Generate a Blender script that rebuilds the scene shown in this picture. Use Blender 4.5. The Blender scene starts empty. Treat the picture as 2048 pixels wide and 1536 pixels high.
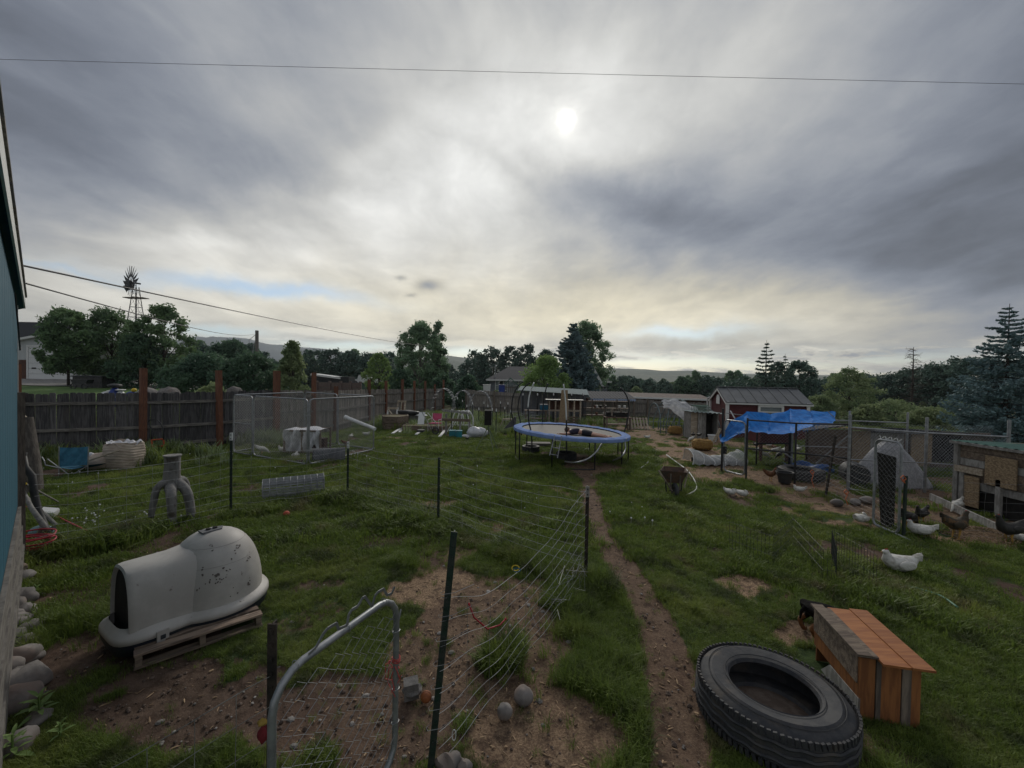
import bpy, math, random
import numpy as np
from mathutils import Vector, Matrix, Euler
R = math.radians
rnd = random.Random(7)
nrs = np.random.RandomState(11)
HAZE = True
sc = bpy.context.scene
col = sc.collection

# ------------------------------------------------------------------ camera
FOC, CH, PITCH, ROLL = 830.0, 2.5, R(1.03), R(1.0)
FWD = Vector((0, math.cos(PITCH), -math.sin(PITCH)))
_r0 = Vector((1, 0, 0)); _u0 = _r0.cross(FWD)
RGT = _r0 * math.cos(ROLL) + _u0 * math.sin(ROLL)
UPV = RGT.cross(FWD)
cam_d = bpy.data.cameras.new('camera'); cam = bpy.data.objects.new('camera', cam_d); col.objects.link(cam)
cam_d.sensor_width = 36; cam_d.lens = 36 * FOC / 2048; cam_d.clip_start = 0.05; cam_d.clip_end = 20000
m = Matrix((RGT, UPV, -FWD)).transposed().to_4x4(); m.translation = (0, 0, CH); cam.matrix_world = m
sc.camera = cam
def ray(px, py):
    return (FWD * FOC + RGT * (px - 1024) + UPV * (768 - py)).normalized()

# ------------------------------------------------------------------ colour management
sc.view_settings.view_transform = 'Standard'; sc.view_settings.look = 'None'
sc.view_settings.gamma = 1; sc.view_settings.exposure = 0; sc.view_settings.use_curve_mapping = False
sc.render.engine = 'CYCLES'
sc.cycles.use_denoising = True
try: sc.cycles.denoiser = 'OPENIMAGEDENOISE'
except Exception: pass
sc.cycles.max_bounces = 6; sc.cycles.transparent_max_bounces = 12; sc.cycles.volume_bounces = 0
sc.cycles.diffuse_bounces = 3; sc.cycles.glossy_bounces = 3
sc.render.film_transparent = False

# ------------------------------------------------------------------ node helpers
class NT:
    def __init__(s, tree): s.t = tree; s.n = tree.nodes; s.l = tree.links
    def new(s, typ, **kw):
        n = s.n.new(typ)
        for k, v in kw.items(): setattr(n, k, v)
        return n
    def put(s, sock, v):
        if isinstance(v, bpy.types.NodeSocket): s.l.new(v, sock)
        elif v is not None: sock.default_value = v
    def math(s, op, a, b=None, c=None, clamp=False):
        n = s.new('ShaderNodeMath', operation=op, use_clamp=clamp)
        s.put(n.inputs[0], a)
        if b is not None: s.put(n.inputs[1], b)
        if c is not None: s.put(n.inputs[2], c)
        return n.outputs[0]
    def vmath(s, op, a, b=None, out=0):
        n = s.new('ShaderNodeVectorMath', operation=op); s.put(n.inputs[0], a)
        if b is not None: s.put(n.inputs[1], b)
        return n.outputs[out]
    def scale(s, a, f):
        n = s.new('ShaderNodeVectorMath', operation='SCALE'); s.put(n.inputs[0], a); s.put(n.inputs['Scale'], f); return n.outputs[0]
    def mix(s, f, a, b, blend='MIX'):
        n = s.new('ShaderNodeMix', data_type='RGBA', blend_type=blend)
        s.put(n.inputs[0], f); s.put(n.inputs[6], a); s.put(n.inputs[7], b); return n.outputs[2]
    def noise(s, vec, scale=5, detail=6, rough=.55, dist=0, out=0):
        n = s.new('ShaderNodeTexNoise'); s.put(n.inputs['Vector'], vec)
        n.inputs['Scale'].default_value = scale; n.inputs['Detail'].default_value = detail
        n.inputs['Roughness'].default_value = rough; n.inputs['Distortion'].default_value = dist
        return n.outputs[out]
    def ramp(s, v, stops):
        n = s.new('ShaderNodeValToRGB'); s.put(n.inputs[0], v); e = n.color_ramp.elements
        while len(e) < len(stops): e.new(.5)
        for k, (p, c) in enumerate(stops):
            e[k].position = p; e[k].color = (c, c, c, 1) if isinstance(c, (int, float)) else tuple(c) + (1,)
        return n.outputs[0]
    def maprange(s, v, a, b, c=0., d=1., smooth=True):
        n = s.new('ShaderNodeMapRange', interpolation_type='SMOOTHSTEP' if smooth else 'LINEAR'); s.put(n.inputs[0], v)
        for k, x in enumerate((a, b, c, d)): n.inputs[k + 1].default_value = x
        return n.outputs[0]
    def sep(s, v):
        n = s.new('ShaderNodeSeparateXYZ'); s.put(n.inputs[0], v); return n.outputs
    def comb(s, x, y, z):
        n = s.new('ShaderNodeCombineXYZ')
        for k, v in enumerate((x, y, z)): s.put(n.inputs[k], v)
        return n.outputs[0]

# ------------------------------------------------------------------ sky
SUN = ray(1133, 240)
sun_el = math.asin(SUN.z); sun_az = math.atan2(SUN.x, SUN.y)
world = bpy.data.worlds.new('World'); sc.world = world; world.use_nodes = True
w = NT(world.node_tree)
for n in list(w.n): w.n.remove(n)
tc = w.new('ShaderNodeTexCoord')
N = w.vmath('NORMALIZE', tc.outputs['Generated'])
sky = w.new('ShaderNodeTexSky', sky_type='NISHITA', sun_disc=False, sun_elevation=sun_el, sun_rotation=sun_az)
sky.air_density = 1.0; sky.dust_density = .6; sky.altitude = 900
x, y, z = w.sep(N)
zp = w.math('MAXIMUM', z, 0.0)
# cloud sheet seen in perspective: direction projected on a flat layer
inv = w.math('DIVIDE', 1.0, w.math('ADD', zp, .16))
q = w.comb(w.math('MULTIPLY', x, inv), w.math('MULTIPLY', y, inv), 0.0)
wn = w.noise(q, 1.1, 5, .55, out=1)
warp = w.vmath('ADD', q, w.scale(w.vmath('SUBTRACT', wn, (.5, .5, .5)), .42))
mp = w.new('ShaderNodeMapping'); w.put(mp.inputs[0], warp)
mp.inputs['Rotation'].default_value = (0, 0, R(52)); mp.inputs['Scale'].default_value = (1.55, .85, 1)
n1 = w.noise(mp.outputs[0], .75, 9, .56)
mp2 = w.new('ShaderNodeMapping'); w.put(mp2.inputs[0], warp)
mp2.inputs['Rotation'].default_value = (0, 0, R(66)); mp2.inputs['Scale'].default_value = (3.4, 1.1, 1); mp2.inputs['Location'].default_value = (3, 7, 0)
n2 = w.noise(mp2.outputs[0], .8, 8, .6)
mp3 = w.new('ShaderNodeMapping'); w.put(mp3.inputs[0], warp); mp3.inputs['Location'].default_value = (1.3, 2.7, 0)
n3 = w.noise(mp3.outputs[0], 3.4, 8, .62)
# slightly warped direction for the cloud masses
dw = w.vmath('ADD', N, w.scale(w.vmath('SUBTRACT', w.noise(N, 3.2, 7, .6, out=1), (.5, .5, .5)), .16))
gt = bpy.data.node_groups.new('CloudMass', 'ShaderNodeTree')
for nm in ('Dir', 'U', 'V', 'C'): gt.interface.new_socket(nm, in_out='INPUT', socket_type='NodeSocketVector')
gt.interface.new_socket('Value', in_out='OUTPUT', socket_type='NodeSocketFloat')
g = NT(gt); gi = g.new('NodeGroupInput'); go = g.new('NodeGroupOutput')
def dotv(a, b): return g.vmath('DOT_PRODUCT', a, b, out=1)
aa = dotv(gi.outputs[0], gi.outputs[1]); bb = dotv(gi.outputs[0], gi.outputs[2]); cc = dotv(gi.outputs[0], gi.outputs[3])
e = g.math('EXPONENT', g.math('MULTIPLY', g.math('ADD', g.math('MULTIPLY', aa, aa), g.math('MULTIPLY', bb, bb)), -1.0))
g.l.new(g.math('MULTIPLY', e, g.math('GREATER_THAN', cc, 0.0)), go.inputs[0])
def mass(px, py, sx, sy, rot=0, vec=None):
    c = ray(px, py); a = R(rot)
    u = (ray(px + 8 * math.cos(a), py + 8 * math.sin(a)) - c); u = (u - c * u.dot(c)).normalized()
    v = c.cross(u)
    f = (ray(px + 4, py) - ray(px - 4, py)).length / 8
    f2 = (ray(px, py + 4) - ray(px, py - 4)).length / 8
    n = w.new('ShaderNodeGroup'); n.node_tree = gt
    w.put(n.inputs[0], vec or dw)
    n.inputs[1].default_value = u / (sx * f); n.inputs[2].default_value = v / (sy * f2); n.inputs[3].default_value = c
    return n.outputs[0]
B = w.math('ADD', .612, w.math('MULTIPLY', w.math('SUBTRACT', n1, .5), .46))
B = w.math('ADD', B, w.math('MULTIPLY', w.math('SUBTRACT', n2, .5), .24))
B = w.math('ADD', B, w.math('MULTIPLY', w.math('SUBTRACT', n3, .5), .17))
MASSES = [  # px, py, sx, sy, rot, amount
 (1133, 230, 430, 260, 0, .20), (1125, 240, 150, 110, 0, .06), (900, 380, 300, 80, -18, .16), (650, 480, 420, 90, 10, .12),
 (250, 560, 460, 110, 6, .24), (380, 470, 260, 22, 8, .07), (620, 395, 200, 26, 16, .08), (760, 300, 160, 40, -24, .09), (1000, 560, 460, 90, 4, .13), (1050, 665, 620, 70, 2, .24), (1450, 635, 260, 60, 0, .10), (1750, 660, 300, 60, 0, .08), (300, 690, 500, 40, 0, .10),
 (1230, 385, 260, 50, 16, -.17), (1560, 430, 400, 110, 8, -.12), (1250, 470, 120, 26, 30, -.06), (1000, 330, 120, 18, 30, -.07), (1950, 300, 330, 420, 0, -.12), (1950, 560, 260, 90, 0, -.06),
 (80, 200, 260, 220, 0, -.08), (350, 330, 300, 70, 8, -.06), (600, 200, 200, 60, 20, .04), (1420, 160, 90, 170, 25, .04), (-500, 0, 700, 900, 0, -.10), (2700, 0, 700, 900, 0, -.10)]
for (a, b, c_, d_, r_, am) in MASSES:
    B = w.math('MULTIPLY_ADD', mass(a, b, c_, d_, r_), am, B)
SHARP = w.vmath('ADD', N, w.scale(w.vmath('SUBTRACT', w.noise(N, 16, 6, .6, out=1), (.5, .5, .5)), .022))
for (a, b, c_, d_, r_, am) in [(1730, 706, 170, 8, -2, -.17), (1640, 690, 60, 5, 0, -.10), (1560, 703, 50, 9, 0, -.10), (857, 572, 26, 11, 0, -.26), (803, 556, 12, 5, 0, -.20), (822, 590, 12, 4, 0, -.16), (690, 668, 95, 8, 3, .28), (600, 660, 30, 5, 0, .18), (930, 688, 50, 6, 0, .28), (955, 697, 20, 4, 0, .2), (1265, 708, 55, 6, 2, .26), (1370, 716, 60, 5, 0, .2), (430, 648, 50, 5, 0, -.08), (1380, 678, 120, 12, -3, -.10)]:
    B = w.math('MULTIPLY_ADD', mass(a, b, c_, d_, r_, SHARP), am, B)
# low cumulus band near the horizon
lowm = w.math('MULTIPLY', w.maprange(z, .020, .040), w.maprange(z, .085, .062))
cn = w.noise(w.comb(w.math('MULTIPLY', x, 9.0), w.math('MULTIPLY', y, 9.0), w.math('MULTIPLY', z, 42.0)), 1.3, 8, .6)
puff = w.math('MULTIPLY', w.maprange(cn, .50, .60), lowm)
B = w.math('MULTIPLY_ADD', puff, .20, B)
cn2 = w.maprange(cn, .56, .68)
B = w.math('MULTIPLY_ADD', w.math('MULTIPLY', cn2, lowm), -.26, B)
B = w.math('MINIMUM', w.math('MAXIMUM', B, .30), .97)
Bl = w.math('POWER', B, 2.2)
# tint: blue-grey in the dark, warm cream low ahead
warm = w.math('MAXIMUM', mass(1150, 640, 700, 110, 0), 0.0)
tint = w.mix(w.maprange(B, .42, .80), (.87, .98, 1.22, 1), (1.0, 1.0, .97, 1))
tint = w.mix(w.math('MULTIPLY', warm, w.math('MULTIPLY', .9, w.maprange(B, .5, .78))), tint, (1.12, 1.0, .70, 1))
cloud = w.scale(tint, Bl)
# blue gaps where the clear sky shows through
gap = w.math('MULTIPLY', mass(520, 573, 230, 17, 8), .85)
gap = w.math('ADD', gap, w.math('MULTIPLY', mass(120, 535, 160, 9, 8), .45))
gap = w.math('ADD', gap, w.math('MULTIPLY', mass(1370, 678, 130, 13, -2), .75))
gap = w.math('ADD', gap, w.math('MULTIPLY', w.math('MULTIPLY', w.maprange(z, .075, .03), w.maprange(cn, .62, .42)), .7))
for a_ in [(700, 692, 120, 9, 2), (935, 706, 55, 10, 0), (1340, 724, 120, 8, 0), (430, 662, 110, 10, 3)]: gap = w.math('MULTIPLY_ADD', mass(*a_, SHARP), .85, gap)
skyc = w.scale(sky.outputs[0], .115)
tot = w.mix(w.math('MINIMUM', gap, .85), cloud, skyc)
# the sun burning through the sheet
sd = w.vmath('DOT_PRODUCT', N, tuple(SUN), out=1)
ang = w.math('ARCCOSINE', w.math('MINIMUM', sd, 1.0))
glow = w.math('EXPONENT', w.math('MULTIPLY', w.math('POWER', w.math('DIVIDE', ang, .0095), 2.0), -1.0))
halo = w.math('EXPONENT', w.math('DIVIDE', ang, -.10))
tot = w.vmath('ADD', tot, w.scale(w.scale((1.0, .98, .9), w.maprange(n3, .25, .62, .55, 1.2)), w.math('ADD', w.math('MULTIPLY', glow, 5.0), w.math('ADD', w.math('MULTIPLY', w.math('EXPONENT', w.math('DIVIDE', ang, -.013)), 1.1), w.math('MULTIPLY', halo, .16)))))
bg = w.new('ShaderNodeBackground'); w.put(bg.inputs[0], tot); bg.inputs[1].default_value = 1.0
wo = w.new('ShaderNodeOutputWorld'); w.l.new(bg.outputs[0], wo.inputs[0])
world.cycles.sampling_method = 'MANUAL'; world.cycles.sample_map_resolution = 512

sun_l = bpy.data.lights.new('sun', 'SUN'); sun_l.energy = 1.4; sun_l.angle = R(12); sun_l.color = (1, .95, .86)
sun_o = bpy.data.objects.new('sun', sun_l); col.objects.link(sun_o)
sun_o.rotation_euler = SUN.to_track_quat('Z', 'Y').to_euler(); sun_o.location = SUN * 60

# ------------------------------------------------------------------ terrain
def sm(a, b, v):
    t = np.clip((v - a) / (b - a), 0, 1); return t * t * (3 - 2 * t)
_tab = nrs.rand(256, 256)
def vn(x, y):
    xi = np.floor(x).astype(int); yi = np.floor(y).astype(int); fx = x - xi; fy = y - yi
    fx = fx * fx * (3 - 2 * fx); fy = fy * fy * (3 - 2 * fy)
    a = _tab[xi % 256, yi % 256]; b = _tab[(xi + 1) % 256, yi % 256]; c = _tab[xi % 256, (yi + 1) % 256]; d = _tab[(xi + 1) % 256, (yi + 1) % 256]
    return (a * (1 - fx) + b * fx) * (1 - fy) + (c * (1 - fx) + d * fx) * fy
def fbm(x, y, o=4):
    s = 0; a = .5; t = 0
    for k in range(o):
        s = s + a * vn(x + 17.3 * k, y + 5.1 * k); t += a; a *= .5; x = x * 2.03; y = y * 2.03
    return s / t
def terrain(x, y):
    x = np.asarray(x, float); y = np.asarray(y, float)
    ys = np.maximum(y, 1.0); a = x / ys
    left = sm(-.42, -.66, a) if False else 1 - sm(-.66, -.46, a)
    rise = .033 * np.clip(y - 14, 0, 40)
    fall = -.02 * np.clip(y - 15, 0, 150) - .012 * np.clip(y - 165, 0, 900)
    base = np.where(y > 10, left * rise + (1 - left) * fall, 0) - left * .012 * np.clip(y - 120, 0, 900)
    bump = (fbm(x * .35, y * .35, 3) - .5) * .10 * np.clip((y - 1) / 8, .2, 1) + (fbm(x * 2.2, y * 2.2, 3) - .5) * .035
    far = np.clip((y - 60) / 200, 0, 1) * (fbm(x * .01, y * .01, 3) - .5) * 5
    return base + bump + far
def T(x, y): return float(terrain(x, y))
def Q(px, py, z=0.):
    """world point seen at a photo pixel, on a level z above the yard"""
    d = ray(px, py); t = (z - CH) / d.z; return Vector((0, 0, CH)) + d * t
def G(px, py):
    d = ray(px, py); z = 0.
    for _ in range(8):
        t = (z - CH) / d.z; p = Vector((0, 0, CH)) + d * t; z = T(p.x, p.y)
    return p
def D(px, py, dep):
    d = ray(px, py); return Vector((0, 0, CH)) + d * (dep / d.y)
def GD(px, dep):
    p = D(px, 800, dep); return Vector((p.x, dep, T(p.x, dep)))

# ------------------------------------------------------------------ mesh builder
class MB:
    def __init__(s): s.v = []; s.f = []
    def add(s, vs, fs):
        o = len(s.v); s.v += [tuple(p) for p in vs]; s.f += [tuple(i + o for i in f) for f in fs]; return s
    def box(s, c, d, rot=None):
        hx, hy, hz = d[0] / 2, d[1] / 2, d[2] / 2
        P = [Vector((a * hx, b * hy, e_ * hz)) for e_ in (-1, 1) for b in (-1, 1) for a in (-1, 1)]
        if rot is not None:
            M_ = rot if isinstance(rot, Matrix) else Euler(rot).to_matrix()
            P = [M_ @ p for p in P]
        c = Vector(c)
        return s.add([c + p for p in P], [(0, 2, 3, 1), (4, 5, 7, 6), (0, 1, 5, 4), (2, 6, 7, 3), (0, 4, 6, 2), (1, 3, 7, 5)])
    def beam(s, p, q, wd, th, up=(0, 0, 1)):
        p = Vector(p); q = Vector(q); a = (q - p); L = a.length; a.normalize(); up = Vector(up)
        if abs(a.dot(up)) > .98: up = Vector((0, 1, 0))
        sd = a.cross(up).normalized(); u2 = sd.cross(a)
        return s.box((p + q) / 2, (L, wd, th), Matrix((a, sd, u2)).transposed())
    def tube(s, path, r, n=6, closed=False, caps=True):
        path = [Vector(p) for p in path]; m_ = len(path)
        rs = r if isinstance(r, (list, tuple)) else [r] * m_
        t0 = (path[1] - path[0]).normalized()
        up = Vector((0, 0, 1)) if abs(t0.z) < .9 else Vector((0, 1, 0))
        nn = t0.cross(up).normalized(); vs = []
        for i, p in enumerate(path):
            if closed: t = path[(i + 1) % m_] - path[i - 1]
            else: t = path[min(i + 1, m_ - 1)] - path[max(i - 1, 0)]
            if t.length < 1e-9: t = t0
            t.normalize(); nn = (nn - t * nn.dot(t))
            if nn.length < 1e-6: nn = t.orthogonal()
            nn.normalize(); b = t.cross(nn)
            for k in range(n):
                an = 2 * math.pi * k / n; vs.append(p + (nn * math.cos(an) + b * math.sin(an)) * rs[i])
        fs = []
        for i in range(m_ if closed else m_ - 1):
            j = (i + 1) % m_
            for k in range(n): fs.append((i * n + k, i * n + (k + 1) % n, j * n + (k + 1) % n, j * n + k))
        if caps and not closed and n > 2: fs.append(tuple(range(n - 1, -1, -1))); fs.append(tuple(range((m_ - 1) * n, m_ * n)))
        return s.add(vs, fs)
    def lathe(s, prof, n=24, c=(0, 0, 0), sx=1, sy=1):
        c = Vector(c); vs = []; fs = []
        for (r, h) in prof:
            for k in range(n):
                a = 2 * math.pi * k / n; vs.append(c + Vector((r * math.cos(a) * sx, r * math.sin(a) * sy, h)))
        for i in range(len(prof) - 1):
            for k in range(n): fs.append((i * n + k, i * n + (k + 1) % n, (i + 1) * n + (k + 1) % n, (i + 1) * n + k))
        return s.add(vs, fs)
    def grid(s, fn, nu, nv, closeu=False):
        vs = [fn(i / (nu if closeu else nu - 1), j / (nv - 1)) for j in range(nv) for i in range(nu)]; fs = []
        for j in range(nv - 1):
            for i in range(nu if closeu else nu - 1):
                i2 = (i + 1) % nu; fs.append((j * nu + i, j * nu + i2, (j + 1) * nu + i2, (j + 1) * nu + i))
        return s.add(vs, fs)
    def prism(s, poly, ext):
        ext = Vector(ext); n = len(poly); P = [Vector(p) for p in poly]
        return s.add(P + [p + ext for p in P], [tuple(range(n - 1, -1, -1)), tuple(range(n, 2 * n))] + [(i, (i + 1) % n, n + (i + 1) % n, n + i) for i in range(n)])
    def blob(s, c, rad, n=10, m=7, wob=.12, seed=0, flat=None):
        rr = random.Random(seed); c = Vector(c); ph = [rr.uniform(0, 6.28) for _ in range(6)]
        vs = []; fs = []
        for j in range(m + 1):
            th = math.pi * j / m
            for k in range(n):
                a = 2 * math.pi * k / n
                d = Vector((math.sin(th) * math.cos(a), math.sin(th) * math.sin(a), math.cos(th)))
                f = 1 + wob * (math.sin(3 * d.x + ph[0]) + math.sin(3.5 * d.y + ph[1]) + math.sin(3.2 * d.z + ph[2])) / 2 + wob * .4 * math.sin(7 * d.x + 5 * d.y + ph[3])
                p = Vector((d.x * rad[0], d.y * rad[1], d.z * rad[2])) * f
                if flat is not None and p.z < flat: p.z = flat
                vs.append(c + p)
        for j in range(m):
            for k in range(n): fs.append((j * n + k, (j + 1) * n + k, (j + 1) * n + (k + 1) % n, j * n + (k + 1) % n))
        return s.add(vs, fs)
    def mesh(s, name, mt=None, smooth=False):
        me = bpy.data.meshes.new(name); me.from_pydata(s.v, [], s.f)
        if mt: me.materials.append(mt)
        if smooth:
            me.polygons.foreach_set('use_smooth', [True] * len(me.polygons))
            if smooth is not True: me.set_sharp_from_angle(angle=R(smooth))
        me.update(); return me
    def build(s, name, mt, parent=None, world=False, smooth=False, kind=None, label=None):
        if world and parent is not None:
            mi = Matrix.LocRotScale(parent.location, parent.rotation_euler, parent.scale).inverted()
            s.v = [tuple(mi @ Vector(p)) for p in s.v]
        o = bpy.data.objects.new(name, s.mesh(name, mt, smooth)); col.objects.link(o)
        if parent is not None: o.parent = parent
        if kind: o['kind'] = kind
        if label: o['label'] = label
        return o
def tag(o, label, cat, group=None, kind=None):
    o['label'] = label; o['category'] = cat
    if group: o['group'] = group
    if kind: o['kind'] = kind
    return o
def thing(name, label, cat, loc=(0, 0, 0), rz=0, group=None, rot=None):
    o = bpy.data.objects.new(name, None); col.objects.link(o); o.location = loc
    o.rotation_euler = rot if rot else (0, 0, rz); o.empty_display_size = .1
    return tag(o, label, cat, group)
def copy_tree(o, parent=None):
    c = o.copy(); col.objects.link(c)
    if parent is not None: c.parent = parent
    for ch in list(o.children): copy_tree(ch, c)
    return c
def put(me, name, parent=None, loc=(0, 0, 0), rot=(0, 0, 0), scale=(1, 1, 1)):
    o = bpy.data.objects.new(name, me); col.objects.link(o); o.location = loc; o.rotation_euler = rot; o.scale = scale
    if parent is not None: o.parent = parent
    return o
def setpart(o, name, mt, parent, me): return put(me, name, parent)

# ------------------------------------------------------------------ materials
_mats = {}
def mat(name, c, c2=None, scale=6, rough=.8, bump=0., bscale=None, metal=0., st=(1, 1, 1), var=0., lo=.4, hi=.6, transl=0., detail=6, c3=None, c3s=2., c3lo=.55, c3hi=.7, spec=.4, alpha=1.):
    if name in _mats: return _mats[name]
    mt = bpy.data.materials.new(name); mt.use_nodes = True; t = NT(mt.node_tree); _mats[name] = mt
    bs = t.n['Principled BSDF']; tcn = t.new('ShaderNodeTexCoord'); oi = t.new('ShaderNodeObjectInfo')
    off = t.scale(t.comb(oi.outputs['Random'], oi.outputs['Random'], oi.outputs['Random']), 37.0)
    vec = t.vmath('ADD', tcn.outputs['Object'], off)
    mp = t.new('ShaderNodeMapping'); t.put(mp.inputs[0], vec); mp.inputs['Scale'].default_value = st
    C4 = lambda k: tuple(k) + (1,)
    colr = C4(c)
    if c2 is not None:
        nz = t.noise(mp.outputs[0], scale, detail, .62)
        colr = t.mix(t.maprange(nz, lo, hi), C4(c), C4(c2))
    if c3 is not None:
        nz3 = t.noise(vec, c3s, 5, .6)
        colr = t.mix(t.maprange(nz3, c3lo, c3hi), colr, C4(c3))
    if var:
        f = t.math('MULTIPLY_ADD', oi.outputs['Random'], 2 * var, 1 - var)
        colr = t.scale(colr, f)
    t.put(bs.inputs['Base Color'], colr)
    bs.inputs['Roughness'].default_value = rough; bs.inputs['Metallic'].default_value = metal
    bs.inputs['Specular IOR Level'].default_value = spec
    if alpha < 1: bs.inputs['Alpha'].default_value = alpha
    if bump:
        bn = t.noise(mp.outputs[0], bscale or scale * 2, 6, .6)
        b = t.new('ShaderNodeBump'); b.inputs['Strength'].default_value = bump; b.inputs['Distance'].default_value = .02
        t.put(b.inputs['Height'], bn); t.l.new(b.outputs[0], bs.inputs['Normal'])
    if transl:
        tr = t.new('ShaderNodeBsdfTranslucent'); t.put(tr.inputs[0], colr)
        mx = t.new('ShaderNodeMixShader'); mx.inputs[0].default_value = transl
        t.l.new(bs.outputs[0], mx.inputs[1]); t.l.new(tr.outputs[0], mx.inputs[2])
        t.l.new(mx.outputs[0], t.n['Material Output'].inputs[0])
    return mt
M = {}
M['galv'] = mat('galvanised', (.34, .35, .36), (.24, .25, .26), 9, .45, .05, metal=.6)
M['wire'] = mat('wire', (.36, .37, .37), (.22, .22, .22), 4, .5, metal=.5)
M['wireold'] = mat('wire_old', (.20, .20, .20), (.12, .115, .11), 4, .6, metal=.3)
M['wiredark'] = mat('wire_dark', (.035, .045, .04), (.05, .05, .045), 4, .6, metal=.2)
M['tpost'] = mat('post_green', (.012, .03, .02), (.03, .035, .03), 14, .6, .1)
M['tpostb'] = mat('post_brown', (.05, .038, .03), (.02, .018, .015), 12, .75, .2, metal=.2)
M['white'] = mat('white_paint', (.68, .68, .66), (.5, .49, .46), 7, .6, .1, lo=.5, hi=.8)
M['pvc'] = mat('white_plastic', (.66, .67, .66), (.5, .5, .49), 5, .4, lo=.5, hi=.8)
M['cedar'] = mat('cedar_post', (.18, .075, .04), (.12, .052, .033), 5, .8, .2, st=(6, 6, 1), var=.15)
M['fdark'] = mat('fence_stained', (.105, .10, .10), (.05, .047, .05), 3, .8, .35, st=(9, 9, .8), var=.35, c3=(.10, .085, .075), c3s=1.3, c3lo=.62, c3hi=.8)
M['fgrey'] = mat('fence_weathered', (.26, .235, .205), (.14, .125, .11), 3, .85, .35, st=(9, 9, .8), var=.25)
M['railg'] = mat('rail_weathered', (.20, .185, .165), (.11, .10, .09), 3, .85, .3, st=(1.5, 1.5, 9), var=.1)
M['wood'] = mat('wood_old', (.22, .17, .125), (.12, .09, .07), 3, .85, .4, st=(1, 8, 8), var=.2)
M['woodv'] = mat('wood_old_upright', (.20, .16, .125), (.10, .08, .065), 3, .85, .4, st=(8, 8, 1), var=.25)
M['woodpale'] = mat('wood_pale', (.42, .36, .28), (.28, .23, .17), 3, .85, .3, st=(1, 8, 8), var=.2)
M['greywood'] = mat('wood_silver', (.30, .29, .27), (.19, .18, .165), 3, .85, .3, st=(6, 6, 2), var=.2)
M['orange'] = mat('plywood_orange', (.36, .14, .045), (.27, .095, .03), 3, .6, .15, st=(1, 10, 10), var=.12)
M['orangev'] = mat('board_orange', (.30, .12, .04), (.20, .075, .028), 3, .65, .15, st=(10, 10, 1), var=.15)
M['osb'] = mat('osb', (.34, .25, .15), (.18, .125, .075), 26, .8, .2, st=(1, 1, 2.5), lo=.42, hi=.58)
M['blackm'] = mat('black_metal', (.015, .016, .018), (.03, .03, .032), 8, .5)
M['blackp'] = mat('black_plastic', (.02, .021, .022), (.035, .035, .035), 6, .55)
M['dark'] = mat('dark_inside', (.012, .011, .010), (.02, .018, .015), 6, .9)
M['rubber'] = mat('tyre_rubber', (.030, .032, .037), (.05, .05, .052), 9, .7, .25, c3=(.085, .072, .06), c3s=5, c3lo=.5, c3hi=.75)
M['igloo'] = mat('kennel_plastic', (.47, .445, .41), (.40, .375, .345), 3, .55, .06, c3=(.20, .17, .15), c3s=9., c3lo=.66, c3hi=.74)
M['navy'] = mat('base_plastic', (.015, .02, .03), (.03, .035, .04), 5, .5)
M['red'] = mat('red_rubber', (.42, .02, .035), (.30, .02, .03), 6, .45)
M['pink'] = mat('twine_pink', (.55, .09, .09), (.4, .06, .05), 6, .6)
M['otwine'] = mat('twine_orange', (.55, .16, .06), (.42, .10, .04), 6, .7)
M['stone'] = mat('stone', (.22, .20, .185), (.13, .12, .112), 5, .85, .25, var=.25, c3=(.25, .18, .145), c3s=1.5, c3lo=.5, c3hi=.7)
M['hay'] = mat('straw', (.42, .26, .08), (.24, .14, .05), 18, .9, .8, bscale=40, st=(1, 3, 3))
M['shedred'] = mat('shed_red', (.10, .018, .022), (.075, .014, .018), 3, .6)
M['roofmetal'] = mat('roof_metal', (.115, .12, .125), (.09, .095, .10), 2, .45, metal=.3)
M['tin'] = mat('tin_pale', (.19, .235, .24), (.13, .165, .17), 2, .85, st=(1, 6, 1), spec=.15)
M['shingle'] = mat('roof_shingle', (.035, .036, .042), (.055, .055, .06), 30, .9, .2)
M['siding'] = mat('siding_grey', (.17, .18, .20), (.14, .15, .17), 3, .7)
M['sidingw'] = mat('siding_white', (.50, .52, .52), (.42, .44, .44), 2, .7, st=(20, 1, .3))
M['brown'] = mat('brown_board', (.10, .045, .03), (.055, .03, .022), 3, .85, .2, st=(9, 9, 1), var=.3, c3=(.2, .15, .11), c3s=1.2)
M['glass'] = mat('window_glass', (.22, .26, .27), (.16, .2, .21), 1, .12, spec=.8)
M['teal'] = mat('teal_siding', (.014, .095, .145), (.011, .078, .12), 4, .65, .1, st=(6, 6, 1.2))
M['fabblue'] = mat('blue_canvas', (.03, .14, .22), (.02, .10, .17), 9, .85, .3)
M['tarpblue'] = mat('blue_tarp', (.02, .19, .56), (.012, .13, .42), 7, .7, .4, spec=.2)
M['fleece'] = mat('white_fleece', (.62, .62, .62), (.48, .48, .49), 7, .8, .3, transl=.3)
M['netting'] = mat('white_netting', (.62, .64, .64), (.5, .52, .52), 20, .8, .3, alpha=.55)
M['tarpgrey'] = mat('grey_woven_tarp', (.32, .32, .33), (.22, .22, .23), 22, .6, .5, st=(1, 1, .5))
M['bag'] = mat('woven_bag', (.50, .42, .34), (.40, .32, .26), 5, .75, .4, st=(1, 1, 4))
M['bagw'] = mat('bag_liner', (.62, .62, .64), (.48, .48, .5), 9, .5, .4)
M['trampblue'] = mat('pad_blue', (.22, .31, .56), (.17, .25, .47), 4, .9, .15, spec=.1)
M['mesh_mat'] = mat('jump_mat', (.13, .12, .105), (.10, .095, .085), 30, .75)
M['skin'] = mat('skin', (.46, .26, .19), (.40, .22, .16), 5, .55)
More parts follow.
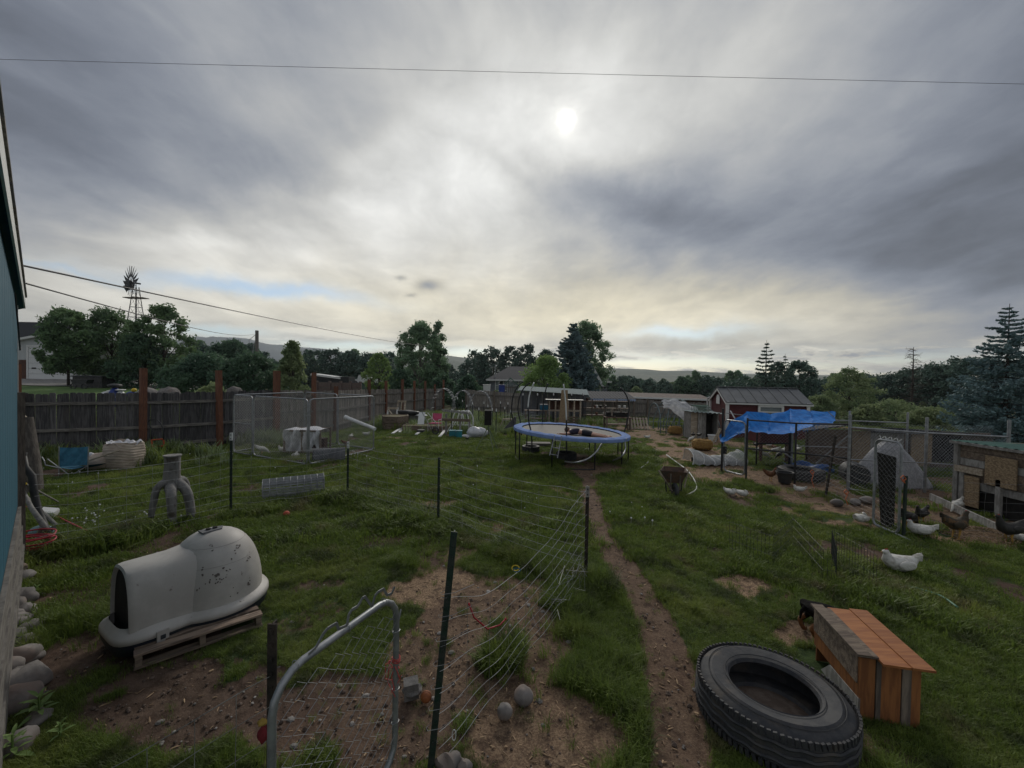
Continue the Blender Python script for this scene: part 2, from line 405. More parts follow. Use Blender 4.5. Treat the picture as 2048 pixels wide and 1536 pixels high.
M['hair'] = mat('hair', (.14, .07, .04), (.08, .045, .03), 14, .6, .3)
M['shirt'] = mat('dark_shirt', (.025, .022, .045), (.018, .016, .03), 8, .85, .2)
M['shorts'] = mat('dark_shorts', (.018, .02, .032), (.012, .013, .02), 8, .85, .2)
M['feath'] = mat('white_feather', (.58, .57, .53), (.36, .34, .30), 16, .9, .7, bscale=26, lo=.45, hi=.7)
M['featb'] = mat('black_feather', (.018, .017, .016), (.03, .028, .024), 14, .6, .4)
M['featbr'] = mat('brown_feather', (.17, .075, .035), (.10, .045, .022), 14, .8, .4)
M['featsp'] = mat('speckled_feather', (.045, .035, .022), (.14, .075, .03), 10, .75, .4, lo=.5, hi=.62)
M['comb'] = mat('comb_red', (.40, .03, .02), (.32, .02, .02), 8, .6)
M['beak'] = mat('beak_yellow', (.42, .25, .06), (.34, .2, .05), 8, .5)
M['furb'] = mat('black_fur', (.005, .0045, .0045), (.009, .008, .007), 20, .9, .5, bscale=60, spec=.1)
M['furt'] = mat('tan_fur', (.20, .085, .03), (.14, .06, .02), 20, .75, .5, bscale=60)
M['bark'] = mat('bark', (.085, .07, .058), (.05, .04, .034), 6, .9, .5, st=(5, 5, 1), var=.2)
M['barkpale'] = mat('bark_pale', (.28, .27, .24), (.16, .15, .13), 6, .9, .4, st=(5, 5, 1))
M['stump'] = mat('stand_weathered', (.22, .21, .20), (.14, .135, .13), 4, .8, .35, c3=(.09, .075, .06), c3s=4, c3lo=.58, c3hi=.68, st=(3, 3, 1))
M['rust'] = mat('rusty_tray', (.075, .055, .045), (.13, .075, .05), 8, .8, .3)
M['pinkc'] = mat('pink_fabric', (.55, .09, .18), (.42, .07, .14), 8, .8)
M['tealbin'] = mat('teal_bin', (.02, .22, .26), (.02, .16, .20), 5, .5)
M['hosegreen'] = mat('hose_green', (.10, .24, .16), (.07, .18, .12), 5, .5)
M['concrete'] = mat('concrete', (.17, .16, .15), (.11, .105, .10), 12, .9, .4)
M['gravel'] = mat('gravel_drive', (.24, .23, .215), (.18, .17, .16), 2, .9)
def leafmat(name, c, c2, tr=.42, var=.12):
    k = (2.7, 2.7, 3.2)  # lifts and blues every leaf colour, painting in a veil of haze
    return mat(name, tuple(x * y for x, y in zip(c, k)), tuple(x * y for x, y in zip(c2, k)), .55, .6, var=var, transl=tr, lo=.35, hi=.65, spec=.25)
M['leafA'] = leafmat('leaf_maple', (.042, .068, .03), (.066, .10, .038))
M['leafB'] = leafmat('leaf_dark', (.028, .05, .028), (.042, .07, .034))
M['leafC'] = leafmat('leaf_cottonwood', (.055, .085, .045), (.085, .125, .06))
M['leafD'] = leafmat('leaf_bright', (.065, .10, .028), (.09, .13, .036))
M['leafE'] = leafmat('needle_blue', (.045, .07, .062), (.065, .095, .08), .15)
M['leafF'] = leafmat('needle_dark', (.028, .048, .032), (.045, .068, .042), .15)
M['leafG'] = leafmat('leaf_shrub', (.06, .085, .035), (.10, .12, .05))
# ------------------------------------------------------------------ ground cover masks
def seg_d(x, y, a, b):
    ax, ay = a; bx, by = b; dx, dy = bx - ax, by - ay
    t = np.clip(((x - ax) * dx + (y - ay) * dy) / (dx * dx + dy * dy + 1e-9), 0, 1)
    return np.hypot(x - ax - t * dx, y - ay - t * dy), t
PATH = [((1150, 912), .5), ((1178, 955), .36), ((1188, 1010), .27), ((1202, 1060), .24), ((1235, 1120), .26), ((1275, 1185), .22), ((1318, 1250), .22), ((1335, 1330), .24), ((1350, 1430), .24), ((1372, 1560), .25)]
PATHW = [((Q(*p).x, Q(*p).y), w_) for p, w_ in PATH]
#  px, py, half-width px, half-height px, strength, chips
PATCH = [(870, 838, 150, 14, 1, .7), (1000, 840, 70, 14, 1, 1), (1150, 838, 140, 8, 1, .3), (1560, 1415, 120, 75, 1, 0), (1900, 1030, 200, 42, 1, .5), (1745, 1000, 150, 26, 1, .5), (1990, 990, 150, 34, 1, .4), (1620, 985, 150, 12, .8, .6), (945, 1075, 55, 12, .7, .5), (1040, 1050, 60, 9, .7, .5), (860, 1010, 70, 9, .9, .8), (1130, 985, 35, 8, .7, .5), (300, 1300, 140, 60, .9, 0), (1165, 935, 70, 11, 1, .6), (840, 1005, 40, 8, .9, .9), (430, 1420, 330, 95, 1.0, 0), (700, 1440, 290, 110, 1.0, .15), (960, 1290, 190, 120, 1.0, .35),
 (860, 1180, 120, 45, .9, .9), (1010, 1190, 130, 45, .8, .5), (1075, 1480, 170, 130, .9, .6), (900, 1100, 60, 18, .7, .6), (600, 1240, 70, 40, .5, .1), (150, 1200, 110, 60, .8, .1), (130, 1330, 110, 90, .9, 0),
 (1530, 1180, 62, 32, 1, 1), (1650, 1290, 75, 38, 1, .6), (1400, 915, 75, 26, 1, 1), (1440, 945, 95, 18, 1, 1), (1430, 890, 120, 14, 1, 1), (1345, 866, 150, 14, 1, .8), (1250, 850, 90, 8, 1, .6),
 (1600, 962, 110, 17, 1, .6), (1640, 1000, 90, 14, .8, .6), (1690, 1035, 90, 25, 1, .8), (1850, 1035, 150, 30, 1, .5), (1960, 1075, 120, 24, 1, 1), (1950, 1000, 120, 20, .9, .3), (1760, 975, 110, 14, .8, .4),
 (880, 848, 120, 9, 1, .8), (1000, 828, 60, 12, 1, 1), (790, 873, 40, 4, .9, .8), (700, 915, 60, 6, .5, .5), (480, 1015, 0.1, 0.1, 0, 0), (770, 1028, 60, 6, .6, .6), (1850, 1170, 14, 14, .4, .6), (1915, 1215, 45, 16, 1, 1), (1100, 860, 120, 12, .5, .5),
 (1330, 925, 25, 5, .8, .8), (1700, 1500, 150, 60, .5, .3), (1480, 1440, 60, 60, .6, .2), (1010, 1060, 40, 12, .6, .5), (930, 1100, 45, 12, .6, .5), (640, 1010, 60, 6, .6, .5)]
ELL = []
for (px, py, hw, hh, s_, ch_) in PATCH:
    c0 = Q(px, py); l_ = Q(px + hw, py); t_ = Q(px, py - hh) if py - hh > 800 else Q(px, 800); b_ = Q(px, py + hh)
    ELL.append((c0.x, (t_.y + b_.y) / 2, (l_ - c0).length, abs(t_.y - b_.y) / 2, s_, ch_, px / 1024 - 1))
def masks(x, y):
    x = np.asarray(x, float); y = np.asarray(y, float)
    wx = x + (fbm(x * 1.7, y * 1.7, 3) - .5) * 1.1 * np.clip(y / 8, .45, 1.6); wy = y + (fbm(x * 1.7 + 40, y * 1.7 + 9, 3) - .5) * 1.1 * np.clip(y / 8, .45, 1.6)
    dirt = np.zeros_like(x); chip = np.zeros_like(x)
    for (cx, cy, rx, ry, s_, ch_, sl) in ELL:
        r_ = np.hypot((wx - cx) / max(rx, .02), (wy - cy) / max(ry, .02))
        v = s_ * (1 - sm(.75, 1.15, r_)); chip = np.where(v > dirt, ch_, chip); dirt = np.maximum(dirt, v)
    for k in range(len(PATHW) - 1):
        d_, t_ = seg_d(x + (wx - x) * .25, y + (wy - y) * .25, PATHW[k][0], PATHW[k + 1][0]); w_ = PATHW[k][1] * (1 - t_) + PATHW[k + 1][1] * t_
        v = 1 - sm(w_ * .65, w_ * 1.15, d_); chip = np.where(v > dirt, .25, chip); dirt = np.maximum(dirt, v)
    # tufts survive inside the bare areas
    n = fbm(x * 2.3 + 7, y * 2.3 + 3, 3)
    keep = np.where(dirt > .95, sm(.60, .68, n) * .9, 0)
    isl = np.clip(1 - np.abs(dirt - 1) * 8, 0, 1)
    nopath = np.minimum.reduce([seg_d(x, y, PATHW[k][0], PATHW[k + 1][0])[0] for k in range(len(PATHW) - 1)]) > .35
    dirt = dirt * (1 - keep * nopath)
    dirt = np.maximum(dirt, .75 * sm(.66, .74, fbm(x * .8 + 3, y * .8 + 70, 3)))
    return dirt, chip

# ------------------------------------------------------------------ ground sheet (one disc to the horizon)
def build_ground():
    th = np.concatenate([np.linspace(R(-62), R(62), 620, endpoint=False), np.linspace(R(62), R(298), 70, endpoint=False)])
    rr = np.concatenate([[.02, .3, .6], np.geomspace(.9, 6000, 330)])
    Tt, Rr = np.meshgrid(th, rr); X = Rr * np.sin(Tt); Y = Rr * np.cos(Tt); Z = terrain(X, Y)
    dirt, chip = masks(X, Y)
    close = Rr < 30
    Z = np.where(close, Z - .02 * dirt + (fbm(X * 9, Y * 9, 3) - .5) * .03 * dirt, Z)
    V = np.stack([X, Y, Z], -1).reshape(-1, 3); nt, nr = len(th), len(rr)
    i = np.arange(nt); j = np.arange(nr - 1); I, J = np.meshgrid(i, j); I2 = (I + 1) % nt
    F = np.stack([J * nt + I, (J + 1) * nt + I, (J + 1) * nt + I2, J * nt + I2], -1).reshape(-1, 4)
    me = bpy.data.meshes.new('ground'); me.vertices.add(len(V)); me.vertices.foreach_set('co', V.ravel())
    me.loops.add(F.size); me.loops.foreach_set('vertex_index', F.ravel().astype(np.int32))
    me.polygons.add(len(F)); me.polygons.foreach_set('loop_start', np.arange(0, F.size, 4, dtype=np.int32)); me.polygons.foreach_set('loop_total', np.full(len(F), 4, np.int32))
    for nm, a in (('dirt', dirt), ('chip', chip)):
        at = me.attributes.new(nm, 'FLOAT', 'POINT'); at.data.foreach_set('value', a.ravel().astype(np.float32))
    me.update(calc_edges=True); me.polygons.foreach_set('use_smooth', [True] * len(F))
    mt = bpy.data.materials.new('ground_cover'); mt.use_nodes = True; t = NT(mt.node_tree); bs = t.n['Principled BSDF']
    tcn = t.new('ShaderNodeTexCoord'); P = tcn.outputs['Object']
    da = t.new('ShaderNodeAttribute', attribute_name='dirt').outputs['Fac']; ca = t.new('ShaderNodeAttribute', attribute_name='chip').outputs['Fac']
    n1_ = t.noise(P, 9, 8, .65); n2_ = t.noise(P, .9, 6, .6); n3_ = t.noise(P, 60, 5, .7)
    grass = t.mix(t.maprange(n1_, .35, .65), (.022, .040, .012, 1), (.045, .072, .02, 1))
    grass = t.mix(t.maprange(n2_, .4, .65), grass, (.060, .085, .03, 1))
    soil = t.mix(t.maprange(n1_, .35, .65), (.066, .043, .031, 1), (.125, .085, .063, 1))
    soil = t.mix(t.maprange(n2_, .45, .7), soil, (.10, .062, .046, 1))
    soil = t.mix(t.math('MULTIPLY', t.maprange(n3_, .58, .70), .5), soil, (.24, .20, .165, 1))
    chips = t.mix(t.maprange(n3_, .42, .58), (.17, .11, .07, 1), (.36, .25, .155, 1))
    soil = t.mix(t.math('MULTIPLY', ca, t.maprange(n1_, .3, .55)), soil, chips)
    edge = t.math('ADD', da, t.math('MULTIPLY', t.math('SUBTRACT', n1_, .5), .8))
    c_ = t.mix(t.maprange(edge, .35, .62), grass, soil)
    px_ = t.sep(P)
    field = t.mix(t.maprange(t.noise(P, .05, 5, .6), .4, .6), (.07, .085, .04, 1), (.11, .10, .055, 1))
    c_ = t.mix(t.maprange(px_[1], 26, 40), c_, field)
    t.put(bs.inputs['Base Color'], c_); bs.inputs['Roughness'].default_value = .95; bs.inputs['Specular IOR Level'].default_value = .15
    b = t.new('ShaderNodeBump'); b.inputs['Strength'].default_value = .8; b.inputs['Distance'].default_value = .025
    t.put(b.inputs['Height'], t.math('ADD', n1_, t.math('MULTIPLY', n3_, .35))); t.l.new(b.outputs[0], bs.inputs['Normal'])
    me.materials.append(mt)
    o = bpy.data.objects.new('ground', me); col.objects.link(o); o['kind'] = 'structure'
build_ground()

# ------------------------------------------------------------------ hills on the horizon
def ridge(name, prof, d0, d1, c1, c2, rows=26, seed=0, speck=None):
    xs = np.array([p[0] for p in prof], float); ys = np.array([p[1] for p in prof], float)
    pxs = np.linspace(xs[0], xs[-1], 420); tops = np.interp(pxs, xs, ys)
    vs = []; nU = len(pxs)
    for j in range(rows):
        f = j / (rows - 1); dep = d0 + (d1 - d0) * min(f / .8, 1.25)
        for i, px in enumerate(pxs):
            h = ray(px, tops[i]); ztop = CH + h.z / h.y * d1
            s = math.sin(min(f / .8, 1) * math.pi / 2) if f <= .8 else 1 - (f - .8) * 3
            X = h.x / h.y * dep
            nz = (float(fbm(np.array(X * .004 + seed), np.array(dep * .004), 4)) - .5)
            zz = -40 + (ztop + 40) * s * (1 - .25 * (1 - s)) + nz * ztop * .55 * math.sin(f / .8 * math.pi) if f < .8 else -40 + (ztop + 40) * s
            vs.append((X, dep, zz))
    fs = [(j * nU + i, j * nU + i + 1, (j + 1) * nU + i + 1, (j + 1) * nU + i) for j in range(rows - 1) for i in range(nU - 1)]
    me = bpy.data.meshes.new(name); me.from_pydata(vs, [], fs); me.polygons.foreach_set('use_smooth', [True] * len(fs))
    mt = bpy.data.materials.new(name + '_cover'); mt.use_nodes = True; t = NT(mt.node_tree); bs = t.n['Principled BSDF']
    P = t.new('ShaderNodeTexCoord').outputs['Object']
    a = t.noise(P, .006, 8, .6); b = t.noise(P, .03, 6, .65)
    cc_ = t.mix(t.maprange(a, .4, .6), c1 + (1,), c2 + (1,))
    cc_ = t.mix(t.math('MULTIPLY', t.maprange(b, .55, .63), .7), cc_, (.03, .045, .03, 1))
    t.put(bs.inputs['Base Color'], cc_); bs.inputs['Roughness'].default_value = .95; bs.inputs['Specular IOR Level'].default_value = .1
    me.materials.append(mt); o = bpy.data.objects.new(name, me); col.objects.link(o); o['kind'] = 'structure'; return o
ridge('mountains', [(-900, 716), (-300, 700), (100, 690), (330, 686), (392, 674), (420, 676), (455, 680), (500, 682), (535, 690), (570, 692), (620, 696), (668, 702), (700, 708), (745, 716), (790, 724), (840, 732), (1000, 748)],
      2400, 3600, (.05, .065, .05), (.075, .085, .06), seed=3)
ridge('hills', [(700, 752), (800, 728), (860, 716), (900, 716), (960, 722), (1040, 730), (1120, 733), (1205, 737), (1250, 739), (1290, 740), (1330, 743), (1380, 742), (1430, 745), (1500, 748), (1560, 749), (1620, 750), (1700, 752), (1800, 753), (1900, 755), (2100, 760), (2700, 775), (3200, 780)],
      700, 1900, (.095, .115, .075), (.14, .15, .10), seed=9)

# ------------------------------------------------------------------ foliage
def raw_mesh(name, V, k, mts, midx=None):
    """V: (n,k,3) separate k-gons"""
    n = len(V); me = bpy.data.meshes.new(name); me.vertices.add(n * k); me.vertices.foreach_set('co', V.astype(np.float32).ravel())
    me.loops.add(n * k); me.loops.foreach_set('vertex_index', np.arange(n * k, dtype=np.int32))
    me.polygons.add(n); me.polygons.foreach_set('loop_start', np.arange(0, n * k, k, dtype=np.int32)); me.polygons.foreach_set('loop_total', np.full(n, k, np.int32))
    for m_ in mts: me.materials.append(m_)
    if midx is not None: me.polygons.foreach_set('material_index', midx.astype(np.int32))
    me.update(calc_edges=True); return me
def leaves(P, size, rs, flat=.0):
    n = len(P); a = rs.normal(size=(n, 3)); a[:, 2] *= (1 - flat); a /= np.linalg.norm(a, axis=1)[:, None] + 1e-9
    b = np.cross(a, rs.normal(size=(n, 3))); b /= np.linalg.norm(b, axis=1)[:, None] + 1e-9
    s = (size * rs.uniform(.6, 1.4, n))[:, None]
    return np.stack([P - a * s, P + b * s * .45, P + a * s, P - b * s * .45], 1)
def crown_points(kind, rad, h, n, rs, base=.18):
    """leaf positions round limbs; kind: round, airy, column, bush"""
    nc = {'round': 150, 'airy': 130, 'column': 90, 'bush': 150}[kind]
    C = []; 
    while len(C) < nc:
        z = rs.uniform(0, 1); a = rs.uniform(0, 6.283)
        prof = {'round': math.sin(min(max((z + .12) / 1.14, 0), 1) * math.pi) ** .55, 'airy': math.sin(min((z + .2) / 1.22, 1) * math.pi) ** .7, 'column': (1 - z) ** .6 * min(1, z * 5 + .4), 'bush': math.sqrt(max(1 - z * z, 0))}[kind]
        r = prof * rs.uniform(.2, 1) ** .42 * .88 * (1 + .18 * math.sin(3 * a + z * 4))
        C.append((r * math.cos(a) * rad, r * math.sin(a) * rad, h * (base + (1 - base) * z) if kind != 'bush' else h * z * .95))
    C = np.array(C); cs = rad * {'round': .2, 'airy': .17, 'column': .26, 'bush': .2}[kind] * rs.uniform(.45, 1.35, nc)
    idx = rs.randint(0, nc, n); d = rs.normal(size=(n, 3)); d /= np.linalg.norm(d, axis=1)[:, None]
    P = C[idx] + d * (cs[idx] * rs.uniform(.1, 1.0, n) ** .7)[:, None] * np.array([1, 1, .8]) + rs.normal(size=(n, 3)) * rad * .035
    P[:, 2] = np.maximum(P[:, 2], .05)
    return P, C
def decid_meshes(kind, rad, h, nleaf, lsize, seed, base=.18, trunk=True):
    rs = np.random.RandomState(seed); P, C = crown_points(kind, rad, h, nleaf, rs, base)
    # dark gaps: thin out one side sector
    V = leaves(P, lsize, rs)
    mb = MB(); tr = max(.05, h * .018)
    mb.tube([(0, 0, -.2), (0, 0, h * .2), (rad * .05, 0, h * .5), (0, rad * .04, h * .9)], [tr, tr * .8, tr * .5, tr * .1], 7)
    for k in range(min(len(C), 22)):
        c = Vector(C[k]); z0 = h * (base * .8) + (c.z - h * base) * .45; z0 = max(z0, h * .1)
        mb.tube([(0, 0, z0), (c.x * .5, c.y * .5, z0 + (c.z - z0) * .65), tuple(c)], [tr * .4, tr * .25, tr * .06], 4, caps=False)
    return V, mb
def conif_meshes(rad, h, nw, seed, lsize=.09, dens=26, droop=.18, top=.03):
    rs = np.random.RandomState(seed); mb = MB(); tr = h * .016
    mb.tube([(0, 0, -.2), (0, 0, h * .5), (0, 0, h)], [tr, tr * .6, tr * .1], 7); PP = []
    for k in range(nw):
        f = k / nw; z = h * (.06 + .93 * f ** .92); rl = rad * (1 - f) ** .85 * 1.0 + rad * top
        for b in range(max(5, int(9 * (1 - f) + 4))):
            a = rs.uniform(0, 6.283); L = rl * rs.uniform(.62, 1.08); e_ = Vector((math.cos(a), math.sin(a), 0))
            sag = droop * L * (1 - f * 1.3); zt = z + L * .10
            end = e_ * L + Vector((0, 0, z - sag + L * .12)); mb.tube([(0, 0, z), tuple(e_ * L * .6 + Vector((0, 0, z - sag * .9))), tuple(end)], [tr * .22, tr * .14, tr * .03], 3, caps=False)
            nn = int(dens * L / lsize * .14) + 6
            t = rs.uniform(.12, 1, nn) ** .8; side = rs.normal(size=nn) * (.16 * L * (1.1 - t)) 
            px_, py_ = math.cos(a), math.sin(a)
            zz = z - sag * np.sin(t * 2.2) * .95 + L * .12 * t ** 3 + rs.normal(size=nn) * .03 * L - np.abs(side) * .25
            PP.append(np.stack([px_ * t * L - py_ * side, py_ * t * L + px_ * side, zz], 1))
    P = np.concatenate(PP); V = leaves(P, lsize, rs, .5)
    return V, mb
def tree(name, label, V, mb, loc, lm, bm='bark', group=None, rz=0, cat='tree', sc_=1.0):
    t = thing(name, label, cat, loc, rz, group); t.scale = (sc_, sc_, sc_)
    me = raw_mesh('crown', V, 4, [M[lm]]); put(me, 'crown', t); mb.build('trunk', M[bm], t, smooth=True); return t
def dtree(name, label, px, top, wpx, dep, kind, lm, seed, nleaf=9000, ls=.13, base=.18, bm='bark', group='trees beyond the yard', cat='tree'):
    g_ = GD(px, dep); top_z = D(px, top, dep).z; h = top_z - g_.z; rad = wpx / 2 / FOC * dep * 1.13
    V, mb = decid_meshes(kind, rad, h * .97, nleaf, ls, seed, base); return tree(name, label, V, mb, g_, lm, bm, group, cat=cat)
dtree('maple_tree', 'full round maple standing in front of the white garage door', 137, 618, 98, 40, 'round', 'leafA', 1, 15000, .15, .2)
dtree('maple_tree', 'tall maple left of the windmill tower with several upright tips', 222, 618, 104, 43, 'round', 'leafA', 2, 14000, .15, .12)
dtree('maple_tree', 'broad maple right of the windmill with an airy pointed top', 326, 612, 118, 41, 'airy', 'leafA', 3, 13000, .15, .08)
dtree('maple_tree', 'low leafy maple filling the gap under the windmill tower', 278, 662, 90, 39, 'bush', 'leafB', 31, 9000, .14, 0)
dtree('bush', 'dark spreading bush above the stained fence right of the maples', 410, 708, 130, 33, 'bush', 'leafB', 4, 12000, .12, 0, group='bushes beyond the yard', cat='bush')
dtree('bush', 'dark purple-green bush between the utility pole and the fence', 505, 708, 128, 31, 'bush', 'leafB', 5, 12000, .12, 0, group='bushes beyond the yard', cat='bush')
dtree('bush', 'low yellow-green bush peeping over the stained fence by the boulders', 425, 766, 60, 24, 'bush', 'leafG', 51, 3000, .08, 0, group='bushes beyond the yard', cat='bush')
dtree('birch_tree', 'slim young tree with a pointed crown behind the fence corner', 584, 682, 66, 30, 'column', 'leafG', 6, 8000, .11, .1)
dtree('tree', 'rounded tree top behind the dark bushes left of the utility pole', 462, 680, 70, 60, 'round', 'leafB', 7, 6000, .2)
for k, (px, top, wp) in enumerate([(628, 700, 70), (665, 698, 60), (700, 704, 60), (735, 706, 55), (775, 704, 60)]):
    dtree('dark_tree', ['dark tree with its crown right of the slim young tree', 'dark tree behind the long white roof beyond the fence', 'dark tree above the slatted concrete fence', 'dark tree left of the bright green shrub beyond the fence', 'dark tree right behind the tall cottonwood edge'][k], px, top, wp, 88, 'round', 'leafF', 60 + k, 4500, .26, .1, group='dark trees at the left of the cottonwood')
dtree('shrub', 'bright green shrub left of the tall cottonwood', 757, 706, 62, 52, 'airy', 'leafD', 8, 5000, .14, .05, group='bushes beyond the yard', cat='bush')
dtree('cottonwood_tree', 'tall open cottonwood with a pale trunk behind the far end of the fence', 838, 641, 98, 46, 'airy', 'leafC', 9, 20000, .14, .12, 'barkpale')
dtree('poplar_tree', 'slender poplar growing against the right side of the tall cottonwood', 876, 638, 46, 47, 'column', 'leafC', 10, 8000, .13, .1, 'barkpale')
for k, (px, top, wp, d_) in enumerate([(935, 748, 60, 38), (885, 745, 56, 40), (800, 735, 50, 42)]):
    dtree('bush', ['dark bush behind the far corner of the yard fence', 'dark bush at the foot of the slender poplar', 'green bush at the foot of the tall cottonwood'][k], px, top, wp, d_, 'bush', 'leafB', 70 + k, 4500, .13, 0, group='bushes beyond the yard', cat='bush')
V, mb = conif_meshes(1.2, 5.2, 20, 5, .12); tree('young_spruce', 'small pointed spruce between the poplar and the grey house', V, mb, GD(903, 62), 'leafF', group='trees beyond the yard')
for k, (px, top, wp) in enumerate([(950, 702, 62), (985, 694, 58), (1020, 692, 52), (1052, 689, 60), (1090, 700, 60)]):
    dtree('cottonwood_tree', ['first cottonwood from the left behind the grey house', 'second cottonwood from the left behind the grey house', 'middle cottonwood of the row behind the grey house', 'tallest cottonwood right behind the dark house roof', 'cottonwood partly hidden by the round green tree'][k], px, top, wp, 84, 'round', 'leafF', 80 + k, 5500, .24, .08, group='cottonwoods behind the grey house')
dtree('willow_tree', 'round bright green tree in front of the grey house', 1088, 709, 104, 40, 'bush', 'leafD', 12, 15000, .12, 0)
dtree('cottonwood_tree', 'big rounded cottonwood behind the right side of the tall blue spruce', 1172, 644, 88, 53, 'round', 'leafC', 13, 18000, .16, .1)
g_ = GD(1143, 45); h_ = D(1143, 644, 45).z - g_.z
V, mb = conif_meshes(3.3, h_, 40, 14, .15, 60, .2, .09); tree('blue_spruce', 'tall dense blue spruce beside the white house gable', V, mb, g_, 'leafE', group='trees beyond the yard')
g_ = GD(1530, 44); h_ = D(1530, 680, 44).z - g_.z
V, mb = conif_meshes(2.1, h_, 17, 15, .13, 30, .12, .03); tree('spruce_tree', 'dark spruce with wide open branches behind the red shed', V, mb, g_, 'leafF', group='trees beyond the yard')
g_ = GD(1568, 50); h_ = D(1568, 707, 50).z - g_.z
V, mb = conif_meshes(1.4, h_, 16, 16, .13, 34, .1, .04); tree('spruce_tree', 'smaller spruce with a bent tip behind the red shed roof', V, mb, g_, 'leafF', group='trees beyond the yard')
dtree('tree', 'round-headed tree right of the two spruces behind the red shed', 1597, 722, 62, 52, 'round', 'leafF', 17, 6000, .16, .1)
dtree('tree', 'small round tree left of the smaller spruce behind the red shed', 1552, 722, 40, 54, 'round', 'leafF', 171, 3000, .16, .1)
for k, (px, top, wp, d_) in enumerate([(1470, 762, 90, 56), (1540, 768, 90, 54), (1620, 756, 100, 56), (1665, 764, 70, 50)]):
    dtree('dark_tree', ['low dark tree behind the left end of the red shed', 'low dark tree right behind the red shed ridge', 'low dark tree behind the right end of the red shed', 'low dark tree left of the pale bush in the field'][k], px, top, wp, d_, 'bush', 'leafF', 90 + k, 6000, .17, 0, group='low dark trees behind the red shed')
dtree('bush', 'pale feathery bush standing in the field right of the red shed', 1697, 738, 100, 37, 'airy', 'leafG', 18, 9000, .10, 0, group='bushes beyond the yard', cat='bush')
dtree('bush', 'low yellow-green bush at the right corner of the red shed', 1640, 790, 70, 30, 'bush', 'leafG', 181, 4000, .09, 0, group='bushes beyond the yard', cat='bush')
for k, (px, top, wp, d_) in enumerate([(1768, 752, 100, 70), (1830, 738, 90, 66), (1872, 728, 84, 62), (1920, 716, 90, 60), (1965, 716, 90, 60), (2030, 722, 90, 62), (2100, 715, 110, 60)]):
    dtree('dark_tree', ['dark tree at the left end of the wood on the right', 'dark tree behind the bare dead spruce', 'dark tree just right of the dead spruce top', 'tall dark tree midway to the big blue spruce', 'tall dark tree left behind the big blue spruce', 'dark tree directly behind the big blue spruce', 'dark tree beyond the right side of the big blue spruce'][k], px, top, wp, d_, 'round', 'leafF', 100 + k, 8000, .2, .03, group='dark trees of the wood on the right')
for k, (px, top, wp, d_) in enumerate([(1790, 800, 90, 32), (1860, 815, 80, 26), (1735, 808, 60, 27), (1905, 800, 60, 30)]):
    dtree('bush', ['brownish bush at the foot of the dead spruce', 'green bush behind the tall kennel posts', 'dry bush left of the dead spruce in the field', 'green bush beside the big blue spruce'][k], px, top, wp, d_, 'bush', 'leafG', 120 + k, 4500, .08, 0, group='bushes beyond the yard', cat='bush')
g_ = GD(2012, 19.5); h_ = D(2012, 607, 19.5).z - g_.z
V, mb = conif_meshes(2.55, h_, 30, 19, .075, 40, .16, .03); tree('blue_spruce', 'big blue spruce with spreading lower branches at the right edge', V, mb, g_, 'leafE', group='trees beyond the yard')
# dead spruce: trunk and bare branches
g_ = GD(1823, 33); h_ = D(1823, 694, 33).z - g_.z
td = thing('dead_spruce', 'bare dead spruce with thin broken branches in the field', 'tree', g_, 0, 'trees beyond the yard')
mb = MB(); mb.tube([(0, 0, -.1), (.05, 0, h_ * .5), (.02, 0, h_)], [.11, .07, .015], 6); mb.build('trunk', M['bark'], td)
mb = MB(); rs = np.random.RandomState(4)
for k in range(120):
    z_ = h_ * rs.uniform(.15, .98); a = rs.uniform(0, 6.28); L = (1.25 - z_ / h_) * rs.uniform(.5, 1.7); e_ = Vector((math.cos(a), math.sin(a), 0))
    p1 = e_ * L * .5 + Vector((0, 0, z_ + L * .1)); p2 = e_ * L + Vector((rs.uniform(-.2, .2), rs.uniform(-.2, .2), z_ + L * rs.uniform(-.25, .35)))
    mb.tube([(0, 0, z_), p1, p2], [.022, .014, .004], 3, caps=False)
    for q_ in range(3):
        s = p1.lerp(p2, rs.uniform(0, 1)); mb.tube([s, s + Vector((rs.uniform(-.3, .3), rs.uniform(-.3, .3), rs.uniform(-.2, .2)))], [.008, .003], 3, caps=False)
mb.build('branches', M['bark'], td)

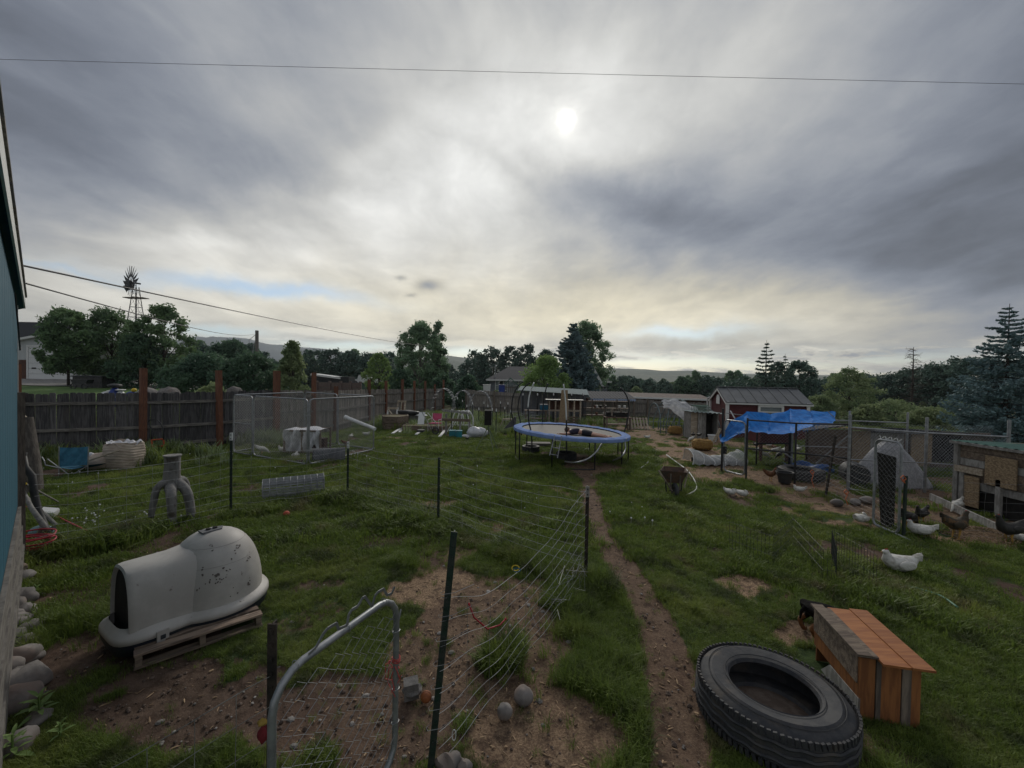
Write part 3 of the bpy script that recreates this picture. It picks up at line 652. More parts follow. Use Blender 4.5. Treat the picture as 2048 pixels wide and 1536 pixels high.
# woodland masses and weeds through geometry nodes
def gn_scatter(name, pts, rot, scl, idx, protos, kind='stuff', tilt=None):
    me = bpy.data.meshes.new(name); me.vertices.add(len(pts)); me.vertices.foreach_set('co', np.asarray(pts, np.float32).ravel())
    for nm, a in (('rot', rot), ('scl', scl)):
        at = me.attributes.new(nm, 'FLOAT', 'POINT'); at.data.foreach_set('value', np.asarray(a, np.float32))
    at = me.attributes.new('idx', 'INT', 'POINT'); at.data.foreach_set('value', np.asarray(idx, np.int32))
    tl = np.zeros((len(pts), 3)) if tilt is None else tilt
    at = me.attributes.new('tilt', 'FLOAT_VECTOR', 'POINT'); at.data.foreach_set('vector', np.asarray(tl, np.float32).ravel())
    o = bpy.data.objects.new(name, me); col.objects.link(o); o['kind'] = kind
    cl = bpy.data.collections.new(name + '_pieces')
    for k, (pm) in enumerate(protos):
        po = bpy.data.objects.new('%s_piece_%02d' % (name, k), pm); cl.objects.link(po)
    tr = bpy.data.node_groups.new(name, 'GeometryNodeTree')
    tr.interface.new_socket('Geometry', in_out='INPUT', socket_type='NodeSocketGeometry'); tr.interface.new_socket('Geometry', in_out='OUTPUT', socket_type='NodeSocketGeometry')
    n, l = tr.nodes, tr.links
    gi_, go_ = n.new('NodeGroupInput'), n.new('NodeGroupOutput'); ci = n.new('GeometryNodeCollectionInfo'); ci.inputs[0].default_value = cl
    ci.inputs['Separate Children'].default_value = True; ci.inputs['Reset Children'].default_value = True
    ip = n.new('GeometryNodeInstanceOnPoints'); ip.inputs['Pick Instance'].default_value = True
    def attr(nm, dt):
        a = n.new('GeometryNodeInputNamedAttribute'); a.data_type = dt; a.inputs[0].default_value = nm
        return next(s for s in a.outputs if s.enabled and s.name == 'Attribute')
    cx = n.new('ShaderNodeCombineXYZ'); l.new(attr('rot', 'FLOAT'), cx.inputs[2])
    ad = n.new('ShaderNodeVectorMath'); ad.operation = 'ADD'; l.new(cx.outputs[0], ad.inputs[0]); l.new(attr('tilt', 'FLOAT_VECTOR'), ad.inputs[1])
    l.new(gi_.outputs[0], ip.inputs['Points']); l.new(ci.outputs[0], ip.inputs['Instance']); l.new(attr('idx', 'INT'), ip.inputs['Instance Index'])
    l.new(ad.outputs[0], ip.inputs['Rotation']); l.new(attr('scl', 'FLOAT'), ip.inputs['Scale']); l.new(ip.outputs[0], go_.inputs[0])
    md = o.modifiers.new('scatter', 'NODES'); md.node_group = tr
    return o
protos = []
for k, (kd, rd, hh, lm) in enumerate([('round', 2.6, 6.6, 'leafF'), ('bush', 3.0, 5.4, 'leafF'), ('airy', 2.2, 7.2, 'leafC'), ('round', 2.4, 5.6, 'leafB'), ('bush', 2.6, 4.2, 'leafG')]):
    V, mb = decid_meshes(kd, rd, hh, 2600, .3, 200 + k, .02 if kd != 'bush' else 0)
    protos.append(raw_mesh('wood_tree', V, 4, [M[lm]]))
n = 2800; pxs = nrs.uniform(-600, 2700, n); dep = 88 + 200 * nrs.rand(n) ** 1.3
rayx = np.array([ray(p, 760).x / ray(p, 760).y for p in pxs]); X = rayx * dep; Y = dep
scl = nrs.uniform(.62, 1.05, n) * np.where(pxs < 900, 1.25, 1.0) * np.where((pxs > 1150) & (pxs < 1480), .93, 1) * np.where(nrs.rand(n) < .3, .7, 1)
gn_scatter('woodland', np.stack([X, Y, terrain(X, Y) - .3], 1), nrs.uniform(0, 6.28, n), scl, nrs.choice([0, 1, 1, 2, 3, 1, 3, 1, 4], n), protos)
# scrubby field: low bushes and tall weeds between the yard and the wood
n = 420; pxs = nrs.uniform(-200, 2500, n); dep = 42 + 70 * nrs.rand(n)
rayx = np.array([ray(p, 760).x / ray(p, 760).y for p in pxs]); X = rayx * dep; Y = dep
ok = ~((pxs < 330)) ; X, Y = X[ok], Y[ok]; n = len(X)
gn_scatter('scrub', np.stack([X, Y, terrain(X, Y) - .1], 1), nrs.uniform(0, 6.28, n), nrs.uniform(.14, .38, n), nrs.choice([1, 4, 4], n), protos)

# ------------------------------------------------------------------ grass
def tuft(seed, nb, spread, h, wd, lean, mt):
    rs = np.random.RandomState(seed); F = []
    for k in range(nb):
        a = rs.uniform(0, 6.283); r = spread * math.sqrt(rs.rand()); bx, by = r * math.cos(a), r * math.sin(a)
        hh = h * rs.uniform(.45, 1.15); la = rs.uniform(0, 6.283); L = lean * hh * rs.uniform(.3, 1.3)
        dx, dy = math.cos(la), math.sin(la); sx, sy = -dy * wd / 2, dx * wd / 2
        p0 = np.array([bx, by, -.01]); p1 = p0 + [dx * L * .3, dy * L * .3, hh * .6]; p2 = p0 + [dx * L, dy * L, hh * (1 - .25 * min(L / hh, 1.2))]
        s = np.array([sx, sy, 0]); F.append([p0 - s, p0 + s, p1 + s * .8, p1 - s * .8]); F.append([p1 - s * .8, p1 + s * .8, p2 + s * .1, p2 - s * .1])
    return raw_mesh('tuft', np.array(F), 4, [mt])
def grassmat(name, c1, c2, c3):
    mt = bpy.data.materials.new(name); mt.use_nodes = True; t = NT(mt.node_tree); bs = t.n['Principled BSDF']
    oi = t.new('ShaderNodeObjectInfo'); geo = t.new('ShaderNodeNewGeometry')
    c_ = t.mix(t.maprange(oi.outputs['Random'], .0, 1.0, smooth=False), c1 + (1,), c2 + (1,))
    c_ = t.mix(t.math('MULTIPLY', t.maprange(t.noise(geo.outputs['Position'], .7, 4, .6), .50, .68), .7), c_, c3 + (1,))
    c_ = t.mix(t.math('MULTIPLY', t.maprange(t.noise(geo.outputs['Position'], 2.6, 4, .6), .5, .66), .75), c_, (.055, .07, .028, 1))
    c_ = t.mix(t.math('MULTIPLY', t.maprange(t.noise(geo.outputs['Position'], 1.1, 5, .65), .56, .70), .7), c_, (.20, .165, .09, 1))
    t.put(bs.inputs['Base Color'], c_); bs.inputs['Roughness'].default_value = .55; bs.inputs['Specular IOR Level'].default_value = .3
    tr = t.new('ShaderNodeBsdfTranslucent'); t.put(tr.inputs[0], c_); mx = t.new('ShaderNodeMixShader'); mx.inputs[0].default_value = .4
    t.l.new(bs.outputs[0], mx.inputs[1]); t.l.new(tr.outputs[0], mx.inputs[2]); t.l.new(mx.outputs[0], t.n['Material Output'].inputs[0]); return mt
GM = grassmat('grass_blade', (.10, .155, .025), (.19, .255, .05), (.26, .30, .07))
GS = mat('grass_straw', (.22, .18, .09), (.14, .12, .06), 3, .8, transl=.3)
near = [tuft(300 + k, 26, .07, .075 + .02 * k, .0045, .7, GM) for k in range(3)] + [tuft(304, 22, .05, .16, .005, .8, GM), tuft(305, 9, .08, .07, .003, 1.4, GS)]
farp = [tuft(320 + k, 90, .24, .085 + .02 * k, .011, .6, GM) for k in range(3)] + [tuft(324, 60, .2, .17, .011, .8, GM), tuft(325, 18, .25, .09, .006, 1.2, GS)]
def excl(x, y):
    e = np.hypot(x - 1.97, y - 3.05) < .52
    e |= np.hypot(x + 3.03, y - 4.22) < .42
    bx, by = x - 2.72, y - 3.1; e |= (np.abs(bx * .93 - by * .36) < .30) & (np.abs(bx * .36 + by * .93 - .33) < .40)
    px, py = x + 3.06, y - 3.42; a = px * .727 + py * .687; b = -px * .687 + py * .727; e |= (a > 0) & (a < .95) & (b > 0) & (b < 1.)
    return e
def scatter_grass(name, n, r0, r1, protos_, smin, smax, amax=60):
    r = nrs.uniform(r0 ** 1.25, r1 ** 1.25, n) ** .8 if r1 < 8 else np.exp(nrs.uniform(np.log(r0), np.log(r1), n)) ; a = nrs.uniform(R(-amax), R(amax), n)
    X = r * np.sin(a); Y = r * np.cos(a); d_, c_ = masks(X, Y)
    tall = fbm(X * .5 + 9, Y * .5, 3)
    keep = (nrs.rand(n) > np.clip(d_ * 1.12, 0, .99)) & ~excl(X, Y) ; X, Y, d_, tall = X[keep], Y[keep], d_[keep], tall[keep]
    # long growth along the wire fence lines and walls
    lines = [((-6.3, 5.3), (-4.89, 7.23)), ((-4.89, 7.23), (-3.27, 8.31)), ((-3.27, 8.31), (-1.2, 6.93)), ((-1.2, 6.93), (.95, 5.07)), ((.95, 5.07), (.1, 3.5)), ((-3.9, 3.4), (-4.2, 4.3)), ((-13, 11), (-8.9, 15.7))]
    dl = np.minimum.reduce([seg_d(X, Y, a_, b_)[0] for a_, b_ in lines]); long_ = (dl < .32) & (nrs.rand(len(X)) < .75)
    long_ |= (np.hypot((X - .62) / .5, (Y - 3.3) / .8) < 1) & (nrs.rand(len(X)) < .6)
    idx = np.where(long_, 3, nrs.choice([0, 1, 2, 0, 1, 2, 0, 1, 4], len(X)))
    clump = sm(.6, .72, fbm(X * 1.6 + 31, Y * 1.6 + 4, 3)); idx = np.where((clump > .5) & (nrs.rand(len(X)) < .13), 3, idx)
    s = nrs.uniform(smin, smax, len(X)) * (.36 + .62 * tall + .35 * clump) * np.where(long_, 1.35, 1) * np.where(d_ > .3, .8, 1)
    tilt = nrs.normal(size=(len(X), 3)) * .12; tilt[:, 2] = 0
    gn_scatter(name, np.stack([X, Y, terrain(X, Y) - .005], 1), nrs.uniform(0, 6.28, len(X)), s, idx, protos_, tilt=tilt)
scatter_grass('grass', 78000, 1.0, 6.5, near, .7, 1.25)
scatter_grass('grass', 46000, 6.0, 36, farp, .7, 1.2)
P_ = []
for (px, dep, sx, sy, m_) in [(812, 20.5, .7, .5, 130), (797, 21.5, .5, .5, 60), (845, 21, .8, .6, 60), (940, 24, 2.2, 1.5, 220), (1000, 24, 1.5, 1.5, 120), (885, 20, 1.2, .8, 60), (905, 27, 2, 1.5, 120), (975, 20, 1.2, 1, 60), (480, 14.6, 1.2, .3, 120), (300, 12.3, .8, .2, 90), (200, 11.2, 1.2, .3, 120), (1250, 24, 3, .6, 60)]:
    c_ = GD(px, dep)
    for _ in range(m_): x_, y_ = c_.x + nrs.normal() * sx, c_.y + nrs.normal() * sy; P_.append((x_, y_, T(x_, y_)))
weedp = [tuft(340 + k, 40, .10, .22, .012, .5, _mats['leaf_shrub'] if k else GM) for k in range(3)]
gn_scatter('tall_weeds', np.array(P_), nrs.uniform(0, 6.28, len(P_)), nrs.uniform(.8, 2.6, len(P_)), nrs.choice([0, 1, 2], len(P_)), weedp)
# wood chips, clods and pebbles on the bare ground
def chipmesh(seed, L, W, H, m_):
    mb = MB(); mb.blob((0, 0, H * .3), (L, W, H), 6, 4, .35, seed); return mb.mesh('chip', M[m_])
M['chip'] = mat('chip', (.36, .25, .15), (.2, .13, .08), 5, .9, var=.4); M['clod'] = mat('clod', (.13, .095, .075), (.085, .06, .048), 5, .95, var=.35)
M['peb'] = mat('pebble', (.26, .24, .22), (.16, .145, .135), 5, .8, var=.4)
cp = [chipmesh(1, .022, .006, .004, 'chip'), chipmesh(2, .03, .005, .004, 'chip'), chipmesh(3, .014, .011, .008, 'clod'), chipmesh(4, .02, .016, .012, 'clod'), chipmesh(5, .012, .009, .007, 'peb'), chipmesh(6, .026, .019, .013, 'peb')]
n = 30000; r = np.exp(nrs.uniform(np.log(1.2), np.log(15), n)); a = nrs.uniform(R(-56), R(56), n); X = r * np.sin(a); Y = r * np.cos(a); d_, c_ = masks(X, Y)
k_ = nrs.rand(n) < d_ * .9; X, Y, c_, r = X[k_], Y[k_], c_[k_], r[k_]; n = len(X)
idx = np.where(nrs.rand(n) < c_ * .7 + .28, nrs.choice([0, 1], n), nrs.choice([2, 2, 2, 2, 3, 2, 4, 2, 2, 2, 2, 3, 2, 5], n))
gn_scatter('soil_litter', np.stack([X, Y, terrain(X, Y) - .016], 1), nrs.uniform(0, 6.28, n), nrs.uniform(.2, .95, n) ** 1.8 * (1 + r * .08), idx, cp)
# dandelion clocks and clover heads
mbd = MB(); mbd.tube([(0, 0, 0), (0, 0, .12)], .0015, 3); mbd.blob((0, 0, .13), (.018, .018, .016), 6, 4, .1, 1); dm = mbd.mesh('flower', M['pvc'])
n = 260; pts = []
for (px, py, sx, sy, m_) in [(195, 1045, 60, 20, 22), (310, 1040, 50, 10, 10), (420, 912, 60, 10, 12), (720, 915, 30, 20, 12), (900, 920, 150, 40, 10), (560, 935, 90, 20, 5), (1000, 1000, 150, 40, 4), (350, 900, 50, 15, 14), (150, 950, 60, 40, 16), (1300, 1030, 90, 40, 6)]:
    for _ in range(m_):
        p = G(px + nrs.normal() * sx * .5, py + nrs.normal() * sy * .5); pts.append(p)
gn_scatter('dandelions', np.array([tuple(p) for p in pts]), nrs.uniform(0, 6.28, len(pts)), nrs.uniform(.45, .95, len(pts)), np.zeros(len(pts)), [dm])
# ------------------------------------------------------------------ helpers for wire and chain link
def link_panel(mb, o, u, v, W, H, pitch=.06, r=.0016, poly=None):
    """diagonal wires of a chain link cloth: o corner, u,v unit vectors"""
    o = Vector(o); u = Vector(u).normalized(); v = Vector(v).normalized(); nrm = u.cross(v)
    for s in (1, -1):
        k = -H if s == 1 else 0.
        lo, hi = (-H, W) if s == 1 else (0, W + H)
        c = lo + pitch / 2
        while c < hi:
            if s == 1: a = (max(c, 0), max(-c, 0)); L = min(W - a[0], H - a[1]); b = (a[0] + L, a[1] + L)
            else: a = (min(c, W), max(c - W, 0)); L = min(a[0], H - a[1]); b = (a[0] - L, a[1] + L)
            if L > .01:
                p = o + u * a[0] + v * a[1]; q_ = o + u * b[0] + v * b[1]
                mb.tube([p + nrm * r * s * .6, q_ + nrm * r * s * .6], r, 3, caps=False)
            c += pitch
    return mb
def frame_rect(mb, o, u, v, W, H, r=.019, rc=.12, n=8):
    """rounded tube frame"""
    o = Vector(o); u = Vector(u).normalized(); v = Vector(v).normalized(); pts = []
    for (cx, cy, a0) in ((W - rc, rc, -90), (W - rc, H - rc, 0), (rc, H - rc, 90), (rc, rc, 180)):
        for k in range(5):
            a = R(a0 + 22.5 * k); pts.append(o + u * (cx + rc * math.cos(a)) + v * (cy + rc * math.sin(a)))
    mb.tube(pts, r, n, closed=True); return mb
Zv = Vector((0, 0, 1))

# ------------------------------------------------------------------ left yard fence
def picket(name, h, wd, m_, seed):
    rr = random.Random(seed); mb = MB(); t = .016; a = wd / 2 - .0012; c = .028
    poly = [(-a, 0, 0), (a, 0, 0), (a, 0, h - c), (a - c, 0, h), (-a + c, 0, h), (-a, 0, h - c)]
    mb.prism(poly, (0, t, 0)); return mb.mesh(name, M[m_])
def fence_run(name, label, pts, m_, railm, postm, ph, tops, seed, rails=(.25, .95, 1.5), bh=1.8, group='yard fences', bw=.14, side=-1, postw=.10, gapx=None, ztops=None):
    """boards nailed to rails on the far side, posts and rails on the yard side"""
    root = thing(name, label, 'fence', pts[0], 0, group); P0 = Vector(pts[0]); rr = random.Random(seed)
    vars_ = [picket('board', bh + d_, bw, m_, seed + k) for k, d_ in enumerate((0, -.015, .012, .02))]
    for k in range(len(pts) - 1):
        a, b = Vector(pts[k]), Vector(pts[k + 1]); d_ = Vector((b.x - a.x, b.y - a.y, 0)); L = d_.length; d_.normalize(); nrm = Vector((-d_.y, d_.x, 0)); ang = math.atan2(d_.y, d_.x)
        nb = max(1, round(L / bw))
        for i in range(nb):
            t_ = (i + .5) / nb; p = a.lerp(b, t_) - P0 + nrm * .045
            put(rr.choice(vars_), 'board', root, p + Vector((0, 0, rr.uniform(-.012, .012))), (rr.uniform(-.01, .01), rr.uniform(-.008, .008), ang), (L / nb / bw, 1, 1))
        for z in rails:
            mb = MB(); mb.beam(a - P0 + Vector((0, 0, z)), b - P0 + Vector((0, 0, z)), .04, .088); mb.build('rail', M[railm], root)
    for k, p in enumerate(pts):
        hh = tops[k] if tops[k] else ph
        mb = MB(); mb.box((0, 0, hh / 2), (postw, postw, hh)); o = mb.build('fence_post', M[postm], root); o.location = Vector(p) - P0 - Vector((0, .0, 0)) + Vector((0, -.07, 0)); o.rotation_euler = (R(rr.uniform(-1, 1)), R(rr.uniform(-1, 1)), ang)
    return root
def fp(px, dep): return GD(px, dep)
dk = [fp(-60, 10.6), fp(40, 11.3), fp(290, 12.6), fp(443, 14.0), fp(554, 15.7)]
fence_run('wooden_fence', 'dark stained board fence on the left with rusty cedar posts', dk, 'fdark', 'railg', 'cedar', 2.5, [2.5, 2.6, 2.56, 2.53, 2.53], 5, rails=(.2, .76, 1.51), postw=.15)
gy = [fp(557, 15.8), fp(629, 17.2), fp(672, 18.3), fp(739, 23.5), fp(773, 26), fp(805, 28.2), fp(829, 30.3), fp(850, 32.5), fp(870, 34.5), fp(887, 36)]
tz = [None] * len(gy)
tops = [2.53, 2.55, 2.0] + [CH + (748 - t_) * g_.y / FOC - g_.z for t_, g_ in zip((759, 761, 757, 760, 760, 766, 757), gy[3:])]
tops = [max(1.95, min(t_, 2.6)) for t_ in tops]
fence_run('wooden_fence', 'weathered grey board fence running back to the far corner', gy, 'fgrey', 'railg', 'cedar', 2.5, tops, 9, rails=(.28, .95, 1.55), postw=.13, bw=.15)
# back fence: far boards joined (each 3-4 px)
bf = thing('wooden_fence', 'grey board fence along the back of the yard behind the lean-to', 'fence', GD(932, 33), 0, 'yard fences')
mb = MB(); rr = random.Random(3); P0 = bf.location.copy(); a = P0.copy(); b = GD(1430, 29.5); nb = 125
dv = (b - a); 
for i in range(nb):
    p = a.lerp(b, (i + .5) / nb); p.z = T(p.x, p.y); hb = 1.75 - .62 * (i / nb) ** .8 + rr.uniform(-.03, .03); mb.box(p + Vector((0, 0, hb / 2)), (dv.length / nb - .012, .02, hb), (0, 0, math.atan2(dv.y, dv.x)))
mb.build('board_run', M['fgrey'], bf, True, kind='stuff')
for z in (.4, 1.4):
    mb = MB(); mb.beam(a + Vector((0, -.05, z)), b + Vector((0, -.05, z * .62)), .04, .09); mb.build('rail', M['railg'], bf, True)
for i in range(9):
    p = a.lerp(b, i / 8); mb = MB(); hh = 1.85 - .62 * (i / 8) ** .8; mb.box((0, 0, hh / 2), (.1, .1, hh)); o = mb.build('fence_post', M['woodv'], bf); o.location = p - P0 + Vector((0, -.09, 0))

# ------------------------------------------------------------------ buildings beyond the yard
def window(parent, p, u, w_, h_, frame='white', d_=None, n=None, sash=True):
    """p centre (world), u along wall, n outward"""
    u = Vector(u).normalized(); n = Vector(n).normalized(); P0 = Vector(p)
    mb = MB(); t = .09
    Mx = Matrix((u, -n, Zv)).transposed()
    for (cx, cz, ww, hh) in ((0, h_ / 2 + t / 2, w_ + 2 * t, t), (0, -h_ / 2 - t / 2, w_ + 2 * t, t), (-w_ / 2 - t / 2, 0, t, h_), (w_ / 2 + t / 2, 0, t, h_)):
        mb.box(P0 + u * cx + Zv * cz + n * .03, (ww, .06, hh), Mx)
    if sash: mb.box(P0 + n * .02, (w_, .03, .05), Mx)
    f = mb.build('window', M[frame], parent, True)
    mb = MB(); mb.box(P0 + n * .004, (w_, .01, h_), Mx); mb.v = [tuple(Vector(v) - parent.location) for v in mb.v]; mb.build('pane', M['glass'], f)
    return f
# garage
gg = GD(120, 50); gz = gg.z
gar = thing('garage_building', 'white metal garage with a roller door and dark roof behind the maple', 'building', (GD(46, 50).x, 50, gz), 0)
x0 = gar.location.x - 3; xr = GD(190, 50).x; zt = D(100, 686, 50).z; ze = D(60, 674, 50).z; 
ridge_z = D(100, 655, 50).z
mb = MB(); mb.box(((x0 + xr) / 2, 54, (gz + zt) / 2 - .1), (xr - x0, 8, zt - gz)); mb.build('wall', M['siding'] if False else M['sidingw'], gar, True)
xm = D(158, 640, 50).x
mb = MB(); mb.prism([(x0 - 1, 49.99, zt - .15), (xr + 4, 49.99, zt - .15), (xm, 49.99, ridge_z - .3)], (0, 8, 0)); mb.build('gable', M['sidingw'], gar, True)
mb = MB(); mb.prism([(x0 - 2, 49.5, zt - .75), (x0 - 2, 49.5, zt - .5), (xm, 49.5, ridge_z), (xm, 49.5, ridge_z - .25)], (0, 9, 0)); mb.prism([(xm, 49.5, ridge_z - .25), (xm, 49.5, ridge_z), (xr + 5, 49.5, zt - .5), (xr + 5, 49.5, zt - .75)], (0, 9, 0)); mb.build('trim', M['white'], gar, True)
mb = MB(); mb.prism([(x0 - 4, 51, zt - .2), (x0 - 4, 53, ridge_z + .95), (xm - .5, 53, ridge_z + .95), (xm - .5, 51, zt - .2)], (0, 1.5, 0)); mb.build('roof', M['shingle'], gar, True)
dl, dr, dt = D(57, 690, 49.9).x, D(148, 690, 49.9).x, D(60, 694, 49.9).z
dn = 6; dh = (dt - gz) / dn
for k in range(dn):
    mb = MB(); mb.box(((dl + dr) / 2, 49.93, gz + dh * (k + .5)), (dr - dl, .06, dh - .03)); s = mb.build('door_panel', M['pvc'], gar, True)
mb = MB()
for xx in (.12, .33, .55, .77): mb.box((dl + (dr - dl) * xx, 49.88, gz + dh * 2.05), (.5, .03, .16))
mb.build('door_window', M['dark'], gar, True)
mb = MB(); mb.box((dl - .12, 49.9, (gz + dt) / 2), (.2, .1, dt - gz)); mb.box((dr + .12, 49.9, (gz + dt) / 2), (.2, .1, dt - gz)); mb.box(((dl + dr) / 2, 49.9, dt + .12), (dr - dl + .44, .1, .2)); mb.build('door_frame', M['white'], gar, True)
mb = MB(); mb.box((dr + 1.2, 49.9, gz + 1.0), (.95, .08, 2.0)); mb.build('side_door', M['white'], gar, True)
mb = MB(); mb.box((dl - .9, 49.94, gz + 1.15), (1.2, .06, 2.3)); mb.build('wainscot', M['brown'], gar, True)
# gravel drive and mown lawn beyond the fence (structure)
def sheet(name, poly, mt, dz=.03, n=10):
    """poly = 4 ground corners (x,y)"""
    mb = MB()
    A, B_, C_, D_ = [Vector((p[0], p[1], 0)) for p in poly]
    def fn(u, v):
        p = A.lerp(B_, u).lerp(D_.lerp(C_, u), v); return Vector((p.x, p.y, T(p.x, p.y) + dz))
    mb.grid(fn, n, n); o = mb.build(name, mt); o['kind'] = 'structure'; return o
sheet('gravel_drive', [(-54, 40), (-27, 38), (-28, 49.9), (-62, 49.9)], M['gravel'], .05, 30)
M['mown'] = mat('mown_lawn', (.06, .12, .025), (.09, .15, .035), .8, .95, .3, bscale=30)
sheet('lawn', [(-40, 28), (-20, 27), (-27, 37.9), (-50, 39)], M['mown'], .05, 30)
# dark green container box / shed behind the maples
g_ = GD(205, 36); mb = MB(); mb.box((0, 0, .5), (2.6, 1.6, 1.0)); 
cb = thing('storage_shed', 'low dark storage shed under the maples beyond the fence', 'shed', GD(192, 38)); mb.build('wall', M['fdark'], cb)
mb = MB(); mb.box((0, 0, 1.05), (2.8, 1.8, .1)); mb.build('roof', M['shingle'], cb)
# boulders beyond the fence
for k, (px, py, w_, lab) in enumerate([(337, 776, 44, 'large pale boulder right beyond the fence between the first two posts'), (466, 779, 40, 'pale boulder peeping over the fence right of the second cedar post'), (292, 780, 40, 'flat pinkish rock showing behind the first cedar post')]):
    dep = 26; p = GD(px, dep); zt_ = D(px, py - 5, dep).z; mb = MB(); mb.blob((0, 0, (zt_ - p.z) * .45), (w_ / 2 / FOC * dep, .5, (zt_ - p.z) * .55), 14, 9, .12, k); o = mb.build('boulder', M['stone'], smooth=True); o.location = p; tag(o, lab, 'boulder', 'boulders beyond the fence')
# wheelbarrow / wagon and toys beyond the fence
p = GD(158, 36); wg = thing('garden_cart', 'dark garden cart parked under the maple beyond the fence', 'cart', p)
mb = MB(); mb.prism([(-.6, 0, .5), (.6, 0, .5), (.75, 0, .85), (-.75, 0, .85)], (0, .6, 0)); mb.build('tray', M['blackm'], wg)
for sx in (-.45, .5):
    mb = MB(); pts = [(sx + .24 * math.cos(R(a)), -.05, .26 + .24 * math.sin(R(a))) for a in range(0, 360, 30)]; mb.tube(pts, .05, 6, True); mb.build('wheel', M['rubber'], wg)
mb = MB(); mb.tube([(-.7, .3, .6), (-1.2, .3, .95)], .025, 6); mb.build('handle', M['blackm'], wg)
def toy(name, lab, cat, px, py, dep, parts, s=1.0):
    p = GD(px, dep); zc = D(px, py, dep).z; t = thing(name, lab, cat, p)
    for (nm, mt, c, d_) in parts:
        mb = MB(); mb.blob(Vector(c) * s, Vector(d_) * s, 8, 6, .1, 2); mb.build(nm, M[mt], t, smooth=True)
    return t
M['bluet'] = mat('toy_blue', (.02, .05, .25), (.02, .04, .18), 4, .5); M['yellowt'] = mat('toy_yellow', (.6, .42, .03), None, 4, .5)
toy('trash_bin', 'dark blue bin standing among the clutter beyond the stained fence', 'bin', 228, 772, 24, [('body', 'bluet', (0, 0, .55), (.25, .25, .55)), ('lid', 'blackp', (0, 0, 1.15), (.3, .3, .12))], 1.1)
toy('bucket', 'white bucket beside the blue bin beyond the stained fence', 'bucket', 240, 775, 24, [('body', 'pvc', (0, 0, .6), (.22, .22, .4)), ('lid', 'white', (0, 0, 1.02), (.24, .24, .05))])
toy('toy_ride', 'small blue and yellow ride-on toy beyond the stained fence', 'toy', 262, 772, 24, [('body', 'bluet', (0, 0, .75), (.3, .2, .2)), ('seat', 'yellowt', (.15, 0, 1.02), (.13, .12, .12))])
toy('laundry_pile', 'pile of pale cloth beyond the stained fence left of the first cedar post', 'cloth', 213, 775, 24, [('bundle', 'bagw', (0, 0, .7), (.35, .3, .25)), ('fold', 'white', (.2, 0, .9), (.2, .2, .12))])
# windmill
wp = GD(268, 60); wm = thing('windmill', 'old multi-bladed farm windmill on a lattice tower above the maples', 'windmill', wp)
hub = D(262, 566, 60) - wp; plat = D(272, 596, 60) - wp; H_ = plat.z
mb = MB(); cn4 = [(1, 1), (-1, 1), (-1, -1), (1, -1)]
bw_ = 1.35; tw = .22; cx = plat.x
tops4 = [Vector((cx + a * tw, b * tw, H_ + 1.6)) for a, b in cn4]; bots = [Vector((cx + a * bw_, b * bw_, 0)) for a, b in cn4]
for k in range(4):
    mb.tube([bots[k], tops4[k]], .055, 5)
for lv in range(9):
    f = lv / 9; g2 = (lv + 1) / 9
    for k in range(4):
        a = bots[k].lerp(tops4[k], f); b = bots[(k + 1) % 4].lerp(tops4[(k + 1) % 4], f); c_ = bots[(k + 1) % 4].lerp(tops4[(k + 1) % 4], g2); d_ = bots[k].lerp(tops4[k], g2)
        mb.tube([a, b], .028, 4); mb.tube([a, c_], .014, 3); mb.tube([b, d_], .014, 3)
mb.build('tower', M['blackm'], wm)
mb = MB(); mb.tube([(cx, 0, 0), (cx, 0, hub.z)], .05, 6); mb.build('pump_rod', M['blackm'], wm)
mb = MB(); mb.box((cx, 0, H_), (2.9, 1.1, .1)); mb.build('platform', M['woodv'], wm)
mb = MB(); 
for k in range(14): mb.box((cx + .5, -.5, .5 + k * (H_ / 14)), (.4, .03, .04))
mb.tube([(cx + .3 + .8, -.9, 0), (cx + .35, -.35, H_)], .02, 4); mb.tube([(cx + .7 + .8, -.9, 0), (cx + .65, -.35, H_)], .02, 4); mb.build('ladder', M['blackm'], wm)
hc = Vector((cx - .1, 0, hub.z)); ax = Vector((-.5, -.86, 0)).normalized(); sd = Vector((ax.y, -ax.x, 0)); rt = Vector((-.55, -.83, 0)).normalized()
hx = hc + ax * .5
for k in range(18):
    a = R(k * 20); d_ = sd * math.cos(a) + Zv * math.sin(a); tn = (-sd * math.sin(a) + Zv * math.cos(a)); bro = (R(k * 20) % 6.283)
    broken = 190 < k * 20 < 340
    mb = MB()
    if broken: mb.tube([hx, hx + d_ * 2.0], .03, 4)
    else:
        b0 = hx + d_ * .8; b1 = hx + d_ * 2.3; w0, w1 = .18, .46; tw_ = ax * .18
        mb.tube([hx, b1], .02, 3)
        vs = [b0 - tn * w0, b0 + tn * w0, b1 + tn * w1 + tw_, b1 - tn * w1 - tw_]; mb.prism(vs, ax * .02)
    mb.build('blade', M['blackm'], wm)
mb = MB(); mb.blob(hx, (.25, .25, .25), 8, 6, 0); mb.tube([hx, hc - ax * .6], .12, 6); mb.build('gearbox', M['blackm'], wm)
te = hc + Vector((-1.0, .9, .0)); mb = MB(); mb.tube([hc, te], .05, 5); v0 = te
mb.prism([v0 + Vector((.1, 0, .25)), v0 + Vector((-1.15, .3, .8)), v0 + Vector((-1.3, .3, -.9)), v0 + Vector((.0, 0, -.55))], (.02, .03, 0)); mb.build('tail_vane', M['roofmetal'], wm)
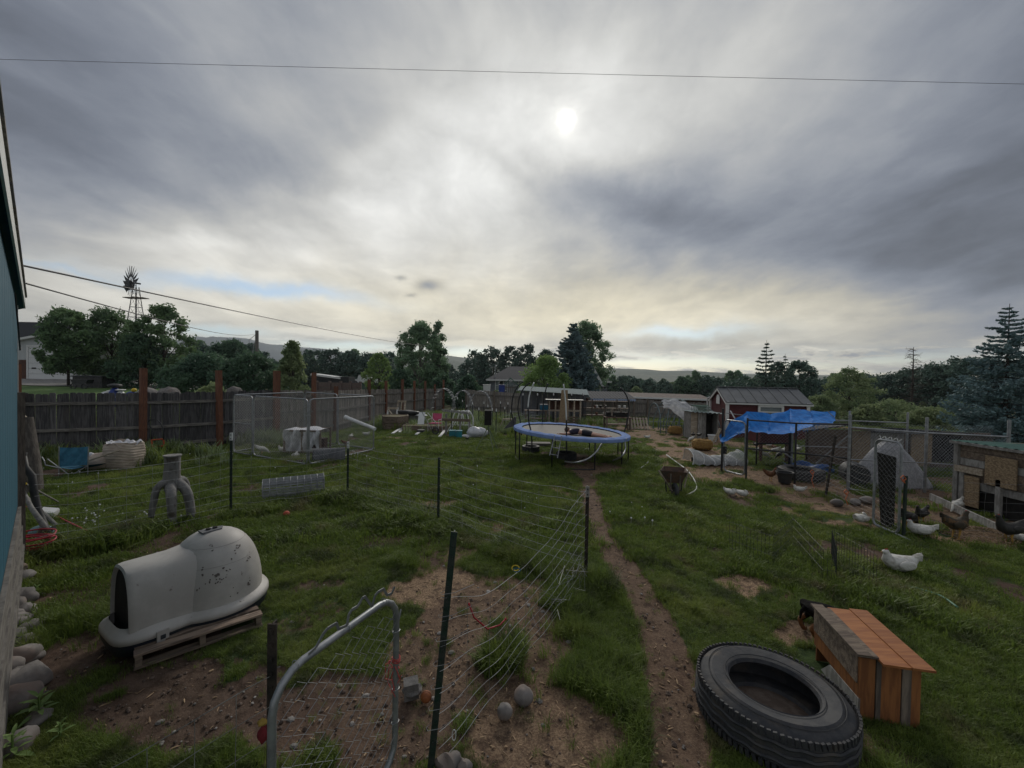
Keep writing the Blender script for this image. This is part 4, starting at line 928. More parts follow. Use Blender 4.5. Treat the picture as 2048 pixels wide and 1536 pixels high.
# utility pole + wires
pp = GD(513, 46); up_ = thing('utility_pole', 'wooden utility pole behind the dark bushes', 'pole', pp); ht = D(515, 661, 46).z - pp.z
mb = MB(); mb.tube([(0, 0, 0), (0, 0, ht)], [.21, .17], 10); mb.build('pole', M['railg'], up_)
mb = MB(); mb.tube([(-.45, 0, 0), (-.5, 0, ht * .55), (-.3, 0, ht - 1.3)], .05, 5); mb.tube([(-.2, 0, ht - .5), (-.9, 0, ht - 1.1), (-.7, 0, ht - 1.7), (-.2, 0, ht - 1.4)], .03, 4); mb.build('service_drop', M['galv'], up_)
def cable(name, lab, a, b, sag, r, n=30):
    a = Vector(a); b = Vector(b); mb = MB(); mb.tube([a.lerp(b, k / n) - Zv * sag * 4 * (k / n) * (1 - k / n) - a for k in range(n + 1)], r, 5); o = mb.build(name, M['blackm']); o.location = a; tag(o, lab, 'cable', 'overhead cables'); return o
cable('power_cable', 'upper overhead cable from the teal wall past the windmill', D(40, 530, 4.6), D(880, 690, 55), .35, .011)
cable('power_cable', 'lower overhead cable ending at the utility pole', D(52, 567, 5.2), D(512, 667, 45.9), .4, .011)
cable('power_cable', 'single overhead wire crossing the whole sky above the sun', D(-400, 108, 9), D(2500, 178, 9), .02, .004, 40)
# slatted concrete fence beyond
cf = thing('block_fence', 'beige block-pattern fence with posts beyond the grey board fence', 'fence', GD(634, 27), 0); z0 = cf.location.z
xs = [GD(px, 27).x for px in (634, 660, 682, 701, 721)]; zt = D(680, 765, 27).z
for k in range(4):
    for r_ in range(6):
        mb = MB(); hh = (zt - z0) / 6; mb.box(((xs[k] + xs[k + 1]) / 2, 27, z0 + hh * (r_ + .5)), (xs[k + 1] - xs[k] - .08, .08, hh - .02)); mb.build('block_panel', M['bag'] if False else M['brickp'] if 'brickp' in M else M.setdefault('brickp', mat('beige_block', (.16, .12, .105), (.12, .09, .08), 14, .9, .4)), cf, True)
for xx in xs:
    mb = MB(); mb.box((xx, 26.95, (z0 + zt) / 2 + .04), (.14, .14, zt - z0 + .1)); mb.build('fence_post', M['brickp'], cf, True)
# long trailer with white roof beyond, white pickup
tr_ = thing('long_trailer', 'long dark trailer with a white roof in the field beyond the fence', 'trailer', GD(668, 62)); z1, z2 = D(660, 768, 62).z, D(660, 753, 62).z; xa, xb = D(630, 760, 62).x, D(704, 760, 62).x
mb = MB(); mb.box(((xa + xb) / 2, 62, (z1 + z2) / 2), (xb - xa, 2.5, z2 - z1)); mb.build('body', M['blackm'], tr_, True)
mb = MB(); mb.prism([(xa, 60.6, z2 + .15), (xb - 1.2, 60.6, z2 - .35), (xb - 1.2, 60.6, z2 - .1), (xa, 60.6, z2 + .4)], (0, 2.8, 0)); mb.build('roof', M['white'], tr_, True)
pk = thing('parked_truck', 'white pickup partly hidden behind the bright shrub', 'truck', GD(728, 66)); z1 = D(728, 769, 66).z; mb = MB(); mb.prism([(-2.3, 0, .5), (2.3, 0, .5), (2.3, 0, 1.0), (1.2, 0, 1.1), (.7, 0, 1.7), (-.9, 0, 1.7), (-1.1, 0, 1.05), (-2.3, 0, 1.0)], (0, 1.8, 0)); o = mb.build('body', M['pvc'], pk); o.location.z = z1 - pk.location.z - .2
for sx in (-1.4, 1.4):
    mb = MB(); mb.tube([(sx + .3 * math.cos(R(a)), -.05, .4 + .3 * math.sin(R(a))) for a in range(0, 360, 30)], .1, 6, True); q_ = mb.build('wheel', M['rubber'], pk); q_.location.z = o.location.z
# grey house
hd = 58; hp = GD(1010, hd); house = thing('grey_house', 'grey house with a dark shingle roof behind the back fence', 'house', hp); z0 = hp.z
def X_(px, dep): return D(px, 760, dep).x
def Z_(px, py, dep): return D(px, py, dep).z
xl, xr_ = X_(979, hd), X_(1215, hd); ze = Z_(1000, 758, hd); zr = Z_(1030, 733, hd + 5)
mb = MB(); mb.box(((xl + xr_) / 2, hd + 5, (z0 + ze) / 2), (xr_ - xl, 10, ze - z0)); mb.build('wall', M['siding'], house, True)
mb = MB(); xm1, xm2 = X_(1018, hd + 5), X_(1190, hd + 5)
A_ = [Vector((xl - .5, hd - .5, ze - .1)), Vector((xr_ + .3, hd - .5, ze - .1)), Vector((xm2, hd + 5, zr)), Vector((xm1, hd + 5, zr))]
mb.add(A_ + [Vector((xl - .5, hd + 10.5, ze - .1)), Vector((xr_ + .3, hd + 10.5, ze - .1))], [(0, 1, 2, 3), (4, 3, 2, 5), (0, 3, 4), (1, 5, 2), (0, 4, 5, 1)])
mb.v += []; mb.build('roof', M['shingle'], house, True)
mb = MB(); mb.box(((xl + xr_) / 2, hd - .56, ze - .15), (xr_ - xl + .9, .1, .2)); mb.build('gutter', M['white'], house, True)
for (px, w_) in ((999, 1.0), (1030, 1.0), (1007, 1.0)):
    window(house, (X_(px, hd), hd, Z_(px, 771, hd)), (1, 0, 0), w_, 1.3, n=(0, -1, 0))
mb = MB(); mb.tube([(X_(990, hd), hd + .5, ze), (X_(990, hd), hd + .5, Z_(990, 729, hd))], .06, 5); mb.build('vent_pipe', M['galv'], house, True)
# its right gable end
gb = thing('white_gable_house', 'white gabled porch end of a house right behind the tall blue spruce', 'house', GD(1190, 52)); z0 = gb.location.z
xa, xb, xm, zt, zb = X_(1176, 52), X_(1201, 52), X_(1186, 52), Z_(1188, 738, 52), Z_(1190, 768, 52)
mb = MB(); mb.prism([(xa, 52, z0), (xb - .2, 52, z0), (xb, 52, zb), (xm, 52, zt), (xa, 52, zb)], (0, 3, 0)); mb.build('wall', M['siding'], gb, True)
mb = MB(); mb.prism([(xa + .3, 51.9, zb + .2), (xb - .35, 51.9, zb + .2), (xm, 51.9, zt - .4)], (0, .1, 0)); mb.build('gable', M['white'], gb, True)
mb = MB(); mb.beam((xm, 51.8, zt), (xb + .4, 51.8, zb - .5), .3, .22, (0, 1, 0)); mb.beam((xm, 51.8, zt), (xa - .3, 51.8, zb - .3), .3, .22, (0, 1, 0)); mb.build('trim', M['white'], gb, True)
window(gb, (X_(1190, 52), 51.9, Z_(1190, 772, 52)), (1, 0, 0), .6, .6, n=(0, -1, 0))
mb = MB(); mb.box((X_(1199, 52), 51.6, (z0 + zb) / 2 - .2), (.15, .15, zb - z0 - .3)); mb.build('porch_post', M['white'], gb, True)
mb = MB(); mb.box((X_(1200, 52), 51.6, zb - .35), (1.8, 1.2, .12)); mb.build('porch_roof', M['shingle'], gb, True)
# green roofed playhouse
ph = thing('playhouse', 'small playhouse with a green pitched roof behind the back fence', 'playhouse', GD(1024, 41)); z0 = ph.location.z
xa, xb, xm, zt, zb = X_(1008, 41), X_(1040, 41), X_(1021, 41), Z_(1021, 757, 41), Z_(1010, 773, 41)
mb = MB(); mb.prism([(xa + .25, 41, z0), (xb - .5, 41, z0), (xb - .5, 41, zb), (xm, 41, zt - .15), (xa + .25, 41, zb)], (0, 1.6, 0)); mb.build('wall', M['sidingw'], ph, True)
mb = MB(); M['groof'] = mat('green_roof', (.03, .11, .075), (.02, .08, .055), 3, .5)
mb.prism([(xa - .1, 40.7, zb - .1), (xm, 40.7, zt), (xm, 40.7, zt + .12), (xa - .1, 40.7, zb + .02)], (0, 2.2, 0)); mb.prism([(xm, 40.7, zt), (xb, 40.7, zb - .1), (xb, 40.7, zb + .02), (xm, 40.7, zt + .12)], (0, 2.2, 0)); mb.build('roof', M['groof'], ph, True)
mb = MB(); mb.box((xm, 40.95, Z_(1021, 769, 41)), (.45, .06, .5)); mb.build('window', M['glass'], ph, True)
mb = MB()
for xx in np.linspace(xa + .1, xb - .4, 7): mb.box((xx, 40.6, Z_(1020, 778, 41)), (.06, .06, .7))
mb.box(((xa + xb) / 2 - .1, 40.6, Z_(1020, 775, 41)), (xb - xa, .08, .06)); mb.build('railing', M['woodv'], ph, True)
mb = MB(); mb.box((0, 0, .5), (.5, .4, 1.0)); 
for (px, py, mt, nm, lab, w_, h_) in [(1003, 776, 'bluet', 'plastic_bin', 'dark blue plastic bin behind the back fence by the house', .5, .5), (973, 774, 'white', 'white_cart', 'small white cart behind the back fence left of the house', .6, .35), (949, 770, 'cedar', 'orange_post_box', 'orange-brown box behind the far left end of the back fence', .35, .7)]:
    p = GD(px, 39); t = thing(nm, lab, 'box', p); zc = D(px, py, 39).z - p.z; mb = MB(); mb.prism([(-w_ / 2, 0, 0), (w_ / 2, 0, 0), (w_ / 2 * 1.1, 0, zc + h_ / 2), (-w_ / 2 * 1.1, 0, zc + h_ / 2)], (0, .4, 0)); mb.build('body', M[mt], t); mb = MB(); mb.box((0, .2, zc + h_ / 2 + .03), (w_ * 1.25, .5, .05)); mb.build('lid', M[mt], t)
# long brown barn right behind the back fence
bn = thing('brown_barn', 'long low plank barn with a brown roof behind the back fence', 'barn', GD(1350, 36)); z0 = bn.location.z
xa, xb = X_(1268, 35), X_(1424, 35); ze = Z_(1340, 797, 35); zr = Z_(1340, 786, 37.5)
npk = 46; 
for k in range(npk):
    t_ = (k + .5) / npk; mb = MB(); mb.box((xa + (xb - xa) * t_, 35.1, (z0 + ze) / 2), ((xb - xa) / npk - .01, .05, ze - z0)); mb.build('plank', M['brown'], bn, True)
M['broof'] = mat('brown_roof', (.16, .12, .10), (.11, .085, .07), 3, .85)
mb = MB(); mb.prism([(xa - .2, 34.6, ze - .02), (xa - .2, 37.5, zr), (xa - .2, 40.4, ze), (xa - .2, 37.5, zr - .1)], (xb - xa + .4, 0, -.1)); mb.build('roof', M['broof'], bn, True)
mb = MB(); mb.beam((xa - .2, 34.55, ze + .05), (xb + .2, 34.55, ze - .05), .06, .14); mb.build('gutter', M['white'], bn, True)
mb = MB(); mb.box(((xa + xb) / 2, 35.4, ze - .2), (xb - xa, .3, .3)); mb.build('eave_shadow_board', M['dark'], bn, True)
# dark corrugated roof with a scalloped pale edge (left of the barn)
cr = thing('open_shelter', 'low shelter with a dark corrugated roof and scalloped pale edge', 'shelter', GD(1225, 31)); z0 = cr.location.z
xa, xb = X_(1182, 30), X_(1272, 30); za, zb = Z_(1220, 797, 30), Z_(1220, 783, 32.5)
mb = MB()
def fn(u, v): return Vector((xa + (xb - xa) * u, 30 + 2.6 * v, za + (zb - za) * v + .015 * math.sin(u * 90)))
mb.grid(fn, 180, 2); mb.build('roof', M['shingle'], cr, True, smooth=True)
mb = MB(); poly = []; nS = 20
for k in range(nS):
    x1 = xa + (xb - xa) * k / nS; x2 = xa + (xb - xa) * (k + 1) / nS
    mb.prism([(x1, 29.95, za - .02), (x2, 29.95, za - .02), (x2, 29.95, za - .10), ((x1 + x2) / 2, 29.95, za - .2), (x1, 29.95, za - .10)], (0, -.03, 0))
mb.build('scalloped_edge', mat('scallop_blue', (.30, .36, .5), None, 2, .6), cr, True)
for xx in (xa + .1, (xa + xb) / 2, xb - .1):
    mb = MB(); mb.box((xx, 30, (z0 + za) / 2), (.1, .1, za - z0)); mb.build('post', M['woodv'], cr, True)
# lean-to with pale metal roof
lt = thing('lean_to', 'open lean-to with a pale metal roof and grey back wall', 'shelter', GD(1105, 27)); z0 = lt.location.z
xa, xb = X_(1041, 26), X_(1176, 25.3)
zfa, zfb = Z_(1041, 779, 26), Z_(1178, 789, 25.2); 
mb = MB()
roofp = [D(1035, 780, 26), D(1178, 790, 25.2), D(1174, 779, 27.4), D(1042, 772, 28.2)]
def fn(u, v):
    p = roofp[0].lerp(roofp[1], u).lerp(roofp[3].lerp(roofp[2], u), v); return p + Zv * (.004 * math.sin(u * 130))
mb.grid(fn, 200, 2); mb.build('roof', M['tin'], lt, True, smooth=True)
mb = MB()
for k in range(12):
    u0, u1 = k / 12, (k + 1) / 12
    a = roofp[3].lerp(roofp[2], u0); b = roofp[3].lerp(roofp[2], u1); mb.prism([(a.x, a.y, z0), (b.x - .03, b.y, z0), (b.x - .03, b.y, b.z - .08), (a.x, a.y, a.z - .08)], (0, -.02, 0))
mb.build('back_wall', M['siding'], lt, True)
for px in (1046, 1075, 1107, 1143, 1166):
    p = D(px, 785, 26 - (px - 1041) * .006); mb = MB(); mb.box((p.x, p.y, (z0 + p.z - .05) / 2), (.09, .09, p.z - .05 - z0)); mb.build('post', M['blackm'], lt, True)
    mb = MB(); mb.blob((p.x, p.y - .08, p.z - .12), (.04, .04, .08), 6, 5, 0); mb.build('lamp_bulb', M['white'], lt, True)
def table(name, lab, px, dep, w_, d_, h_, mt='wood', cat='bench', shelf=False, slats=5):
    t = thing(name, lab, cat, GD(px, dep))
    for k in range(slats):
        mb = MB(); mb.box((0, -d_ / 2 + d_ * (k + .5) / slats, h_), (w_, d_ / slats - .015, .04)); mb.build('plank', M[mt], t)
    for sx in (-1, 1):
        for sy in (-1, 1): mb = MB(); mb.box((sx * (w_ / 2 - .08), sy * (d_ / 2 - .06), h_ / 2), (.08, .08, h_)); mb.build('leg', M['woodv'], t)
    if shelf: mb = MB(); mb.box((0, 0, h_ * .4), (w_ - .2, d_ - .1, .04)); mb.build('shelf', M[mt], t)
    return t
# potting bench made of crates under the lean-to
pb = thing('potting_bench', 'wooden potting bench with open crate shelves under the lean-to', 'bench', GD(1130, 23.5)); z0 = pb.location.z
xa, xb = X_(1097, 23.5), X_(1162, 23.5); zt = Z_(1130, 800, 23.5); zc = Z_(1130, 821, 23.5)
mb = MB(); mb.box(((xa + xb) / 2, 23.5, zt), (xb - xa + .3, .7, .05)); mb.build('top', M['blackm'], pb, True)
mb = MB(); mb.box(((xa + xb) / 2, 23.5, zc), (xb - xa, .7, .06)); mb.build('counter', M['woodpale'], pb, True)
for xx in np.linspace(xa + .05, xb - .05, 6):
    mb = MB(); mb.box((xx, 23.2, (z0 + zt) / 2), (.08, .06, zt - z0)); mb.build('upright', M['woodpale'], pb, True)
mb = MB(); mb.box(((xa + xb) / 2, 23.75, (zc + zt) / 2), (xb - xa, .03, zt - zc)); mb.build('back_board', M['brown'], pb, True)
mb = MB()
for k in range(3): mb.box(((xa * .35 + xb * .65), 23.18, z0 + .15 + .14 * k), ((xb - xa) * .5, .03, .08))
mb.build('slats', M['wood'], pb, True)
bb = thing('blue_box', 'light blue box on the bench under the lean-to', 'box', D(1088, 815, 23.8)); mb = MB(); mb.box((0, 0, 0), (.45, .3, .3)); mb.build('body', M['fabblue'], bb); mb = MB(); mb.box((0, 0, .17), (.48, .33, .04)); mb.build('lid', M['siding'], bb)
table('plant_bench', 'low plant bench at the left end of the lean-to', 1072, 23.5, 1.3, .5, .75, 'wood', shelf=True)
osbp = thing('osb_sheet', 'tall narrow particle board sheet standing in front of the lean-to', 'board', GD(1128, 22.3)); hO = Z_(1128, 780, 22.5) - osbp.location.z
mb = MB(); mb.prism([(-.28, 0, 0), (.2, 0, 0), (.22, .15, hO), (-.13, .15, hO)], (0, .02, 0)); mb.build('sheet', M['osb'], osbp)
bk = thing('white_bucket', 'white bucket on the ground between the lean-to and the trampoline', 'bucket', GD(1161, 18.6)); mb = MB(); mb.lathe([(0, .01), (.14, .01), (.17, .38), (.18, .40), (.16, .40), (.13, .03), (0, .03)], 16); mb.build('pail', M['pvc'], bk, smooth=40); mb = MB(); mb.tube([(.17 * math.cos(R(a)), -.05, .36 - .12 * math.sin(R(a))) for a in range(0, 181, 30)], .006, 4); mb.build('handle', M['wire'], bk)
# dark work table with crates right of the bench
table('work_table', 'dark wooden table loaded with crates in front of the back fence', 1235, 21.5, 1.35, .7, .62, 'brown', 'table', True)
wt = thing('crate_stack', 'jumble of dark crates and poles on the dark work table', 'crate', GD(1235, 21.5) + Vector((0, 0, .64))); rr = random.Random(8)
for k in range(9):
    mb = MB(); mb.beam((rr.uniform(-.6, .6), rr.uniform(-.2, .2), .04), (rr.uniform(-.6, .6), rr.uniform(-.2, .2), .3 + rr.uniform(-.2, .15)), .09, .03); mb.build('slat', M['woodv'], wt)
mb = MB(); mb.box((0, .1, .12), (1.1, .4, .24)); mb.build('crate', M['dark'], wt)
rack = thing('rack_shelf', 'wooden shelf rack with plant pots behind the work table', 'shelf', GD(1208, 27)); 
for z in (.35, .8, 1.25):
    mb = MB(); mb.box((0, 0, z), (3.3, .4, .05)); mb.build('shelf', M['wood'], rack)
for sx in (-1.6, -.8, 0, .8, 1.6): mb = MB(); mb.box((sx, -.18, .7), (.07, .07, 1.4)); mb.build('upright', M['woodv'], rack)
for k in range(12):
    mb = MB(); mb.lathe([(0, 0), (.07, 0), (.1, .16), (0, .14)], 8); o = mb.build('pot', M[rr.choice(['blackp', 'cedar', 'white', 'brown'])], rack); o.location = (rr.uniform(-1.5, 1.5), 0, rr.choice([.38, .83, 1.28]))
# leaning pallet
pl = thing('leaning_pallet', 'pale wooden pallet leaning low in front of the back fence', 'pallet', GD(1280, 21.5)); mb = MB()
for k in range(7): mb = MB(); mb.box((-.48 + .16 * k, 0, 0), (.09, .9, .02)); o = mb.build('slat', M['woodpale'], pl); o.location = (0, .3, .28); o.rotation_euler = (R(38), 0, R(-8))
for k in range(3): mb = MB(); mb.box((0, -.4 + .4 * k, -.05), (1.1, .09, .07)); o = mb.build('stringer', M['wood'], pl); o.location = (0, .3, .28); o.rotation_euler = (R(38), 0, R(-8))

# ------------------------------------------------------------------ red shed
sh = thing('red_shed', 'dark red garden shed with a grey metal roof and white trim', 'shed', (9.8, 18.8, T(9.8, 18.8)))
C0 = Vector((9.8, 18.8, 0)); gv = Vector((.21, .978, 0)); lv = Vector((.978, -.21, 0)); Wd, Ln = 2.9, 3.2; z0 = T(9.8, 18.8) - .1; ez, rz_ = 1.55, 2.12
def S(a, b, z): return C0 + lv * a + gv * b + Zv * z
nb = 12
for k in range(nb):
    b0, b1 = Wd * k / nb, Wd * (k + 1) / nb - .006
    zz = lambda b: ez + (rz_ - ez) * (1 - abs(b - Wd / 2) / (Wd / 2))
    mb = MB(); mb.prism([S(0, b0, z0), S(0, b1, z0), S(0, b1, zz(b1)), S(0, (b0 + b1) / 2, zz((b0 + b1) / 2)), S(0, b0, zz(b0))], lv * .02); mb.build('board', M['shedred'], sh, True)
for k in range(8):
    za = z0 + (ez - z0) * k / 8; zb = z0 + (ez - z0) * (k + 1) / 8 - .006; mb = MB(); mb.prism([S(.02, 0, za), S(Ln, 0, za), S(Ln, .0, zb), S(.02, 0, zb)], gv * .02 - Zv * 0); mb.build('siding_board', M['shedred'], sh, True)
mb = MB(); mb.prism([S(Ln, 0, z0), S(Ln, Wd, z0), S(Ln, Wd, ez), S(Ln, Wd / 2, rz_), S(Ln, 0, ez)], lv * .02); mb.prism([S(0, Wd, z0), S(Ln, Wd, z0), S(Ln, Wd, ez), S(0, Wd, ez)], gv * .02); mb.build('far_wall', M['shedred'], sh, True)
for s_, nm in ((0, 'a'), (1, 'b')):
    e0 = -.12 if s_ == 0 else Wd + .12
    for k in range(8):
        a0 = -.12 + (Ln + .3) * k / 8; a1 = -.12 + (Ln + .3) * (k + 1) / 8
        zed = ez - .06
        mb = MB(); mb.prism([S(a0, e0, zed), S(a1, e0, zed), S(a1, Wd / 2, rz_ + .02), S(a0, Wd / 2, rz_ + .02)], Zv * .03); mb.beam(S(a0 + .015, e0, zed + .045), S(a0 + .015, Wd / 2, rz_ + .065), .03, .03); mb.build('roof_panel', M['roofmetal'], sh, True)
mb = MB(); mb.beam(S(-.13, Wd / 2, rz_ + .07), S(Ln + .19, Wd / 2, rz_ + .07), .16, .03); mb.build('ridge_cap', M['roofmetal'], sh, True)
for (a, b) in ((-.02, -.02), (Ln + .02, -.02), (-.02, Wd + .02)):
    mb = MB(); mb.box(S(a, b, (z0 + ez) / 2), (.12, .12, ez - z0), (0, 0, math.atan2(lv.y, lv.x))); mb.build('corner_trim', M['white'], sh, True)
mb = MB(); mb.beam(S(-.09, -.12, ez - .12), S(-.09, Wd / 2, rz_ - .05), .03, .1); mb.beam(S(-.09, Wd + .12, ez - .12), S(-.09, Wd / 2, rz_ - .05), .03, .1); mb.beam(S(-.1, -.1, ez - .08), S(Ln + .2, -.1, ez - .08), .03, .09); mb.build('fascia', M['white'], sh, True)
mb = MB(); av = [S(-.03, Wd / 2 + .27, 1.35), S(-.03, Wd / 2 - .27, 1.35)] + [S(-.03, Wd / 2 - .27 * math.cos(R(a)), 1.58 + .22 * math.sin(R(a))) for a in range(0, 181, 20)]; mb.prism(av, -lv * .03); mb.build('arched_vent', M['white'], sh, True)
mb = MB(); mb.tube([S(-.1, Wd * .93, 1.62), S(-.22, Wd * .96, 1.55), S(-.2, Wd * .98, 1.4), S(-.12, Wd + .05, .2)], .04, 6); mb.build('downpipe', M['white'], sh, True)
window(sh, S(1.75, -.01, 1.12), lv, .85, .42, n=-gv); window(sh, S(.9, -.01, .55), lv, .5, .4, n=-gv) if False else None

# ------------------------------------------------------------------ hoop run with fleece, shack, bales
gh = thing('hoop_run', 'half-collapsed hoop tunnel run with grey hoops beside the red shed', 'tunnel', GD(1370, 20.2)); z0 = gh.location.z
pa, pc = D(1309, 815, 20.8), D(1422, 812, 19.6); pa.z = pc.z = z0
for k in range(11):
    t_ = k / 10; c = pa.lerp(pc, t_); hh = (.95 + .22 * math.sin(t_ * 5.5)) ; mb = MB()
    pts = [c + Vector((.5 * math.sin(t_ * 6) * math.sin(R(a)), -.9 * math.cos(R(a)), .45 + hh * math.sin(R(a)))) for a in range(0, 181, 15)]
    pts = [pts[0] - Zv * .45] + pts + [pts[-1] - Zv * .45]; mb.tube(pts, .028, 5); mb.build('hoop', M['tin'], gh, True)
for (dy, dz) in ((-.9, .45), (0, 1.45), (.9, .45)):
    mb = MB(); mb.tube([pa + Vector((0, dy, dz * .8)), pa.lerp(pc, .5) + Vector((0, dy, dz)), pc + Vector((0, dy, dz * .9))], .016, 5); mb.build('purlin', M['galv'], gh, True)
mb = MB()
for k in range(12): p = pa.lerp(pc, k / 11); mb.tube([p + Vector((0, -.92, 0)), p + Vector((0, -.92, .5))], .012, 4)
link_panel(mb, pa + Vector((0, -.92, 0)), (pc - pa), Zv, (pc - pa).length, .5, .12, .003); mb.build('side_netting', M['wiredark'], gh, True)
mb = MB(); dx = (pc - pa)
def fn(u, v):
    t_ = .08 + .62 * u; c = pa + dx * t_; a = R(75 - 88 * v * (.35 + .65 * u)) ; hh = 1.0 + .22 * math.sin(t_ * 5.5)
    drop = max(0, v - .6) * 1.5 * u * u
    return c + Vector((.03 * math.sin(v * 20), -.95 * math.cos(a) * (1.03) - .05 * math.sin(u * 30 + v * 4), .47 + hh * math.sin(a) - drop + .035 * math.sin(u * 20 + v * 5)))
mb.grid(fn, 60, 22); mb.build('fleece_cover', M['fleece'], gh, True, smooth=True)
# shack
sk = thing('small_coop_shack', 'small upright shack with pale side, open dark doorway and tin roof', 'coop', GD(1412, 17.9)); z0 = sk.location.z
zt = Z_(1400, 825, 17.9)
xs_ = [X_(px, 17.9) for px in (1384, 1397, 1407, 1413, 1436)]
mb = MB(); mb.box(((xs_[0] + xs_[1]) / 2, 17.9, (z0 + zt) / 2), (xs_[1] - xs_[0], .03, zt - z0)); mb.build('side_panel', M['woodpale'], sk, True)
for k in range(2):
    mb = MB(); mb.box((xs_[1] + (xs_[3] - xs_[1]) * (k + .5) / 2, 17.85, (z0 + zt) / 2), ((xs_[3] - xs_[1]) / 2 - .01, .04, zt - z0)); mb.build('board', M['greywood'], sk, True)
mb = MB(); mb.box((xs_[4], 18.2, (z0 + zt) / 2), (.04, .8, zt - z0)); mb.box(((xs_[0] + xs_[4]) / 2, 18.6, (z0 + zt) / 2), (xs_[4] - xs_[0], .04, zt - z0)); mb.box((xs_[0], 18.25, (z0 + zt) / 2), (.03, .7, zt - z0)); mb.build('back_wall', M['greywood'], sk, True)
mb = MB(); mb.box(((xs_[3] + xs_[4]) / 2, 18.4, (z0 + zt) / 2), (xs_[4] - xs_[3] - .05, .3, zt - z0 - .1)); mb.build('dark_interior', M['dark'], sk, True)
def fn(u, v): return Vector((xs_[0] - .1 + (xs_[4] - xs_[0] + .35) * u, 17.6 + 1.2 * v, zt + .04 - .06 * u + .02 * math.sin(u * 50)))
mb = MB(); mb.grid(fn, 60, 2); mb.build('tin_roof', M['tin'], sk, True, smooth=True)
nr_ = thing('netting_roll', 'green wire netting roll lying on the tin roof of the shack', 'roll', D(1400, 823, 18) + Zv * .12); mb = MB()
for k in range(10): mb.tube([(-.3 + .07 * k, .16 * math.cos(R(a)), .16 * math.sin(R(a))) for a in range(0, 360, 30)], .008, 4, True)
for a in range(0, 360, 20): mb.tube([(-.33, .16 * math.cos(R(a)), .16 * math.sin(R(a))), (.36, .16 * math.cos(R(a)), .16 * math.sin(R(a)))], .006, 3)
mb.build('netting', mat('net_green', (.12, .20, .15), None, 3, .6), nr_)
def bale(lab, px, py, w_, h_, d_, seed):
    p = G(px, py); t = thing('straw_bale', lab, 'straw bale', p, R(-12), 'straw bales'); mb = MB(); mb.blob((0, 0, h_ / 2), (1, 1, 1), 30, 18, .05, seed, None); q5 = lambda v, s: math.copysign(abs(v) ** .5, v) * s; rj = random.Random(seed); mb.v = [(q5(x_, w_ / 2) + rj.uniform(-.02, .02), q5(y_, d_ / 2) + rj.uniform(-.02, .02), max(0, h_ / 2 + q5(z_ - h_ / 2, h_ / 2) + rj.uniform(-.02, .03))) for x_, y_, z_ in mb.v]
    mb.build('straw', M['hay'], t, smooth=True); rr = random.Random(seed); mb = MB()
    for k in range(420):
        a = rr.uniform(0, 6.28); e_ = rr.uniform(0, 1.5); q_ = Vector((w_ / 2 * math.cos(a) * math.cos(e_), d_ / 2 * math.sin(a) * math.cos(e_), h_ / 2 + h_ / 2 * math.sin(e_) * rr.choice([1, 1, -.8])))
        mb.tube([q_, q_ + Vector((rr.uniform(-.1, .1), rr.uniform(-.1, .1), rr.uniform(-.04, .05)))], .004, 3, caps=False)
    mb.build('loose_straws', M['hay'], t); return t
bale('straw bale broken open in front of the hoop run', 1350, 868, .62, .36, .4, 1); bale('straw bale with two dark hens sitting on it', 1404, 899, .66, .36, .42, 2)
bale('yellow straw clump by the raised beds in the back garden', 885, 852, .8, .35, .5, 3)
pt = thing('white_tub', 'white plastic tub in the doorway of the shack', 'tub', GD(1427, 17.3)); mb = MB(); mb.lathe([(0, .01), (.14, .01), (.18, .26), (.2, .27), (.17, .27), (.13, .03), (0, .03)], 16); mb.build('tub', M['pvc'], pt, smooth=40); mb = MB(); mb.tube([(.2 * math.cos(R(a)), .2 * math.sin(R(a)), .27) for a in range(0, 360, 30)], .01, 5, True); mb.build('rim', M['white'], pt)
lp = thing('leaning_plank', 'pale plank leaning against the black gate post', 'plank', G(1424, 889)); b = D(1441, 857, lp.location.y + .1) - lp.location; mb = MB(); mb.beam((0, 0, 0), b, .09, .03, (0, 1, 0)); mb.build('plank', M['woodpale'], lp)
# low white netting tunnel on a tray
nt = thing('netting_tunnel', 'low white netting tunnel over a black tray beside the open gate', 'tunnel', G(1440, 930)); y0 = nt.location.y; z0 = nt.location.z; xa, xb = X_(1403, y0), X_(1490, y0)
mb = MB(); mb.box(((xa + xb) / 2, y0 + .25, z0 + .06), (xb - xa, .6, .12)); mb.build('tray', M['blackp'], nt, True)
hs = [.42, .36, .2, .2, .24, .4]
def fn(u, v):
    k = u * 5; i = min(int(k), 4); f_ = k - i; hh = hs[i] * (1 - f_) + hs[i + 1] * f_; a = math.pi * v
    return Vector((xa - .25 + (xb - xa + .3) * u + .04 * math.sin(v * 9), y0 + .25 - .38 * math.cos(a), z0 + .02 + hh * math.sin(a) + .02 * math.sin(u * 40 + v * 7)))
mb = MB(); mb.grid(fn, 60, 20); mb.build('netting', M['netting'], nt, True, smooth=True)
for k in range(6):
    mb = MB(); mb.tube([fn(k / 5, v / 10) for v in range(11)], .012, 5); mb.build('hoop', M['pvc'], nt, True)
